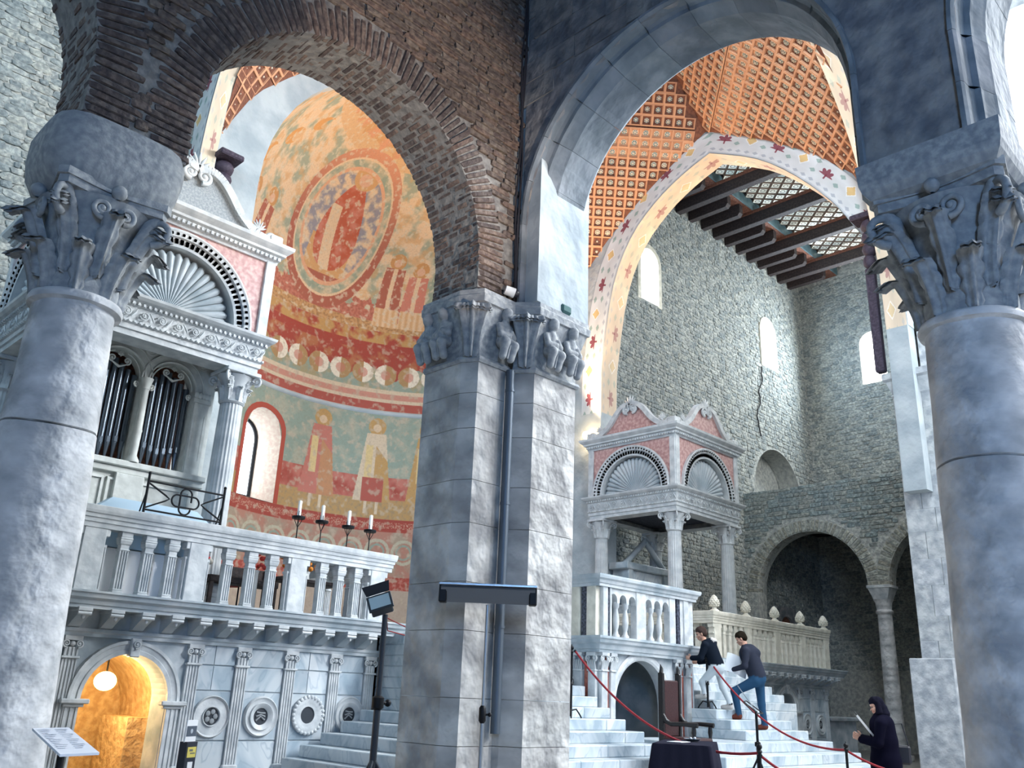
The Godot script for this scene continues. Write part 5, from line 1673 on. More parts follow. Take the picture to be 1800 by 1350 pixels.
func choir_furniture() -> void:
	var tc := thing("covered_console", "pale blue covered box with sloped ends lying below the organ behind the rail", "box", v3(5.3, 3.60, -12.62))
	var b := MB.new(); b.col = Color(0.42, 0.56, 0.66)
	var A := [v3(-0.85, -0.4, -0.2), v3(0.85, -0.4, -0.2), v3(0.85, -0.4, 0.2), v3(-0.85, -0.4, 0.2)]; var B := [v3(-0.85, 0.1, -0.2), v3(0.85, 0.1, -0.2), v3(0.85, 0.1, 0.2), v3(-0.85, 0.1, 0.2)]; var C := [v3(-0.6, 0.30, -0.12), v3(0.66, 0.30, -0.12), v3(0.66, 0.30, 0.06), v3(-0.6, 0.30, 0.06)]
	for k in 4:
		b.quad(A[(k + 1) % 4], A[k], B[k], B[(k + 1) % 4]); b.quad(B[(k + 1) % 4], B[k], C[k], C[(k + 1) % 4])
	b.quad(C[0], C[3], C[2], C[1]); obj("cover", b, M.gloss, tc)
	var lg := MB.new(); lg.box(v3(-0.7, -1.05, -0.15), v3(0.7, -0.4, 0.12), 0.01); lg.col = Color(0.5, 0.55, 0.58); obj("stand", lg, M.paint, tc)
	# benches of dark wood behind the fluted balusters
	for q in [[5.15, "dark brown wooden bench with pale back panel behind the organ-side balusters"], [7.05, "small dark wooden kneeler behind the middle balusters"]]:
		var t := thing("wooden_bench", q[1], "bench", v3(q[0], 2.54, -13.0))
		var s := MB.new(); s.box(v3(-0.6, 0.42, -0.18), v3(0.6, 0.52, 0.18), 0.01); obj("seat", s, M.wood, t)
		var bk := MB.new(); bk.box(v3(-0.6, 0.55, -0.22), v3(0.6, 0.72, -0.18), 0.008); obj("backrest", bk, M.wood, t)
		for x in [-0.55, 0.55]:
			var l := MB.new(); l.box(v3(x - 0.03, 0, -0.2), v3(x + 0.03, 0.72, -0.15)); l.box(v3(x - 0.03, 0, 0.12), v3(x + 0.03, 0.42, 0.17)); obj("leg", l, M.wood, t)
	# red-backed chair
	var ch := thing("red_chair", "red cushioned chair with thin dark frame behind the middle balusters", "chair", v3(6.95, 2.54, -13.4), 0.5)
	var st := MB.new(); st.col = Color(0.45, 0.06, 0.04); st.box(v3(-0.22, 0.42, -0.22), v3(0.22, 0.5, 0.22), 0.03); obj("seat", st, M.paint, ch)
	var bk2 := MB.new(); bk2.col = Color(0.45, 0.06, 0.04); bk2.box(v3(-0.22, 0.55, -0.26), v3(0.22, 0.95, -0.21), 0.03); obj("backrest", bk2, M.paint, ch)
	for x in [-0.2, 0.2]:
		for z in [-0.22, 0.2]:
			var l := MB.new(); l.tube([v3(x, 0, z), v3(x, 0.95 if z < 0 else 0.62, z)], 0.014, 6); obj("leg", l, M.iron, ch)
		var ar := MB.new(); ar.tube([v3(x, 0.62, -0.22), v3(x, 0.64, 0.2)], 0.016, 6); obj("armrest", ar, M.iron, ch)
	# dark table with flower vases
	var tb := thing("wooden_table", "dark brown wooden table behind the last balusters of the white balustrade", "table", v3(8.3, 2.54, -13.1))
	var tp := MB.new(); tp.box(v3(-0.6, 0.58, -0.25), v3(0.6, 0.64, 0.25), 0.01); obj("tabletop", tp, M.wood, tb)
	for x in [-0.52, 0.52]:
		for z in [-0.2, 0.2]:
			var l := MB.new(); l.box(v3(x - 0.03, 0, z - 0.03), v3(x + 0.03, 0.58, z + 0.03), 0.006); obj("leg", l, M.wood, tb)
	var n := 0
	for q in [[v3(7.95, 3.18, -13.1), Color(0.75, 0.22, 0.03), "orange blossoms in a vase on the dark table, fullest bunch"], [v3(8.3, 3.18, -13.1), Color(0.75, 0.26, 0.03), "orange blossoms in a vase, middle of the dark table"], [v3(8.68, 3.18, -13.15), Color(0.62, 0.18, 0.04), "small rusty orange blossoms in a vase at the table end"], [v3(6.28, 2.54, -12.9), Color(0.62, 0.05, 0.06), "tall spray of red and white blossoms beside the middle post"], [v3(7.15, 2.54, -12.75), Color(0.62, 0.06, 0.05), "tall spray of red blossoms on a stand beside the kneeler"]]:
		var t := thing("flower_vase", q[2], "flowers", q[0], 0, "flowers behind the balusters")
		var tall: float = 0.5 if n > 2 else 0.0
		var vb := MB.new(); vb.col = Color(0.75, 0.77, 0.76); vb.lathe([v2(0.05, 0), v2(0.07, 0.03), v2(0.06, 0.1 + tall), v2(0.075, 0.15 + tall), v2(0.05, 0.15 + tall)], 14); obj("vase", vb, M.gloss, t)
		for k in 16:
			var p := v3(rng.randf_range(-0.15, 0.15), 0.2 + tall + rng.randf_range(0, 0.22), rng.randf_range(-0.1, 0.1))
			var f := MB.new(); f.col = q[1] if not (n == 3 and k % 3 == 0) else Color(0.8, 0.75, 0.65); f.ball(p, Vector3.ONE * rng.randf_range(0.03, 0.05), 7, 5); obj("blossom", f, M.paint, t)
			if k % 3 == 0:
				var sm := MB.new(); sm.col = Color(0.08, 0.14, 0.05); sm.tube([v3(0, 0.12 + tall, 0), p], 0.006, 4); obj("stem", sm, M.paint, t)
		n += 1

# ---------- the two canopied aedicules ----------
func scroll_frieze(mb: MB, F: Transform3D, L: float, y: float, h: float, z: float) -> void:
	mb.t = F
	var n := int(L / (h * 1.25))
	for k in n:
		var cx := L * (k + 0.5) / n; var up := 1.0 if k % 2 else -1.0
		var pts := []
		for i in 15:
			var q := i / 14.0; var a := up * (PI * 0.9 - q * TAU * 1.35); var r := h * 0.36 * (1.0 - q * 0.75)
			pts.append(v3(cx + cos(a) * r, y + h / 2 + sin(a) * r, z))
		mb.tube(pts, h * 0.055, 4, false)
		mb.ball(v3(cx, y + h / 2, z), v3(h * 0.1, h * 0.1, h * 0.06), 6, 4)
		mb.tube([v3(cx + h * 0.34, y + h * 0.5 - up * h * 0.3, z), v3(cx + h * 0.62, y + h * 0.5 + up * h * 0.1, z), v3(cx + h * 0.7, y + h * 0.5 + up * h * 0.36, z)], [h * 0.05, h * 0.08, h * 0.02], 4, false)
	mb.t = Transform3D()

func palmette(mb: MB, p: Vector3, s: float, ux: Vector3) -> void:
	for k in 7:
		var a := PI / 2 + (k - 3) * 0.36; var l := s * (1.0 - 0.09 * absf(k - 3.0))
		var d := ux * cos(a) + Vector3.UP * sin(a)
		mb.tube([p, p + d * l * 0.6, p + d * l], [s * 0.05, s * 0.1, s * 0.03], 5)
	mb.ball(p, Vector3.ONE * s * 0.16, 6, 4)

# face drawn in frame F: u along 0..L, y up, z outwards
func aedicule_face(t: Node3D, F: Transform3D, L: float, grey: bool) -> void:
	var f := Node3D.new(); f.name = "canopy_face"; t.add_child(f, true); f.transform = F
	var y0 := 7.10; var y1 := 8.55; var c := L / 2; var r0 := 1.06; var r1 := 1.36
	# coloured spandrel panel behind the arch
	var sp := MB.new()
	for P in wall_polys(0.12, L - 0.12, y0, y1, [[c, r1 * 2 - 0.1, 0, y0]]): sp.prism(P, -0.1, -0.02)
	obj("pink_panel", sp, M.pink_marble, f)
	for u in [0.09, L - 0.09]:
		var cp := MB.new(); cp.box(v3(u - 0.09, y0, -0.12), v3(u + 0.09, y1, 0.03), 0.008); obj("corner_strip", cp, M.white_marble, f)
	# shell of hollow ribs
	var bk := MB.new(); bk.lathe([], 1)
	var P := PackedVector2Array()
	for i in 25: P.append(v2(c + cos(PI * i / 24.0) * (r0 + 0.02), y0 + sin(PI * i / 24.0) * (r0 + 0.02)))
	bk.prism(P, -0.3, -0.24); obj("shell_backing", bk, M.marble, f)
	var n := 21
	for k in n:
		var a := PI * (k + 0.5) / n
		var d := v3(cos(a), sin(a), 0)
		var mb := MB.new()
		var o := v3(c, y0 + 0.02, -0.2)
		var w1 := r0 * PI / n * 0.5
		mb.tube([o + d * 0.08, o + d * (r0 * 0.5) + v3(0, 0, 0.03), o + d * (r0 * 0.86) + v3(0, 0, 0.07), o + d * (r0 * 0.93) + v3(0, 0, 0.05)], [0.008, w1 * 0.52, w1 * 0.92, w1 * 0.6], 6)
		obj("shell_rib", mb, M.marble, f)
	# archivolt with bead and dentil rows
	var rows := []
	for q in [v2(r0, -0.3), v2(r0, 0.02), v2(r0 + 0.04, 0.03), v2(r0 + 0.05, 0.01), v2(r0 + 0.15, 0.01), v2(r0 + 0.17, 0.05), v2(r1 - 0.06, 0.06), v2(r1 - 0.03, 0.075), v2(r1, 0.07), v2(r1, -0.05)]:
		var row := []
		for i in 33:
			var a := PI - PI * i / 32.0
			row.append(v3(c + cos(a) * q.x, y0 + sin(a) * q.x, q.y))
		rows.append(row)
	var av := MB.new()
	for i in rows.size() - 1:
		for j in 32: av.quad(rows[i][j], rows[i][j + 1], rows[i + 1][j + 1], rows[i + 1][j])
	obj("archivolt", av, M.white_marble, f)
	var dn := MB.new()
	for k in 40:
		var a := PI * (k + 0.5) / 40; var d := v3(cos(a), sin(a), 0); var tg := v3(-sin(a), cos(a), 0)
		dn.t = Transform3D(Basis(tg, d, Vector3.BACK), v3(c, y0, 0) + d * (r0 + 0.10)); dn.box(v3(-0.026, -0.04, 0), v3(0.026, 0.04, 0.035))
		dn.t = Transform3D(Basis(tg, d, Vector3.BACK), v3(c, y0, 0) + d * (r0 + 0.215)); dn.box(v3(-0.02, -0.02, 0.05), v3(0.02, 0.02, 0.075))
	dn.t = Transform3D()
	var dno := obj("arch_dentils", dn, M.white_marble, f); dno.set_meta("kind", "stuff")
	var ff := MB.new(); scroll_frieze(ff, Transform3D(), L, 6.70, 0.22, 0.05); var ffo := obj("leaf_scroll_relief", ff, M.white_marble, f); ffo.set_meta("kind", "stuff")
	# dentils of the two cornices
	var d2 := MB.new()
	var u := 0.0
	while u < L:
		d2.box(v3(u, 8.58, 0.0), v3(u + 0.045, 8.64, 0.10)); d2.box(v3(u, 6.94, 0.0), v3(u + 0.035, 6.985, 0.085)); d2.box(v3(u, 6.66, 0.0), v3(u + 0.03, 6.69, 0.06)); u += 0.085
	var d2o := obj("cornice_dentils", d2, M.white_marble, f); d2o.set_meta("kind", "stuff")
	# swept gable with scrolls and palmettes
	var g := MB.new()
	var left := [v2(0.22, 8.93), v2(0.5, 8.98), v2(0.8, 9.2), v2(1.05, 9.5), v2(1.25, 9.68), v2(1.45, 9.74), v2(c, 9.68)]
	var lc := smooth_curve(left, 4)
	var poly := PackedVector2Array([v2(0.3, 8.86), v2(L - 0.3, 8.86)])
	var rev := []
	for p in lc: rev.append(v2(L - p.x, p.y - 0.04))
	for p in rev: poly.append(p)
	var lr := lc.duplicate(); lr.reverse(); lr.remove_at(0)
	for p in lr: poly.append(v2(p.x, p.y - 0.04))
	g.prism(poly, -0.1, -0.03)
	obj("gable_panel", g, M.veil_grey if grey else M.pink_marble, f)
	for s in [0, 1]:
		var rib := MB.new(); var pts := []
		for p in lc: pts.append(v3(p.x if s == 0 else L - p.x, p.y, 0.0))
		for k in pts.size() - 1:
			var a: Vector3 = pts[k]; var b: Vector3 = pts[k + 1]; var d := (b - a).normalized(); var nn := v3(-d.y, d.x, 0)
			if nn.y < 0: nn = -nn
			var h := nn * 0.07
			rib.quad(a - h + v3(0, 0, 0.06), b - h + v3(0, 0, 0.06), b + h + v3(0, 0, 0.06), a + h + v3(0, 0, 0.06)); rib.quad(a + h + v3(0, 0, 0.06), b + h + v3(0, 0, 0.06), b + h - v3(0, 0, 0.12), a + h - v3(0, 0, 0.12)); rib.quad(a - h - v3(0, 0, 0.12), b - h - v3(0, 0, 0.12), b - h + v3(0, 0, 0.06), a - h + v3(0, 0, 0.06))
		obj("gable_rib", rib, M.white_marble, f)
		var sg := -1.0 if s == 0 else 1.0
		var sc := MB.new(); volute(sc, v3(c + sg * 0.12, 9.58, 0.02), v3(sg, 0, 0), 0.13, 0.045); sc.lathe([], 1); obj("scroll", sc, M.white_marble, f)
		var s2 := MB.new(); volute(s2, v3(c + sg * (c - 0.16), 8.97, 0.02), v3(-sg, 0, 0), 0.12, 0.045); palmette(s2, v3(c + sg * (c - 0.42), 9.06, 0.0), 0.22, Vector3.RIGHT); obj("corner_palmette", s2, M.white_marble, f)
	var pal := MB.new(); palmette(pal, v3(c, 9.68, 0.0), 0.34, Vector3.RIGHT); obj("top_palmette", pal, M.white_marble, f)

func aedicule(label: String, at: Vector3, W: float, D: float, grey: bool) -> Node3D:
	var t := thing("canopied_aedicule", label, "canopy", at)
	# local: x 0..W along the west face, z 0 (west) .. -D
	var cap_y := 5.92
	for q in [v2(0.28, -0.28), v2(W - 0.28, -0.28), v2(0.28, -D + 0.28), v2(W - 0.28, -D + 0.28)]:
		var c := Node3D.new(); c.name = "column"; t.add_child(c, true); c.position = v3(q.x, 0, q.y)
		var sh := MB.new()
		for k in 2:
			var rows := []
			for i in 2:
				var row := []
				for j in 80:
					var a := TAU * j / 80; var fl := 1.0 - 0.09 * pow(absf(sin(a * 10.0)), 0.6)
					row.append(v3(cos(a), 0, -sin(a)) * (0.215 - 0.03 * i) * fl + v3(0, lerpf(2.95, cap_y, i), 0))
				rows.append(row)
			if k == 0: sh.surf(rows, true)
		obj("fluted_shaft", sh, M.white_marble, c)
		var bs := MB.new(); bs.box(v3(-0.28, 2.5, -0.28), v3(0.28, 2.75, 0.28), 0.015); bs.lathe([v2(0.28, 2.75), v2(0.29, 2.8), v2(0.25, 2.84), v2(0.24, 2.88), v2(0.26, 2.91), v2(0.22, 2.96)], 24); obj("base", bs, M.white_marble, c)
		var cp := MB.new()
		cp.lathe([v2(0.19, cap_y - 0.03), v2(0.215, cap_y), v2(0.19, cap_y + 0.03), v2(0.19, cap_y + 0.15), v2(0.22, cap_y + 0.34), v2(0.29, cap_y + 0.46)], 20)
		for k in 8: leaf(cp, 0.19, 0.23, cap_y + 0.02, 0.24, 0.15, TAU * k / 8, 0.05)
		for k in 4:
			leaf(cp, 0.2, 0.27, cap_y + 0.16, 0.24, 0.16, TAU * k / 4 + PI / 4, 0.06)
			var an := TAU * k / 4 + PI / 4; var d := v3(cos(an), 0, sin(an))
			volute(cp, d * 0.36 + v3(0, cap_y + 0.4, 0), d, 0.085, 0.024)
			var an2 := TAU * k / 4; cp.ball(v3(cos(an2) * 0.27, cap_y + 0.5, sin(an2) * 0.27), Vector3.ONE * 0.045, 6, 4)
		cp.box(v3(-0.31, cap_y + 0.47, -0.31), v3(0.31, cap_y + 0.54, 0.31), 0.01)
		obj("capital", cp, M.white_marble, c)
	var ring := [v2(0, -D), v2(0, 0), v2(W, 0), v2(W, -D)]
	var en := MB.new()
	en.mould(ring, [v2(-0.45, 6.46), v2(-0.03, 6.46), v2(-0.03, 6.55), v2(0.0, 6.56), v2(0.0, 6.64), v2(0.03, 6.66), v2(0.03, 6.69), v2(0.0, 6.70), v2(0.02, 6.92), v2(0.05, 6.94), v2(0.05, 6.98), v2(0.12, 7.02), v2(0.16, 7.06), v2(0.17, 7.10), v2(-0.45, 7.10)], true)
	obj("entablature", en, M.white_marble, t)
	var so := MB.new(); so.box(v3(0.3, 6.62, -D + 0.3), v3(W - 0.3, 6.7, -0.3)); obj("soffit_board", so, M.dark_wood_ceiling, t)
	var tc := MB.new()
	tc.mould(ring, [v2(-0.3, 8.52), v2(0.02, 8.52), v2(0.03, 8.58), v2(0.06, 8.60), v2(0.06, 8.66), v2(0.12, 8.68), v2(0.13, 8.72), v2(0.18, 8.76), v2(0.22, 8.80), v2(0.23, 8.86), v2(-0.3, 8.88)], true)
	obj("top_cornice", tc, M.white_marble, t)
	var rf := MB.new(); rf.box(v3(0.1, 8.8, -D + 0.1), v3(W - 0.1, 8.86, -0.1)); obj("roof_slab", rf, M.marble, t)
	aedicule_face(t, Transform3D(Basis(), v3(0, 0, 0)), W, grey)
	aedicule_face(t, Transform3D(Basis(Vector3.BACK, Vector3.UP, Vector3.LEFT), v3(0, 0, -D)), D, grey)
	# plain back and far side
	var bk := MB.new(); bk.box(v3(0.1, 7.1, -D), v3(W - 0.1, 8.52, -D + 0.1)); bk.box(v3(W - 0.1, 7.1, -D), v3(W, 8.52, -0.1)); obj("plain_back", bk, M.marble, t)
	var cb := MB.new(); cb.box(v3(-0.06, 8.88, -0.2), v3(0.2, 9.08, 0.06), 0.02); cb.box(v3(W - 0.2, 8.88, -0.2), v3(W + 0.06, 9.08, 0.06), 0.02); cb.box(v3(-0.06, 8.88, -D - 0.06), v3(0.2, 9.08, -D + 0.2), 0.02); obj("corner_blocks", cb, M.white_marble, t)
	return t

func aedicules() -> void:
	M.veil_grey = stone(Color(0.52, 0.55, 0.57), Color(0.62, 0.64, 0.65), 2.0, 0.7, 0.2, 0.04, 51)
	M.dark_wood_ceiling = stone(Color(0.16, 0.18, 0.22), Color(0.24, 0.26, 0.30), 1.0, 0.9, 0.2, 0.03, 52)
	aedicule("tall marble aedicule with shell lunette framing the pipe organ", v3(3.55, 0, -13.0), 3.33, 3.1, true)
	var r := aedicule("marble aedicule with pink gables and shell lunettes over the side altar", v3(19.85, 0, -13.42), 3.25, 3.1, false)
	# altar under the southern aedicule
	var al := thing("side_altar", "pale marble side altar with triangular gable under the southern aedicule", "altar", v3(22.0, 2.54, -16.2))
	var sl := MB.new(); sl.box(v3(-0.9, 0, -0.3), v3(0.9, 2.6, 0.2), 0.02); obj("retable", sl, M.veined, al)
	for s in [-1.0, 1.0]:
		var p := MB.new(); p.box(v3(s * 0.9 - 0.12, 0, -0.3), v3(s * 0.9 + 0.12, 2.7, 0.3), 0.015); obj("pilaster", p, M.marble, al)
		var gl := MB.new(); gl.tube([v3(s * 1.0, 2.75, 0.15), v3(0, 3.55, 0.15)], 0.09, 6); obj("gable_rib", gl, M.marble, al)
	var bm := MB.new(); bm.box(v3(-1.15, 2.6, -0.35), v3(1.15, 2.8, 0.35), 0.02); obj("beam", bm, M.marble, al)
	organ()

func organ() -> void:
	var t := thing("pipe_organ", "white organ case with two round arches of grey metal pipes", "organ", v3(0, 0, -13.75))
	# front with arches at x 4.81 and 5.75 (and one more hidden to the north)
	var fr := MB.new()
	for P in wall_polys(3.75, 6.5, 4.66, 6.9, [[3.93, 0.26, 0.0, 6.12], [4.86, 0.80, 0.0, 6.10], [5.76, 0.78, 0.0, 6.10]]): fr.prism(P, -0.3, 0)
	M.case_paint = stone(Color(0.76, 0.77, 0.75), Color(0.83, 0.84, 0.82), 0.8, 0.6, 0.1, 0.02, 61)
	obj("case_front", fr, M.case_paint, t)
	var bx := MB.new(); bx.box(v3(3.75, 2.54, -0.5), v3(6.5, 4.62, -0.02)); bx.box(v3(3.75, 4.62, -0.9), v3(6.5, 6.9, -0.86)); obj("case_body", bx, M.case_paint, t)
	var sl := MB.new(); sl.box(v3(3.7, 4.60, -0.3), v3(6.55, 4.70, 0.10), 0.015); sl.box(v3(3.72, 4.5, -0.2), v3(6.53, 4.6, 0.05), 0.01); obj("ledge", sl, M.case_paint, t)
	for q in [[3.85, 4.95], [5.0, 5.3], [5.4, 6.35]]:
		var pn := MB.new()
		pn.mould([v2(q[0], 0.0), v2(q[1], 0.0)], [v2(-0.02, 4.38), v2(0.03, 4.38), v2(0.02, 4.42), v2(-0.02, 4.43)])
		pn.box(v3(q[0], 3.4, -0.02), v3(q[0] + 0.04, 4.4, 0.03)); pn.box(v3(q[1] - 0.04, 3.4, -0.02), v3(q[1], 4.4, 0.03)); pn.box(v3(q[0] + 0.04, 3.4, -0.02), v3(q[1] - 0.04, 4.38, 0.0)); obj("panel", pn, M.case_paint, t)
	var mid := MB.new(); mid.box(v3(5.1, 3.4, -0.02), v3(5.55, 4.5, 0.07), 0.01); obj("centre_pier", mid, M.case_paint, t)
	# colonnette, side pilaster, archivolts, rosettes, carved scrolls
	var co := MB.new(); co.t = Transform3D(Basis(), v3(5.32, 0, 0.02)); co.lathe([v2(0.1, 4.7), v2(0.1, 4.74), v2(0.055, 4.82), v2(0.065, 5.2), v2(0.072, 5.22), v2(0.062, 5.26), v2(0.055, 5.9), v2(0.07, 5.92), v2(0.06, 5.95), v2(0.09, 6.06), v2(0.1, 6.1)], 18); obj("colonnette", co, M.case_paint, t)
	var ps := MB.new(); ps.box(v3(6.16, 4.7, -0.02), v3(6.42, 5.92, 0.04), 0.006); ps.box(v3(6.20, 4.95, 0.035), v3(6.22, 5.7, 0.045)); ps.box(v3(6.36, 4.95, 0.035), v3(6.38, 5.7, 0.045)); ps.box(v3(6.13, 5.92, -0.02), v3(6.45, 6.0, 0.06), 0.01)
	for k in 5: ps.ball(v3(6.17 + 0.06 * k, 6.05, 0.05), v3(0.045, 0.06, 0.03), 7, 5)
	obj("side_pilaster", ps, M.case_paint, t)
	for c in [[4.86, 0.40], [5.76, 0.39]]:
		for rr in [0.02, 0.14]:
			var ar := MB.new(); var pts := []
			for i in 21:
				var a := PI * i / 20.0; pts.append(v3(c[0] + cos(a) * (c[1] + rr), 6.1 + sin(a) * (c[1] + rr), 0.01))
			ar.tube(pts, 0.016, 5); obj("archivolt", ar, M.case_paint, t)
		for s in [-1.0, 1.0]:
			var sc := MB.new(); volute(sc, v3(c[0] + s * 0.12, 6.32, -0.05), v3(s, 0, 0), 0.06, 0.016); volute(sc, v3(c[0] + s * (c[1] - 0.07), 6.0, -0.05), v3(-s, 0, 0), 0.05, 0.014)
			var pts := []
			for i in 9:
				var a: float = PI / 2 - s * (0.3 + 1.25 * i / 8.0); pts.append(v3(c[0] + cos(a) * (c[1] - 0.04), 6.1 + sin(a) * (c[1] - 0.04), -0.05))
			sc.tube(pts, 0.013, 5); obj("carved_scroll", sc, M.case_paint, t)
		var fe := MB.new(); fe.tube([v3(c[0] - 0.12, 6.26, -0.05), v3(c[0], 6.2, -0.05), v3(c[0] + 0.12, 6.26, -0.05)], [0.01, 0.025, 0.01], 6); palmette(fe, v3(c[0], 6.38, -0.05), 0.09, Vector3.RIGHT); obj("festoon", fe, M.case_paint, t)
	for x in [5.31, 6.22, 4.40]:
		var ro := MB.new(); ro.t = Transform3D(Basis(Vector3.RIGHT, Vector3.BACK, Vector3.DOWN), v3(x, 6.60, 0.0)); ro.lathe([v2(0.1, 0), v2(0.1, 0.015), v2(0.085, 0.02), v2(0.075, 0.01), v2(0.05, 0.03), v2(0.03, 0.02), v2(0.02, 0.035), v2(0, 0.04)], 20); obj("rosette", ro, M.case_paint, t)
	M.pipe = std(Color(0.42, 0.46, 0.50), 0.28, 0.85)
	for c in [[4.86, 0.40], [5.76, 0.39]]:
		for k in 7:
			var x: float = c[0] - 0.33 + 0.11 * k
			var p := MB.new(); p.t = Transform3D(Basis(), v3(x, 0, -0.22))
			var foot := 4.95 - 0.03 * absf(k - 3.0) * -1.0
			var top := 6.38 - 0.07 * absf(k - 3.0)
			p.lathe([v2(0.012, 4.70), v2(0.045, foot - 0.02), v2(0.048, foot)], 14); p.lathe([v2(0.048, foot), v2(0.048, top), v2(0.04, top)], 14)
			obj("organ_pipe", p, M.pipe, t)
			var mo := MB.new(); mo.col = Color(0.75, 0.78, 0.8); mo.box(v3(x - 0.03, foot + 0.01, -0.18), v3(x + 0.03, foot + 0.11, -0.168), 0.008); obj("pipe_mouth", mo, M.pipe, t)
	var dk := MB.new(); dk.box(v3(4.4, 4.7, -0.6), v3(6.2, 6.6, -0.58)); obj("case_back", dk, M.red_wood, t)

# ---------- marble steps and the projecting tribune ----------
func step_row(t: Node3D, x0: float, x1: float, zf: float, zb: float, y0: float, y1: float) -> void:
	# one step made of several slabs
	var x := x0
	while x < x1 - 0.01:
		var l := minf(rng.randf_range(0.8, 1.5), x1 - x)
		if x1 - x - l < 0.4: l = x1 - x
		var g := rng.randf_range(0.82, 1.08)
		var b := MB.new(); b.col = Color(g * 0.985, g, g * 1.01); b.box(v3(x + 0.002, y0, zb), v3(x + l - 0.002, y1, zf), 0.012)
		obj("step_slab", b, M.veined, t)
		x += l

func stairs_and_tribune() -> void:
	var ls := thing("marble_steps", "grey-white marble steps between the white balustrade and the arched tribune", "steps", v3(0, 0, 0))
	# low steps form a landing in front, upper ones wrap round to the north and run straight up to the choir
	for k in 7:
		var y := 0.17 * (k + 1)
		var x0: float = [7.62, 7.62, 7.62, 7.9, 8.25, 8.6, 8.95][k]
		var zf: float = [-6.2, -6.4, -6.6, -8.48, -8.86, -9.24, -9.62][k]
		if x0 < 8.3: step_row(ls, x0, 8.3, -8.5 - 0.06 * k, -12.1, y - 0.17, y)
		step_row(ls, maxf(x0, 8.3), 12.08, zf, -12.1, y - 0.17, y)
		if k > 2: step_row(ls, 12.08, 12.6, zf, -12.1, y - 0.17, y)
	for k in 8:
		var y := 1.36 + 0.17 * k
		step_row(ls, 9.35, 12.6, -9.95 - 0.28 * k, -12.3, y - 0.17, y)
	var rs := thing("marble_steps", "wide grey-white marble steps where two visitors climb beside the tribune", "steps", v3(0, 0, 0))
	for k in 8:
		var y := 0.04 + 0.17 * (k + 1)
		var zf: float = [-6.5, -6.95, -7.4, -7.95, -8.45, -8.9, -9.2, -9.5][k]
		var x1: float = [18.2, 18.05, 17.9, 17.8, 17.7, 17.6, 17.5, 17.45][k]
		step_row(rs, [12.1, 12.1, 12.1, 12.95, 13.0, 15.2, 15.2, 15.2][k], x1, zf, -10.05, y - 0.17 - (0.04 if k == 0 else 0.0), y)
	for k in 7:
		var y := 1.57 + 0.17 * k
		if y > 2.5: y = 2.53
		step_row(rs, 15.98, 19.4, -10.05 - 0.29 * k, -12.3, y - 0.17, y)
	step_row(rs, 15.98, 19.4, -10.05, -12.2, 0.0, 1.40)
	tribune()

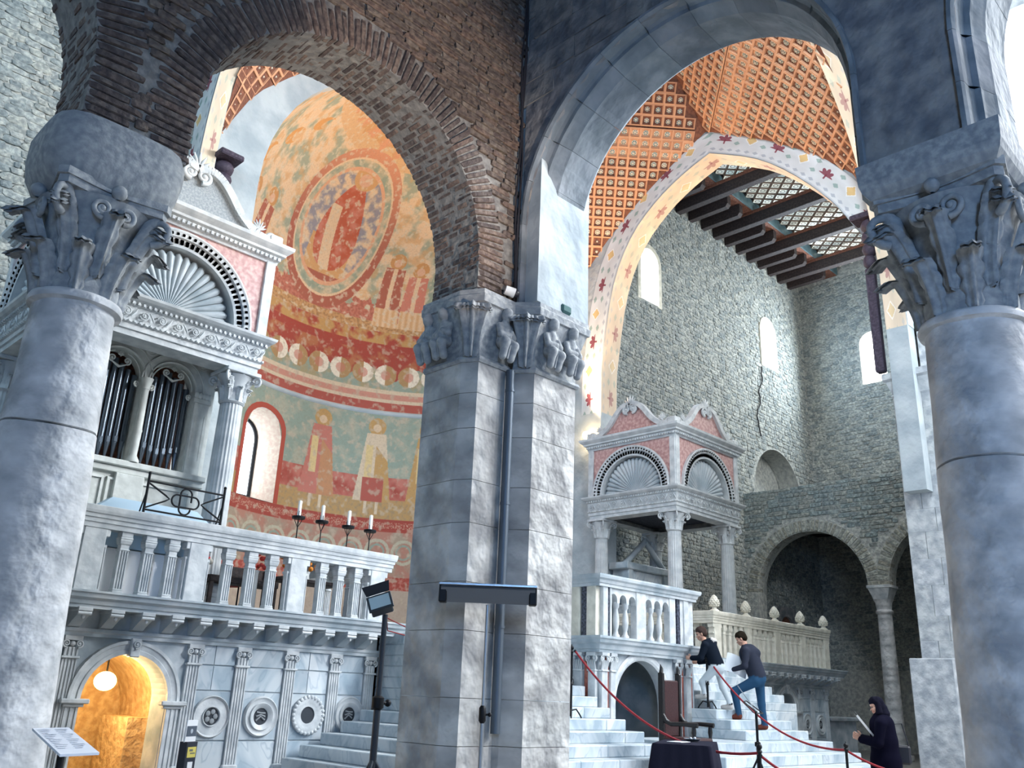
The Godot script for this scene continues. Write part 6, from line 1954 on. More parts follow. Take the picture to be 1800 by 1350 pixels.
func tribune() -> void:
	var t := thing("tribune", "projecting marble tribune with small arcaded parapet above a dark arched recess", "tribune", v3(0, 0, 0))
	var x0 := 12.72; var x1 := 15.72; var z := -10.32
	# lower storey
	var w := MB.new(); w.t = frame_w(z)
	for P in wall_polys(x0, x1, 0, 2.3, [[13.97, 1.62, 0.0, 1.4]]): w.prism(P, -0.2, 0)
	w.t = Transform3D()
	w.box(v3(x0, 0, -12.6), v3(x0 + 0.2, 2.3, z - 0.2)); w.box(v3(x1 - 0.2, 0, -12.6), v3(x1, 2.3, z - 0.2)); w.box(v3(x0, 0, -12.6), v3(x1, 2.3, -12.4))
	obj("lower_walls", w, M.marble, t)
	var sp := MB.new(); sp.t = frame_w(z + 0.012)
	for P in wall_polys(13.02, 15.0, 1.4, 2.28, [[13.97, 1.86, 0.0, 1.4]]): sp.prism(P, -0.01, 0)
	obj("dark_spandrel", sp, M.dark_marble, t)
	var av := MB.new(); var rows := []
	for q in [v2(0.80, -0.2), v2(0.80, 0.03), v2(0.84, 0.05), v2(0.90, 0.05), v2(0.94, 0.03), v2(0.95, 0.0)]:
		var row := []
		row.append(v3(13.97 - q.x, 0.9, z + q.y))
		for i in 25: row.append(v3(13.97 + cos(PI - PI * i / 24.0) * q.x, 1.4 + sin(PI * i / 24.0) * q.x, z + q.y))
		row.append(v3(13.97 + q.x, 0.9, z + q.y))
		rows.append(row)
	for i in rows.size() - 1:
		for j in rows[0].size() - 1: av.quad(rows[i][j], rows[i][j + 1], rows[i + 1][j + 1], rows[i + 1][j])
	obj("archivolt", av, M.white_marble, t)
	var ins := MB.new(); ins.box(v3(13.0, 1.42, -12.35), v3(15.2, 1.5, -12.2)); obj("inner_ledge", ins, M.marble, t)
	# corner pilasters with red marble strips
	var pil := func(F: Transform3D, u: float, wd: float) -> void:
		var p := Node3D.new(); p.name = "pilaster"; t.add_child(p, true); p.transform = F
		var a := MB.new(); a.box(v3(u - wd / 2, 0.5, 0), v3(u + wd / 2, 1.96, 0.07), 0.008); obj("carved_shaft", a, M.white_marble, p)
		var ca := MB.new(); ca.box(v3(u - wd * 0.55, 1.96, 0), v3(u + wd * 0.55, 1.99, 0.09), 0.006)
		for s in [-1.0, 1.0]: volute(ca, v3(u + s * wd * 0.45, 2.18, 0.08), v3(s, 0, 0), 0.055, 0.016)
		for k in 5: ca.tube([v3(u + (k - 2) * wd * 0.2, 1.99, 0.05), v3(u + (k - 2) * wd * 0.24, 2.15, 0.09)], [0.02, 0.012], 5)
		ca.box(v3(u - wd * 0.62, 2.22, 0), v3(u + wd * 0.62, 2.29, 0.1), 0.006); obj("capital", ca, M.white_marble, p)
	var strip := func(F: Transform3D, u: float, wd: float) -> void:
		var a := MB.new(); a.t = F; a.box(v3(u - wd / 2, 0.4, -0.05), v3(u + wd / 2, 2.2, 0.03), 0.008); obj("red_marble_strip", a, M.red_marble, t)
	var FW := frame_w(z); var FN := frame_n(x0)
	pil.call(FW, 12.82, 0.17); strip.call(FW, 12.945, 0.07); pil.call(FW, 13.06, 0.14)
	pil.call(FW, 15.12, 0.17); strip.call(FW, 15.28, 0.09); pil.call(FW, 15.45, 0.17); strip.call(FW, 15.6, 0.06)
	pil.call(FN, -10.42, 0.17); strip.call(FN, -10.57, 0.10); pil.call(FN, -10.75, 0.2)
	# cornice between the storeys, parapet, rail
	var ring := [v2(x0, -12.2), v2(x0, z), v2(x1, z), v2(x1, -12.2)]
	var co := MB.new(); co.mould(ring, [v2(-0.2, 2.28), v2(0.1, 2.28), v2(0.1, 2.33), v2(0.12, 2.34), v2(0.13, 2.42), v2(0.18, 2.45), v2(0.19, 2.50), v2(0.22, 2.52), v2(0.22, 2.56), v2(-0.2, 2.56)]); obj("middle_cornice", co, M.marble, t)
	var fl := MB.new(); fl.box(v3(x0, 2.4, -12.3), v3(x1, 2.54, z)); obj("tribune_floor", fl, M.marble, t)
	var ar := MB.new(); ar.t = frame_w(z + 0.03)
	for P in wall_polys(13.0, 15.05, 3.18, 3.46, [[13.12, 0.2, 0.0, 3.24], [13.40, 0.2, 0.0, 3.24], [13.68, 0.2, 0.0, 3.24], [14.2, 0.2, 0.0, 3.24], [14.48, 0.2, 0.0, 3.24], [14.76, 0.2, 0.0, 3.24]]): ar.prism(P, -0.12, 0)
	obj("small_arcade", ar, M.white_marble, t)
	var bm := MB.new(); bm.lathe([v2(0.07, 0), v2(0.07, 0.05), v2(0.045, 0.08), v2(0.035, 0.14), v2(0.05, 0.2), v2(0.062, 0.3), v2(0.055, 0.4), v2(0.035, 0.5), v2(0.04, 0.53), v2(0.06, 0.56), v2(0.06, 0.64)], 16)
	var bme := bm.mesh()
	for x in [13.26, 13.54, 14.34, 14.62]: inst("baluster", bme, M.white_marble, t, Transform3D(Basis(), v3(x, 2.56, z - 0.03)))
	for q in [[12.86, 0.14], [13.02, 0.05], [13.94, 0.30], [14.97, 0.2], [15.45, 0.16]]:
		var p := MB.new(); p.box(v3(q[0] - q[1] / 2, 2.56, z - 0.1), v3(q[0] + q[1] / 2, 3.46, z + 0.05), 0.008); obj("parapet_post", p, M.white_marble, t)
	for x in [12.965, 15.2]:
		var d := MB.new(); d.box(v3(x - 0.05, 2.56, z - 0.08), v3(x + 0.05, 3.46, z + 0.03)); obj("dark_inlay", d, M.dark_marble, t)
	var pr := MB.new(); pr.box(v3(15.25, 2.56, z - 0.1), v3(x1, 3.46, z + 0.02)); obj("parapet_panel", pr, M.white_marble, t)
	for q in [[-10.46, 0.22], [-10.88, 0.3], [-11.4, 0.3]]:
		var p := MB.new(); p.t = FN; p.box(v3(q[0] - q[1] / 2, 2.56, -0.1), v3(q[0] + q[1] / 2, 3.46, 0.05), 0.008); obj("parapet_post", p, M.cream_marble, t)
	for u in [-10.64, -11.14]:
		var d := MB.new(); d.t = FN; d.box(v3(u - 0.06, 2.56, -0.08), v3(u + 0.06, 3.46, 0.03)); obj("dark_inlay", d, M.dark_marble, t)
	var rl := MB.new(); rl.mould(ring, [v2(-0.14, 3.44), v2(0.07, 3.44), v2(0.07, 3.49), v2(0.09, 3.50), v2(0.10, 3.55), v2(0.14, 3.58), v2(0.15, 3.62), v2(0.15, 3.65), v2(-0.14, 3.66)]); obj("rail", rl, M.marble, t)

# ---------- lamps, stands, ropes, chair ----------
func pole_stand(t: Node3D, h: float, r: float, m: Material, legs := 3, spread := 0.45, hub := 0.7) -> void:
	var p := MB.new(); p.tube([v3(0, 0.1, 0), v3(0, h * 0.55, 0)], r * 1.25, 8); p.tube([v3(0, h * 0.55, 0), v3(0, h, 0)], r, 8); obj("pole", p, m, t)
	var c := MB.new(); c.lathe([v2(r * 1.2, h * 0.52), v2(r * 2.2, h * 0.53), v2(r * 2.2, h * 0.58), v2(r * 1.2, h * 0.59)], 10); c.tube([v3(0, h * 0.555, 0), v3(r * 4, h * 0.555, 0)], r * 0.7, 6); c.ball(v3(r * 4.5, h * 0.555, 0), Vector3.ONE * r * 1.3, 8, 5); obj("clamp", c, M.iron, t)
	for k in legs:
		var an := TAU * k / legs + 0.5
		var l := MB.new(); l.tube([v3(0, hub, 0), v3(cos(an) * spread, 0.02, sin(an) * spread)], r * 0.8, 6); obj("leg", l, m, t)

func furnishings() -> void:
	var dark := M.iron as Material
	# radiant heater on a stand before the pier
	var ht := thing("radiant_heater", "long grey radiant heater on a thin pole stand in front of the stone pier", "heater", v3(6.40, 0, -6.65), -PI / 4)
	pole_stand(ht, 2.36, 0.016, M.steel)
	var hb := MB.new(); hb.col = Color(0.5, 0.5, 0.52)
	hb.t = Transform3D(Basis(Vector3.BACK, Vector3.UP, Vector3.LEFT), v3(0.5, 0, 0))
	hb.prism(PackedVector2Array([v2(-0.05, 2.55), v2(0.10, 2.53), v2(0.11, 2.51), v2(0.06, 2.40), v2(0.045, 2.37), v2(0.03, 2.375), v2(0.035, 2.40), v2(0.0, 2.50), v2(-0.05, 2.52)]), 0.02, 0.98)
	obj("reflector", hb, M.steel, ht)
	var tp := MB.new(); tp.box(v3(-0.5, 2.535, -0.06), v3(0.5, 2.56, 0.13), 0.005); obj("top_edge", tp, M.steel, ht)
	var he := MB.new(); he.tube([v3(-0.44, 2.46, 0.06), v3(0.44, 2.46, 0.06)], 0.012, 8); obj("heating_tube", he, M.gloss, ht)
	for s in [-1.0, 1.0]:
		var ec := MB.new(); ec.box(v3(s * 0.46 - 0.04, 2.365, -0.05), v3(s * 0.46 + 0.04, 2.55, 0.10), 0.01); obj("end_cap", ec, M.iron, ht)
	# floodlight on a dark stand
	var fl := thing("floodlight_stand", "dark floodlight with barn doors on a tall stand beside the marble steps", "floodlight", v3(7.2, 0, -9.38))
	pole_stand(fl, 2.42, 0.035, M.dark_metal_paint)
	var fh := MB.new(); fh.t = Transform3D(Basis.from_euler(v3(-0.5, -0.9, 0.4)), v3(-0.12, 2.52, 0.05)); fh.box(v3(-0.14, -0.1, -0.08), v3(0.14, 0.1, 0.06), 0.015); fh.box(v3(-0.16, -0.12, 0.06), v3(0.16, 0.12, 0.085), 0.005); obj("housing", fh, M.dark_metal_paint, fl)
	var gl := MB.new(); gl.t = fh.t; gl.box(v3(-0.13, -0.09, 0.085), v3(0.13, 0.09, 0.09)); obj("glass", gl, M.steel, fl)
	for s in [-1.0, 1.0]:
		var bd := MB.new(); bd.t = fh.t; bd.quad(v3(-0.15, s * 0.12, 0.09), v3(0.15, s * 0.12, 0.09), v3(0.18, s * 0.2, 0.2), v3(-0.18, s * 0.2, 0.2)); obj("barn_door", bd, M.dark_metal_paint, fl)
	var yk := MB.new(); yk.tube([v3(0, 2.40, 0), v3(-0.06, 2.46, 0.02), v3(-0.12, 2.5, 0.05)], 0.015, 6); obj("yoke", yk, M.steel, fl)
	var cbm := MB.new(); cbm.col = Color(0.25, 0.03, 0.03); cbm.tube([v3(0.02, 2.38, 0), v3(0.2, 2.33, 0), v3(0.9, 2.2, -0.2)], 0.008, 5); cbm.tube([v3(0.03, 2.36, 0), v3(0.06, 2.22, 0), v3(0.9, 2.15, -0.2)], 0.008, 5); obj("cable", cbm, M.paint, fl)
	# downpipe, cables and camera at the inner corner
	var dp := thing("drain_pipe", "grey drain pipe running down the inner corner of the stone pier", "pipe", v3(7.17, 0, -7.24))
	var d1 := MB.new(); d1.tube([v3(0, 1.1, 0), v3(0, 5.28, 0)], 0.055, 12); obj("pipe", d1, M.zinc, dp)
	for y in [2.2, 3.6, 5.0]:
		var cl := MB.new(); cl.lathe([v2(0.056, y), v2(0.062, y), v2(0.062, y + 0.03), v2(0.056, y + 0.03)], 12); obj("clip", cl, M.zinc, dp)
	var cab := thing("cable_run", "bundle of black cables hanging down the corner between brick and stone arches", "cable", v3(7.21, 0, -7.27))
	for k in 3:
		var pts := []
		for i in 12: pts.append(v3(0.018 * sin(i * 1.7 + k) + 0.02 * k - 0.02, 6.15 + 0.56 * i, 0.012 * cos(i * 1.3 + k * 2) + 0.02 * (k % 2)))
		var c := MB.new(); c.col = Color(0.02, 0.022, 0.03); c.tube(pts, 0.014, 5); obj("cable", c, M.paint, cab)
	var sc := thing("security_camera", "small white dome camera with black lens above the figured capital", "camera", v3(7.12, 6.30, -7.22))
	var s1 := MB.new(); s1.col = Color(0.85, 0.84, 0.8); s1.tube([v3(-0.11, 0.03, -0.02), v3(0.0, 0.0, 0.04)], [0.06, 0.065], 14); obj("body", s1, M.gloss, sc)
	var s2 := MB.new(); s2.col = Color(0.02, 0.02, 0.03); s2.ball(v3(0.01, 0.0, 0.05), Vector3.ONE * 0.055, 14, 9); obj("lens_dome", s2, M.gloss, sc)
	var s3 := MB.new(); s3.tube([v3(0.02, 0.05, 0.0), v3(0.06, 0.2, -0.04)], 0.014, 6); obj("arm", s3, M.iron, sc)
	# rough green stone lying on the right-hand capital
	var gs := thing("loose_stone", "small dark green stone chip lying on the pier capital", "stone", v3(7.85, 6.2, -6.98))
	var g1 := MB.new(); g1.col = Color(0.05, 0.12, 0.12); g1.box(v3(-0.1, 0, -0.05), v3(0.1, 0.13, 0.06), 0.03); obj("chip", g1, M.paint, gs)
	# sloping white reading panel
	var ip := thing("reading_panel", "sloping white reading panel on a post beside the pale column", "panel", v3(2.34, 0, -6.25))
	var pb := MB.new(); pb.col = Color(0.8, 0.83, 0.88)
	var q := [v3(-0.10, 1.05, 0.22), v3(0.12, 1.06, 0.26), v3(0.10, 1.18, -0.26), v3(-0.10, 1.17, -0.34)]
	pb.quad(q[0], q[1], q[2], q[3]); pb.quad(q[3] - v3(0, 0.015, 0), q[2] - v3(0, 0.015, 0), q[1] - v3(0, 0.015, 0), q[0] - v3(0, 0.015, 0))
	for k in 4: pb.quad(q[k] - v3(0, 0.015, 0), q[(k + 1) % 4] - v3(0, 0.015, 0), q[(k + 1) % 4], q[k])
	obj("sheet", pb, M.gloss, ip)
	var tx := MB.new(); tx.col = Color(0.45, 0.48, 0.55)
	for k in 12:
		var v := 0.08 + 0.065 * k
		for h in 2:
			var a: Vector3 = q[3].lerp(q[0], v).lerp(q[2].lerp(q[1], v), 0.08 + 0.46 * h); var b: Vector3 = q[3].lerp(q[0], v).lerp(q[2].lerp(q[1], v), 0.44 + 0.46 * h - 0.08 * (k % 3))
			var dn := v3(0, 0.0015, 0.012); tx.quad(a + v3(0, 0.002, 0), b + v3(0, 0.002, 0), b + dn, a + dn)
	obj("printed_lines", tx, M.paint, ip)
	var pp := MB.new(); pp.tube([v3(0, 0, 0), v3(0, 1.1, -0.03)], 0.025, 8); pp.lathe([v2(0.2, 0), v2(0.2, 0.015), v2(0.03, 0.03)], 16); obj("post", pp, M.iron, ip)
	# notice stand in front of the crypt
	var ns := thing("notice_stand", "narrow black notice stand with white picture sheet and yellow label before the crypt front", "notice", v3(5.62, 0, -11.05), 0.5)
	var n1 := MB.new(); n1.col = Color(0.03, 0.035, 0.045); n1.box(v3(-0.11, 0.0, -0.06), v3(0.11, 0.80, 0.05), 0.006); obj("box", n1, M.gloss, ns)
	var n2 := MB.new(); n2.col = Color(0.82, 0.83, 0.84); n2.box(v3(-0.11, 0.79, -0.01), v3(0.11, 1.05, 0.01), 0.003); obj("sheet", n2, M.gloss, ns)
	var n3 := MB.new(); n3.col = Color(0.08, 0.1, 0.13); n3.box(v3(-0.1, 0.86, 0.009), v3(0.1, 0.98, 0.013)); n3.col = Color(0.4, 0.45, 0.5); n3.ball(v3(0, 0.92, 0.012), v3(0.03, 0.03, 0.004), 8, 5); obj("picture", n3, M.paint, ns)
	var n4 := MB.new(); n4.col = Color(0.62, 0.52, 0.12); n4.box(v3(-0.085, 0.62, 0.049), v3(0.085, 0.74, 0.054)); n4.col = Color(0.15, 0.15, 0.12); n4.box(v3(-0.03, 0.66, 0.054), v3(0.07, 0.675, 0.055)); n4.box(v3(-0.05, 0.69, 0.054), v3(0.02, 0.715, 0.055)); obj("yellow_label", n4, M.paint, ns)
	var n5 := MB.new(); n5.col = Color(0.75, 0.76, 0.77); n5.box(v3(-0.05, 0.45, 0.049), v3(0.05, 0.57, 0.054)); obj("white_card", n5, M.paint, ns)
	ropes(); armchair(); table(); music_stand()

func stanchion(label: String, at: Vector3, h: float) -> Node3D:
	var t := thing("rope_stanchion", label, "stanchion", at, 0, "rope stanchions")
	var p := MB.new(); p.tube([v3(0, 0.03, 0), v3(0, h - 0.06, 0)], 0.021, 8); p.lathe([v2(0.022, h * 0.45), v2(0.04, h * 0.47), v2(0.022, h * 0.5)], 10); p.lathe([v2(0.022, h * 0.9), v2(0.036, h * 0.92), v2(0.022, h * 0.94)], 10); obj("post", p, M.iron, t)
	var b := MB.new(); b.ball(v3(0, h - 0.03, 0), Vector3.ONE * 0.036, 10, 6); b.tube([v3(0, h, 0), v3(0, h + 0.03, 0)], [0.014, 0.004], 6); obj("knob", b, M.iron, t)
	var r := MB.new()
	for s in [-1.0, 1.0]:
		var pts := []
		for i in 9:
			var a := PI * i / 8.0; pts.append(v3(s * (0.02 + 0.035 * sin(a)), h * 0.5 + 0.05 * cos(a), 0))
		r.tube(pts, 0.006, 5)
	obj("ring", r, M.iron, t)
	for k in 3:
		var an := TAU * k / 3 + 0.3; var d := v3(cos(an), 0, sin(an))
		var f := MB.new(); f.tube([v3(0, 0.12, 0), d * 0.1 + v3(0, 0.14, 0), d * 0.17 + v3(0, 0.06, 0), d * 0.2 + v3(0, 0.012, 0)], 0.012, 6); obj("foot", f, M.iron, t)
	return t

func rope(label: String, a: Vector3, b: Vector3, sag: float, thing_name := "barrier_rope") -> void:
	var t := thing(thing_name, label, "rope", a)
	var mb := MB.new(); mb.col = Color(0.24, 0.015, 0.022)
	var pts := []
	for i in 25:
		var q := i / 24.0; pts.append((b - a) * q - v3(0, sag * 4.0 * q * (1.0 - q), 0))
	mb.tube(pts, 0.017, 7); obj("cord", mb, M.paint, t)
	for e in [Vector3.ZERO, b - a]:
		var h := MB.new(); h.ball(e, Vector3.ONE * 0.026, 8, 5); obj("end_hook", h, M.iron, t)

func ropes() -> void:
	var s1 := v3(11.25, 1.19, -9.68); var s2 := v3(15.32, 1.40, -9.75); var s5 := v3(10.55, 0.0, -6.0); var s4 := v3(13.6, 0.0, -6.3)
	stanchion("black iron rope stanchion on the marble steps beside the pier edge", s1, 1.1)
	stanchion("black iron rope stanchion beside the tribune corner behind the leather armchair", s2, 0.95)
	stanchion("short black iron rope stanchion at the corner of the black-draped table", s5, 1.05)
	stanchion("slim black iron rope stanchion at the foot of the wide marble steps", s4, 1.02)
	stanchion("black iron rope stanchion at the foot of the white ashlar pier", v3(18.6, 0.0, -6.25), 0.95)
	rope("long dark red rope sagging from the steps by the pier to the draped table", s1 + v3(0.03, 1.02, 0.05), s5 + v3(0, 0.95, 0), 0.45)
	rope("dark red rope sagging across the wide steps below the two climbing visitors", s2 + v3(0.05, 0.86, 0.05), s4 + v3(0, 0.93, 0), 0.40)
	rope("dark red rope running down from the slim stanchion towards the nave floor", s4 + v3(0.02, 0.92, 0), v3(14.6, 0.62, -5.5), 0.1)
	rope("short dark red rope at the stanchion beside the white pier", v3(18.6, 0.88, -6.25), v3(17.4, 0.55, -5.6), 0.12)
	rope("dark red rope hanging from the table-corner stanchion to the wide steps", s5 + v3(0.02, 0.92, 0), v3(11.5, 0.6, -5.4), 0.12)

func armchair() -> void:
	var t := thing("armchair", "tall dark armchair with studded brown leather back and carved posts", "chair", v3(11.85, 0.51, -8.2), 0.157)
	M.leather = stone(Color(0.16, 0.07, 0.08), Color(0.24, 0.11, 0.11), 3.0, 0.45, 0.3, 0.04, 71)
	M.dark_oak = stone(Color(0.05, 0.05, 0.06), Color(0.10, 0.09, 0.09), 3.0, 0.4, 0.3, 0.04, 72)
	# the chair faces +z in its own axes, back at -z; seen from behind
	var bk := MB.new(); bk.box(v3(-0.24, 0.50, -0.03), v3(0.24, 1.30, 0.02), 0.015); obj("leather_back", bk, M.leather, t)
	for x in [-0.29, 0.29]:
		var p := MB.new(); p.box(v3(x - 0.035, 0, -0.05), v3(x + 0.035, 1.40, 0.03), 0.008); p.tube([v3(x, 1.40, -0.01), v3(x + 0.01, 1.46, -0.01), v3(x - 0.02, 1.52, -0.01)], [0.035, 0.028, 0.006], 7); obj("back_post", p, M.dark_oak, t)
		for k in 14:
			var s := MB.new(); s.col = Color(0.45, 0.42, 0.36); s.ball(v3(x * 0.88, 0.54 + 0.055 * k, -0.035), Vector3.ONE * 0.013, 6, 4); obj("stud", s, M.steel, t)
		var a := MB.new(); a.tube([v3(x, 0.82, 0.0), v3(x, 0.72, 0.06), v3(x, 0.68, 0.14), v3(x, 0.69, 0.34), v3(x, 0.68, 0.56)], [0.03, 0.036, 0.032, 0.032, 0.036], 8); obj("armrest", a, M.dark_oak, t)
		var l := MB.new(); l.lathe([v2(0.035, 0), v2(0.035, 0.08), v2(0.022, 0.1), v2(0.035, 0.18), v2(0.022, 0.26), v2(0.035, 0.34), v2(0.035, 0.46), v2(0.022, 0.5), v2(0.035, 0.58), v2(0.025, 0.68)], 12)
		for i in l.v.size(): l.v[i] += v3(x, 0, 0.5)
		obj("front_leg", l, M.dark_oak, t)
	var st := MB.new(); st.box(v3(-0.29, 0.42, -0.02), v3(0.29, 0.50, 0.54), 0.025); obj("seat", st, M.leather, t)
	var r := MB.new(); r.box(v3(-0.28, 0.12, 0.46), v3(0.28, 0.2, 0.5), 0.01); r.box(v3(-0.28, 0.36, -0.03), v3(0.28, 0.42, 0.01), 0.006); obj("stretcher", r, M.dark_oak, t)

func table() -> void:
	var t := thing("draped_table", "low table under a black cloth standing before the leather armchair", "table", v3(10.45, 0.51, -7.0), 0.5)
	var b := MB.new(); b.col = Color(0.016, 0.018, 0.03)
	var rows := []
	for i in 4:
		var y: float = [0.0, 0.26, 0.48, 0.5][i]; var ex: float = [0.06, 0.03, 0.0, -0.01][i]
		var row := []
		for j in 64:
			var u := j / 64.0 * 4.0; var sd := int(u); var f := u - sd
			var w := 0.02 * sin(j * 1.9) * (1.0 - i / 3.0)
			var hx := 0.72 + ex + w; var hz := 0.36 + ex + w
			row.append([v3(lerpf(-hx, hx, f), y, hz), v3(hx, y, lerpf(hz, -hz, f)), v3(lerpf(hx, -hx, f), y, -hz), v3(-hx, y, lerpf(-hz, hz, f))][sd])
		rows.append(row)
	b.surf(rows, true); b.quad(v3(-0.71, 0.5, 0.35), v3(0.71, 0.5, 0.35), v3(0.71, 0.5, -0.35), v3(-0.71, 0.5, -0.35)); obj("cloth", b, M.cloth, t)
	var f := MB.new(); f.box(v3(-0.68, 0.44, -0.33), v3(0.68, 0.485, 0.33)); obj("tabletop", f, M.wood, t)
	for x in [-0.64, 0.64]:
		for z in [-0.3, 0.3]:
			var l := MB.new(); l.box(v3(x - 0.025, 0, z - 0.025), v3(x + 0.025, 0.44, z + 0.025)); obj("leg", l, M.wood, t)
	var pa := thing("paper_sheet", "white sheet of paper lying on the black-draped table", "paper", v3(10.35, 1.012, -7.05), 0.2)
	var pb := MB.new(); pb.col = Color(0.82, 0.83, 0.84); pb.box(v3(-0.15, 0, -0.1), v3(0.15, 0.006, 0.1)); obj("sheet", pb, M.gloss, pa)
	var bt := thing("glass_dish", "small shiny silver dish on the black-draped table", "dish", v3(10.75, 1.012, -7.1))
	var db := MB.new(); db.lathe([v2(0, 0.005), v2(0.07, 0.005), v2(0.11, 0.03), v2(0.115, 0.035), v2(0.07, 0.015), v2(0, 0.012)], 18); obj("bowl", db, M.steel, bt)
	for s in 2:
		var k := MB.new(); k.ball(v3(0.05 - 0.1 * s, 0.035, 0.0), Vector3.ONE * 0.025, 8, 5); obj("glass_bead", k, M.steel, bt)

func music_stand() -> void:
	var t := thing("music_stand", "black folding music stand with open wire desk in front of the wide steps", "music stand", v3(12.62, 0.38, -7.2), 0.3)
	pole_stand(t, 1.04, 0.02, M.iron, 3, 0.2, 0.4)
	var d := MB.new()
	d.tube([v3(-0.24, 1.02, 0.02), v3(-0.24, 1.03, 0.0), v3(0.0, 1.16, -0.18), v3(0.26, 1.18, -0.2)], 0.009, 5)
	d.tube([v3(-0.24, 1.01, 0.05), v3(0.24, 1.01, 0.05)], 0.010, 5); d.tube([v3(0.24, 1.01, 0.05), v3(0.26, 1.18, -0.2)], 0.009, 5); d.tube([v3(-0.12, 1.01, 0.04), v3(0.0, 1.17, -0.18)], 0.007, 5)
	d.tube([v3(0.0, 1.16, -0.18), v3(0.0, 1.04, 0.0)], 0.009, 5)
	obj("wire_desk", d, M.iron, t)
	var g := MB.new(); g.tube([v3(0, 1.04, 0), v3(-0.05, 1.19, -0.1), v3(-0.25, 1.39, -0.2)], 0.007, 5); obj("gooseneck", g, M.steel, t)

# ---------- people ----------
func person(label: String, at: Vector3, turn: float, bones: Array) -> Node3D:
	var t := thing("person", label, "person", at, turn)
	var mb := blob(bones, 0.02, 0.035)
	obj("body", mb, M.cloth, t)
	return t
func fingers(t: Node3D, wrist: Vector3, dir: Vector3, side: Vector3, skin: Color) -> void:
	dir = dir.normalized(); side = (side - dir * side.dot(dir)).normalized()
	var nrm := dir.cross(side)
	var bones := [[wrist, wrist + dir * 0.075, 0.026, 0.03, skin], [wrist + dir * 0.05 + side * 0.02, wrist + dir * 0.08 + side * 0.02, 0.02, 0.018, skin], [wrist + dir * 0.05 - side * 0.02, wrist + dir * 0.08 - side * 0.02, 0.02, 0.018, skin]]
	for k in 4:
		var o := wrist + dir * 0.08 + side * (0.03 - 0.02 * k)
		var l: float = [0.030, 0.036, 0.034, 0.026][k]
		var p1 := o + dir * l + nrm * 0.006; var p2 := p1 + dir * l * 0.6 + nrm * 0.022
		bones.append([o, p1, 0.0095, 0.009, skin]); bones.append([p1, p2, 0.009, 0.0075, skin])
	var th := wrist + dir * 0.025 + side * 0.03
	bones.append([th, th + dir * 0.03 + side * 0.03 + nrm * 0.01, 0.012, 0.0105, skin]); bones.append([th + dir * 0.03 + side * 0.03 + nrm * 0.01, th + dir * 0.06 + side * 0.032 + nrm * 0.02, 0.0105, 0.008, skin])
	obj("hand", blob(bones, 0.005, 0.007), M.skin, t)

func head(t: Node3D, c: Vector3, look: Vector3, skin: Color, hair: Color, hood := false) -> void:
	# look: the way the face points; up stays roughly up
	var f := look.normalized(); var r := f.cross(Vector3.UP).normalized(); var u := r.cross(f)
	var at := func(a: float, b: float, d: float) -> Vector3: return c + r * a + u * b + f * d
	var bones := [[at.call(0, 0.03, -0.01), at.call(0, 0.045, 0.015), 0.09, 0.082, skin], [at.call(0, -0.05, 0.035), at.call(0, -0.075, 0.05), 0.06, 0.042, skin], [at.call(0, -0.01, 0.075), at.call(0, -0.028, 0.102), 0.013, 0.015, skin],
		[at.call(-0.05, -0.02, 0.05), at.call(-0.03, -0.03, 0.06), 0.025, 0.02, skin], [at.call(0.05, -0.02, 0.05), at.call(0.03, -0.03, 0.06), 0.025, 0.02, skin], [at.call(-0.085, 0.01, -0.005), at.call(-0.09, -0.02, -0.005), 0.018, 0.012, skin], [at.call(0.085, 0.01, -0.005), at.call(0.09, -0.02, -0.005), 0.018, 0.012, skin],
		[at.call(-0.022, -0.062, 0.088), at.call(0.022, -0.062, 0.088), 0.011, 0.011, Color(skin.r * 0.75, skin.g * 0.55, skin.b * 0.5)], [at.call(0, -0.1, -0.02), at.call(0, -0.05, 0.0), 0.05, 0.055, skin]]
	obj("face", blob(bones, 0.008, 0.014), M.skin, t)
	var e := MB.new(); e.col = Color(0.03, 0.02, 0.02)
	for s in [-1.0, 1.0]: e.ball(at.call(s * 0.032, 0.012, 0.083), Vector3.ONE * 0.011, 8, 5)
	obj("eyes", e, M.gloss, t)
	var hb := [[at.call(0, 0.06, -0.02), at.call(0, 0.065, 0.01), 0.095, 0.085, hair], [at.call(0, 0.0, -0.05), at.call(0, 0.05, -0.045), 0.075, 0.08, hair], [at.call(-0.06, 0.02, -0.02), at.call(-0.07, 0.06, 0.0), 0.04, 0.04, hair], [at.call(0.06, 0.02, -0.02), at.call(0.07, 0.06, 0.0), 0.04, 0.04, hair]]
	if hood: hb += [[at.call(0, -0.05, -0.06), at.call(0, -0.12, -0.05), 0.09, 0.11, hair], [at.call(-0.08, 0.02, 0.0), at.call(-0.085, -0.08, 0.02), 0.04, 0.05, hair], [at.call(0.08, 0.02, 0.0), at.call(0.085, -0.08, 0.02), 0.04, 0.05, hair], [at.call(0, 0.1, 0.02), at.call(0, 0.09, 0.05), 0.06, 0.05, hair]]
	obj("hood" if hood else "hair", blob(hb, 0.01, 0.02), M.cloth, t)

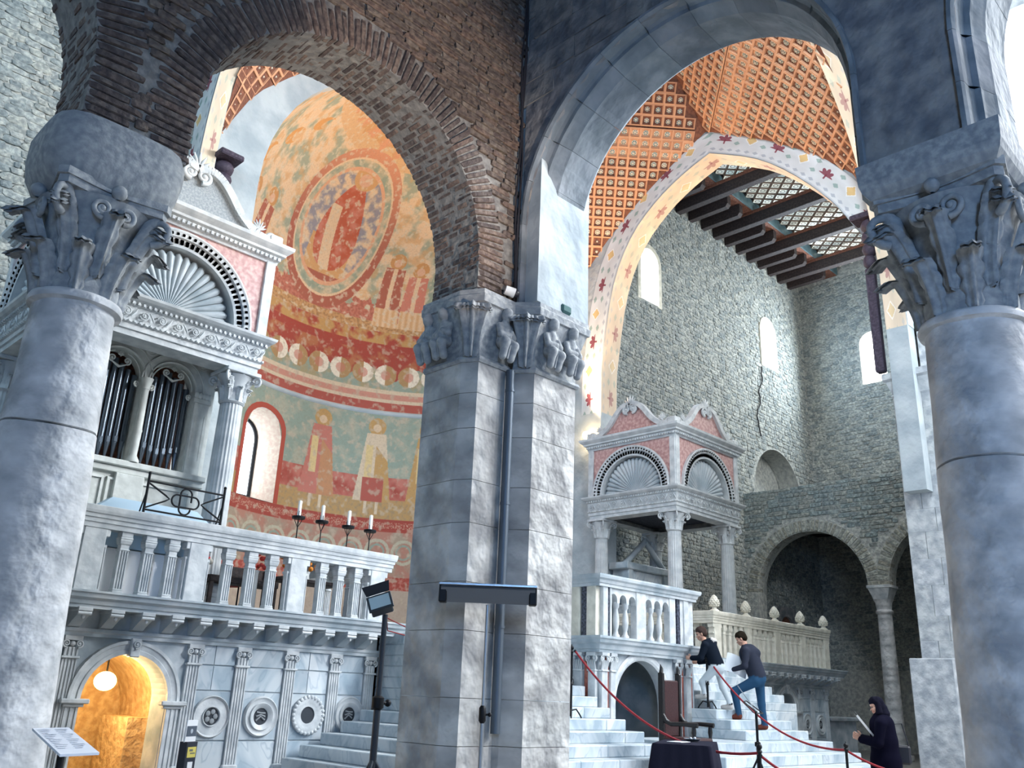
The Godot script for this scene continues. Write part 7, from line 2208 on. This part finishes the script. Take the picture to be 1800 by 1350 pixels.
func people() -> void:
	M.skin = std(Color.WHITE, 0.6)
	var skin := Color(0.50, 0.28, 0.20)
	# man climbing, leaning over a sheet; he faces the choir (-z), left in the picture
	var jean := Color(0.025, 0.07, 0.13); var jac := Color(0.028, 0.035, 0.05); var shoe := Color(0.16, 0.05, 0.035)
	var m := person("man in dark grey hooded jacket and blue jeans climbing the steps with a sheet", v3(16.05, 1.06, -9.12), 0.35, [
		[v3(0, 0.98, 0.02), v3(0, 1.10, -0.02), 0.165, 0.16, jac], [v3(0, 1.10, -0.02), v3(0, 1.38, -0.12), 0.17, 0.185, jac], [v3(-0.13, 1.42, -0.14), v3(0.13, 1.42, -0.14), 0.09, 0.09, jac], [v3(0, 1.46, -0.08), v3(0, 1.40, 0.02), 0.10, 0.09, jac], [v3(0, 1.48, -0.17), v3(0, 1.57, -0.21), 0.06, 0.055, skin],
		[v3(-0.2, 1.42, -0.14), v3(-0.25, 1.14, -0.16), 0.072, 0.058, jac], [v3(-0.25, 1.14, -0.16), v3(-0.14, 1.08, -0.40), 0.056, 0.045, jac], [v3(0.2, 1.42, -0.14), v3(0.25, 1.14, -0.14), 0.072, 0.058, jac], [v3(0.25, 1.14, -0.14), v3(0.10, 1.10, -0.40), 0.056, 0.045, jac],
		[v3(0, 0.93, 0.03), v3(0, 0.98, 0.02), 0.155, 0.16, jean], [v3(0.09, 0.88, 0.04), v3(0.10, 0.46, 0.06), 0.10, 0.072, jean], [v3(0.10, 0.46, 0.06), v3(0.10, 0.10, 0.10), 0.068, 0.058, jean], [v3(0.10, 0.06, 0.11), v3(0.10, 0.045, -0.06), 0.052, 0.045, shoe],
		[v3(-0.09, 0.88, 0.0), v3(-0.11, 0.68, -0.40), 0.105, 0.078, jean], [v3(-0.11, 0.68, -0.40), v3(-0.11, 0.28, -0.34), 0.074, 0.058, jean], [v3(-0.11, 0.225, -0.33), v3(-0.11, 0.21, -0.50), 0.052, 0.045, shoe]])
	head(m, v3(0, 1.66, -0.25), v3(-0.1, -0.45, -0.9), skin, Color(0.018, 0.013, 0.01))
	fingers(m, v3(-0.13, 1.075, -0.41), v3(0.25, 0.05, -0.95), v3(0.3, 1, 0), skin); fingers(m, v3(0.09, 1.095, -0.41), v3(-0.2, 0.05, -0.95), v3(-0.3, 1, 0), skin)
	var sh := thing("paper_sheet", "large white sheet held by the man on the steps", "paper", v3(16.05, 1.06, -9.12), 0.35)
	sh.rotation.y = 0.0; sh.position = v3(15.86, 2.22, -9.42)
	var sb := MB.new(); sb.col = Color(0.80, 0.82, 0.84)
	var rows := []
	for i in 6:
		var row := []
		for j in 6:
			var a := (j - 2.5) * 0.088; var b := (i - 2.5) * 0.07
			row.append(v3(0.62, -0.30, 0.62).normalized() * a + v3(0.25, 0.92, 0.1).normalized() * b + v3(-0.5, 0.2, 0.5) * 0.05 * sin(j * 0.9))
		rows.append(row)
	sb.surf(rows, false); obj("sheet", sb, M.gloss, sh)
	# young person in black jacket and pale trousers, stepping up and leaning forward
	var jk := Color(0.010, 0.012, 0.022); var tr := Color(0.48, 0.53, 0.56); var sn := Color(0.42, 0.40, 0.38); var fur := Color(0.5, 0.48, 0.46)
	var k := person("young visitor in black padded jacket and pale grey trousers climbing the steps", v3(15.46, 1.40, -9.64), 0.25, [
		[v3(0, 0.82, 0.0), v3(0, 1.12, -0.12), 0.155, 0.165, jk], [v3(-0.11, 1.16, -0.14), v3(0.11, 1.16, -0.14), 0.09, 0.09, jk], [v3(-0.08, 1.22, -0.1), v3(0.08, 1.22, -0.06), 0.075, 0.075, jk], [v3(0.06, 1.26, -0.03), v3(-0.06, 1.27, -0.04), 0.05, 0.05, fur], [v3(0, 1.22, -0.2), v3(0, 1.3, -0.24), 0.05, 0.05, skin],
		[v3(-0.19, 1.16, -0.14), v3(-0.22, 0.92, -0.22), 0.07, 0.06, jk], [v3(-0.22, 0.92, -0.22), v3(-0.14, 0.92, -0.42), 0.055, 0.05, jk], [v3(0.19, 1.16, -0.14), v3(0.23, 0.90, -0.16), 0.07, 0.06, jk], [v3(0.23, 0.90, -0.16), v3(0.16, 0.86, -0.38), 0.055, 0.05, jk],
		[v3(0, 0.76, 0.02), v3(0, 0.82, 0.0), 0.145, 0.15, tr], [v3(0.08, 0.74, 0.03), v3(0.09, 0.40, 0.10), 0.09, 0.068, tr], [v3(0.09, 0.40, 0.10), v3(0.09, 0.13, 0.22), 0.062, 0.05, tr], [v3(0.09, 0.10, 0.23), v3(0.09, 0.115, 0.225), 0.042, 0.042, jk], [v3(0.09, 0.05, 0.24), v3(0.09, 0.045, 0.08), 0.048, 0.042, sn],
		[v3(-0.08, 0.74, 0.0), v3(-0.10, 0.48, -0.24), 0.09, 0.068, tr], [v3(-0.10, 0.48, -0.24), v3(-0.10, 0.28, -0.20), 0.062, 0.05, tr], [v3(-0.10, 0.25, -0.20), v3(-0.10, 0.26, -0.20), 0.042, 0.042, jk], [v3(-0.10, 0.22, -0.20), v3(-0.10, 0.215, -0.36), 0.048, 0.042, sn]])
	head(k, v3(0, 1.38, -0.27), v3(-0.35, -0.3, -0.9), skin, Color(0.05, 0.035, 0.03))
	fingers(k, v3(-0.14, 0.92, -0.43), v3(0.1, 0.1, -0.95), v3(0, 1, 0), skin); fingers(k, v3(0.16, 0.86, -0.39), v3(-0.1, 0, -0.95), v3(0, 1, 0), skin)
	# woman in a long black coat reading a leaflet
	var bc := Color(0.006, 0.007, 0.014)
	var w := person("woman in long black coat and dark hood holding up a white leaflet", v3(14.75, 0, -6.2), 0.35, [
		[v3(0, 0.12, 0), v3(0, 0.75, 0), 0.25, 0.23, bc], [v3(-0.08, 0.12, 0.0), v3(0.08, 0.12, 0.0), 0.22, 0.22, bc], [v3(0, 0.75, 0), v3(0, 1.05, 0), 0.22, 0.2, bc], [v3(0, 1.05, 0), v3(0, 1.28, -0.01), 0.2, 0.19, bc], [v3(-0.14, 1.32, -0.01), v3(0.14, 1.32, -0.01), 0.095, 0.095, bc], [v3(0, 1.36, -0.03), v3(0, 1.45, -0.04), 0.085, 0.075, bc],
		[v3(-0.2, 1.3, -0.02), v3(-0.25, 1.02, -0.08), 0.085, 0.07, bc], [v3(-0.25, 1.02, -0.08), v3(-0.15, 1.06, -0.32), 0.07, 0.058, bc], [v3(0.2, 1.3, -0.02), v3(0.24, 1.02, -0.06), 0.085, 0.07, bc], [v3(0.24, 1.02, -0.06), v3(0.08, 1.08, -0.32), 0.07, 0.058, bc],
		[v3(-0.1, 0.03, 0.02), v3(-0.1, 0.03, -0.14), 0.045, 0.04, bc], [v3(0.1, 0.03, 0.02), v3(0.1, 0.03, -0.14), 0.045, 0.04, bc]])
	head(w, v3(0, 1.56, -0.06), v3(-0.3, -0.25, -0.9), skin, Color(0.010, 0.010, 0.018), true)
	fingers(w, v3(-0.15, 1.07, -0.33), v3(0.2, 0.35, -0.9), v3(0.2, 1, 0), skin); fingers(w, v3(0.08, 1.09, -0.33), v3(-0.1, 0.35, -0.9), v3(-0.2, 1, 0), skin)
	var lf := thing("leaflet", "white leaflet held up by the woman in the black coat", "paper", v3(14.50, 1.30, -6.42))
	var lb := MB.new(); lb.col = Color(0.84, 0.86, 0.88)
	var ea := v3(-0.16, 0.15, -0.05); var eb := v3(0.10, 0.04, -0.08); var en := v3(0.01, 0.02, 0.02)
	lb.quad(-ea - eb, ea - eb, ea + eb, eb - ea); lb.quad(-ea - eb + en, eb - ea + en, ea + eb + en, ea - eb + en); lb.quad(-ea - eb, -ea - eb + en, ea - eb + en, ea - eb)
	obj("folded_sheet", lb, M.gloss, lf)
	var bag := thing("shoulder_bag", "dark shoulder bag hanging at the hip of the woman in the black coat", "bag", v3(15.02, 0.72, -6.06), 0.35)
	var bb := MB.new(); bb.col = Color(0.012, 0.014, 0.022); bb.box(v3(-0.06, 0, -0.14), v3(0.06, 0.28, 0.14), 0.03); obj("pouch", bb, M.gloss, bag)
	var sp := MB.new(); sp.col = Color(0.012, 0.014, 0.022); sp.tube([v3(-0.02, 0.27, -0.12), v3(-0.12, 0.58, -0.1), v3(-0.12, 0.60, 0.05), v3(-0.02, 0.27, 0.12)], 0.012, 5); obj("strap", sp, M.gloss, bag)
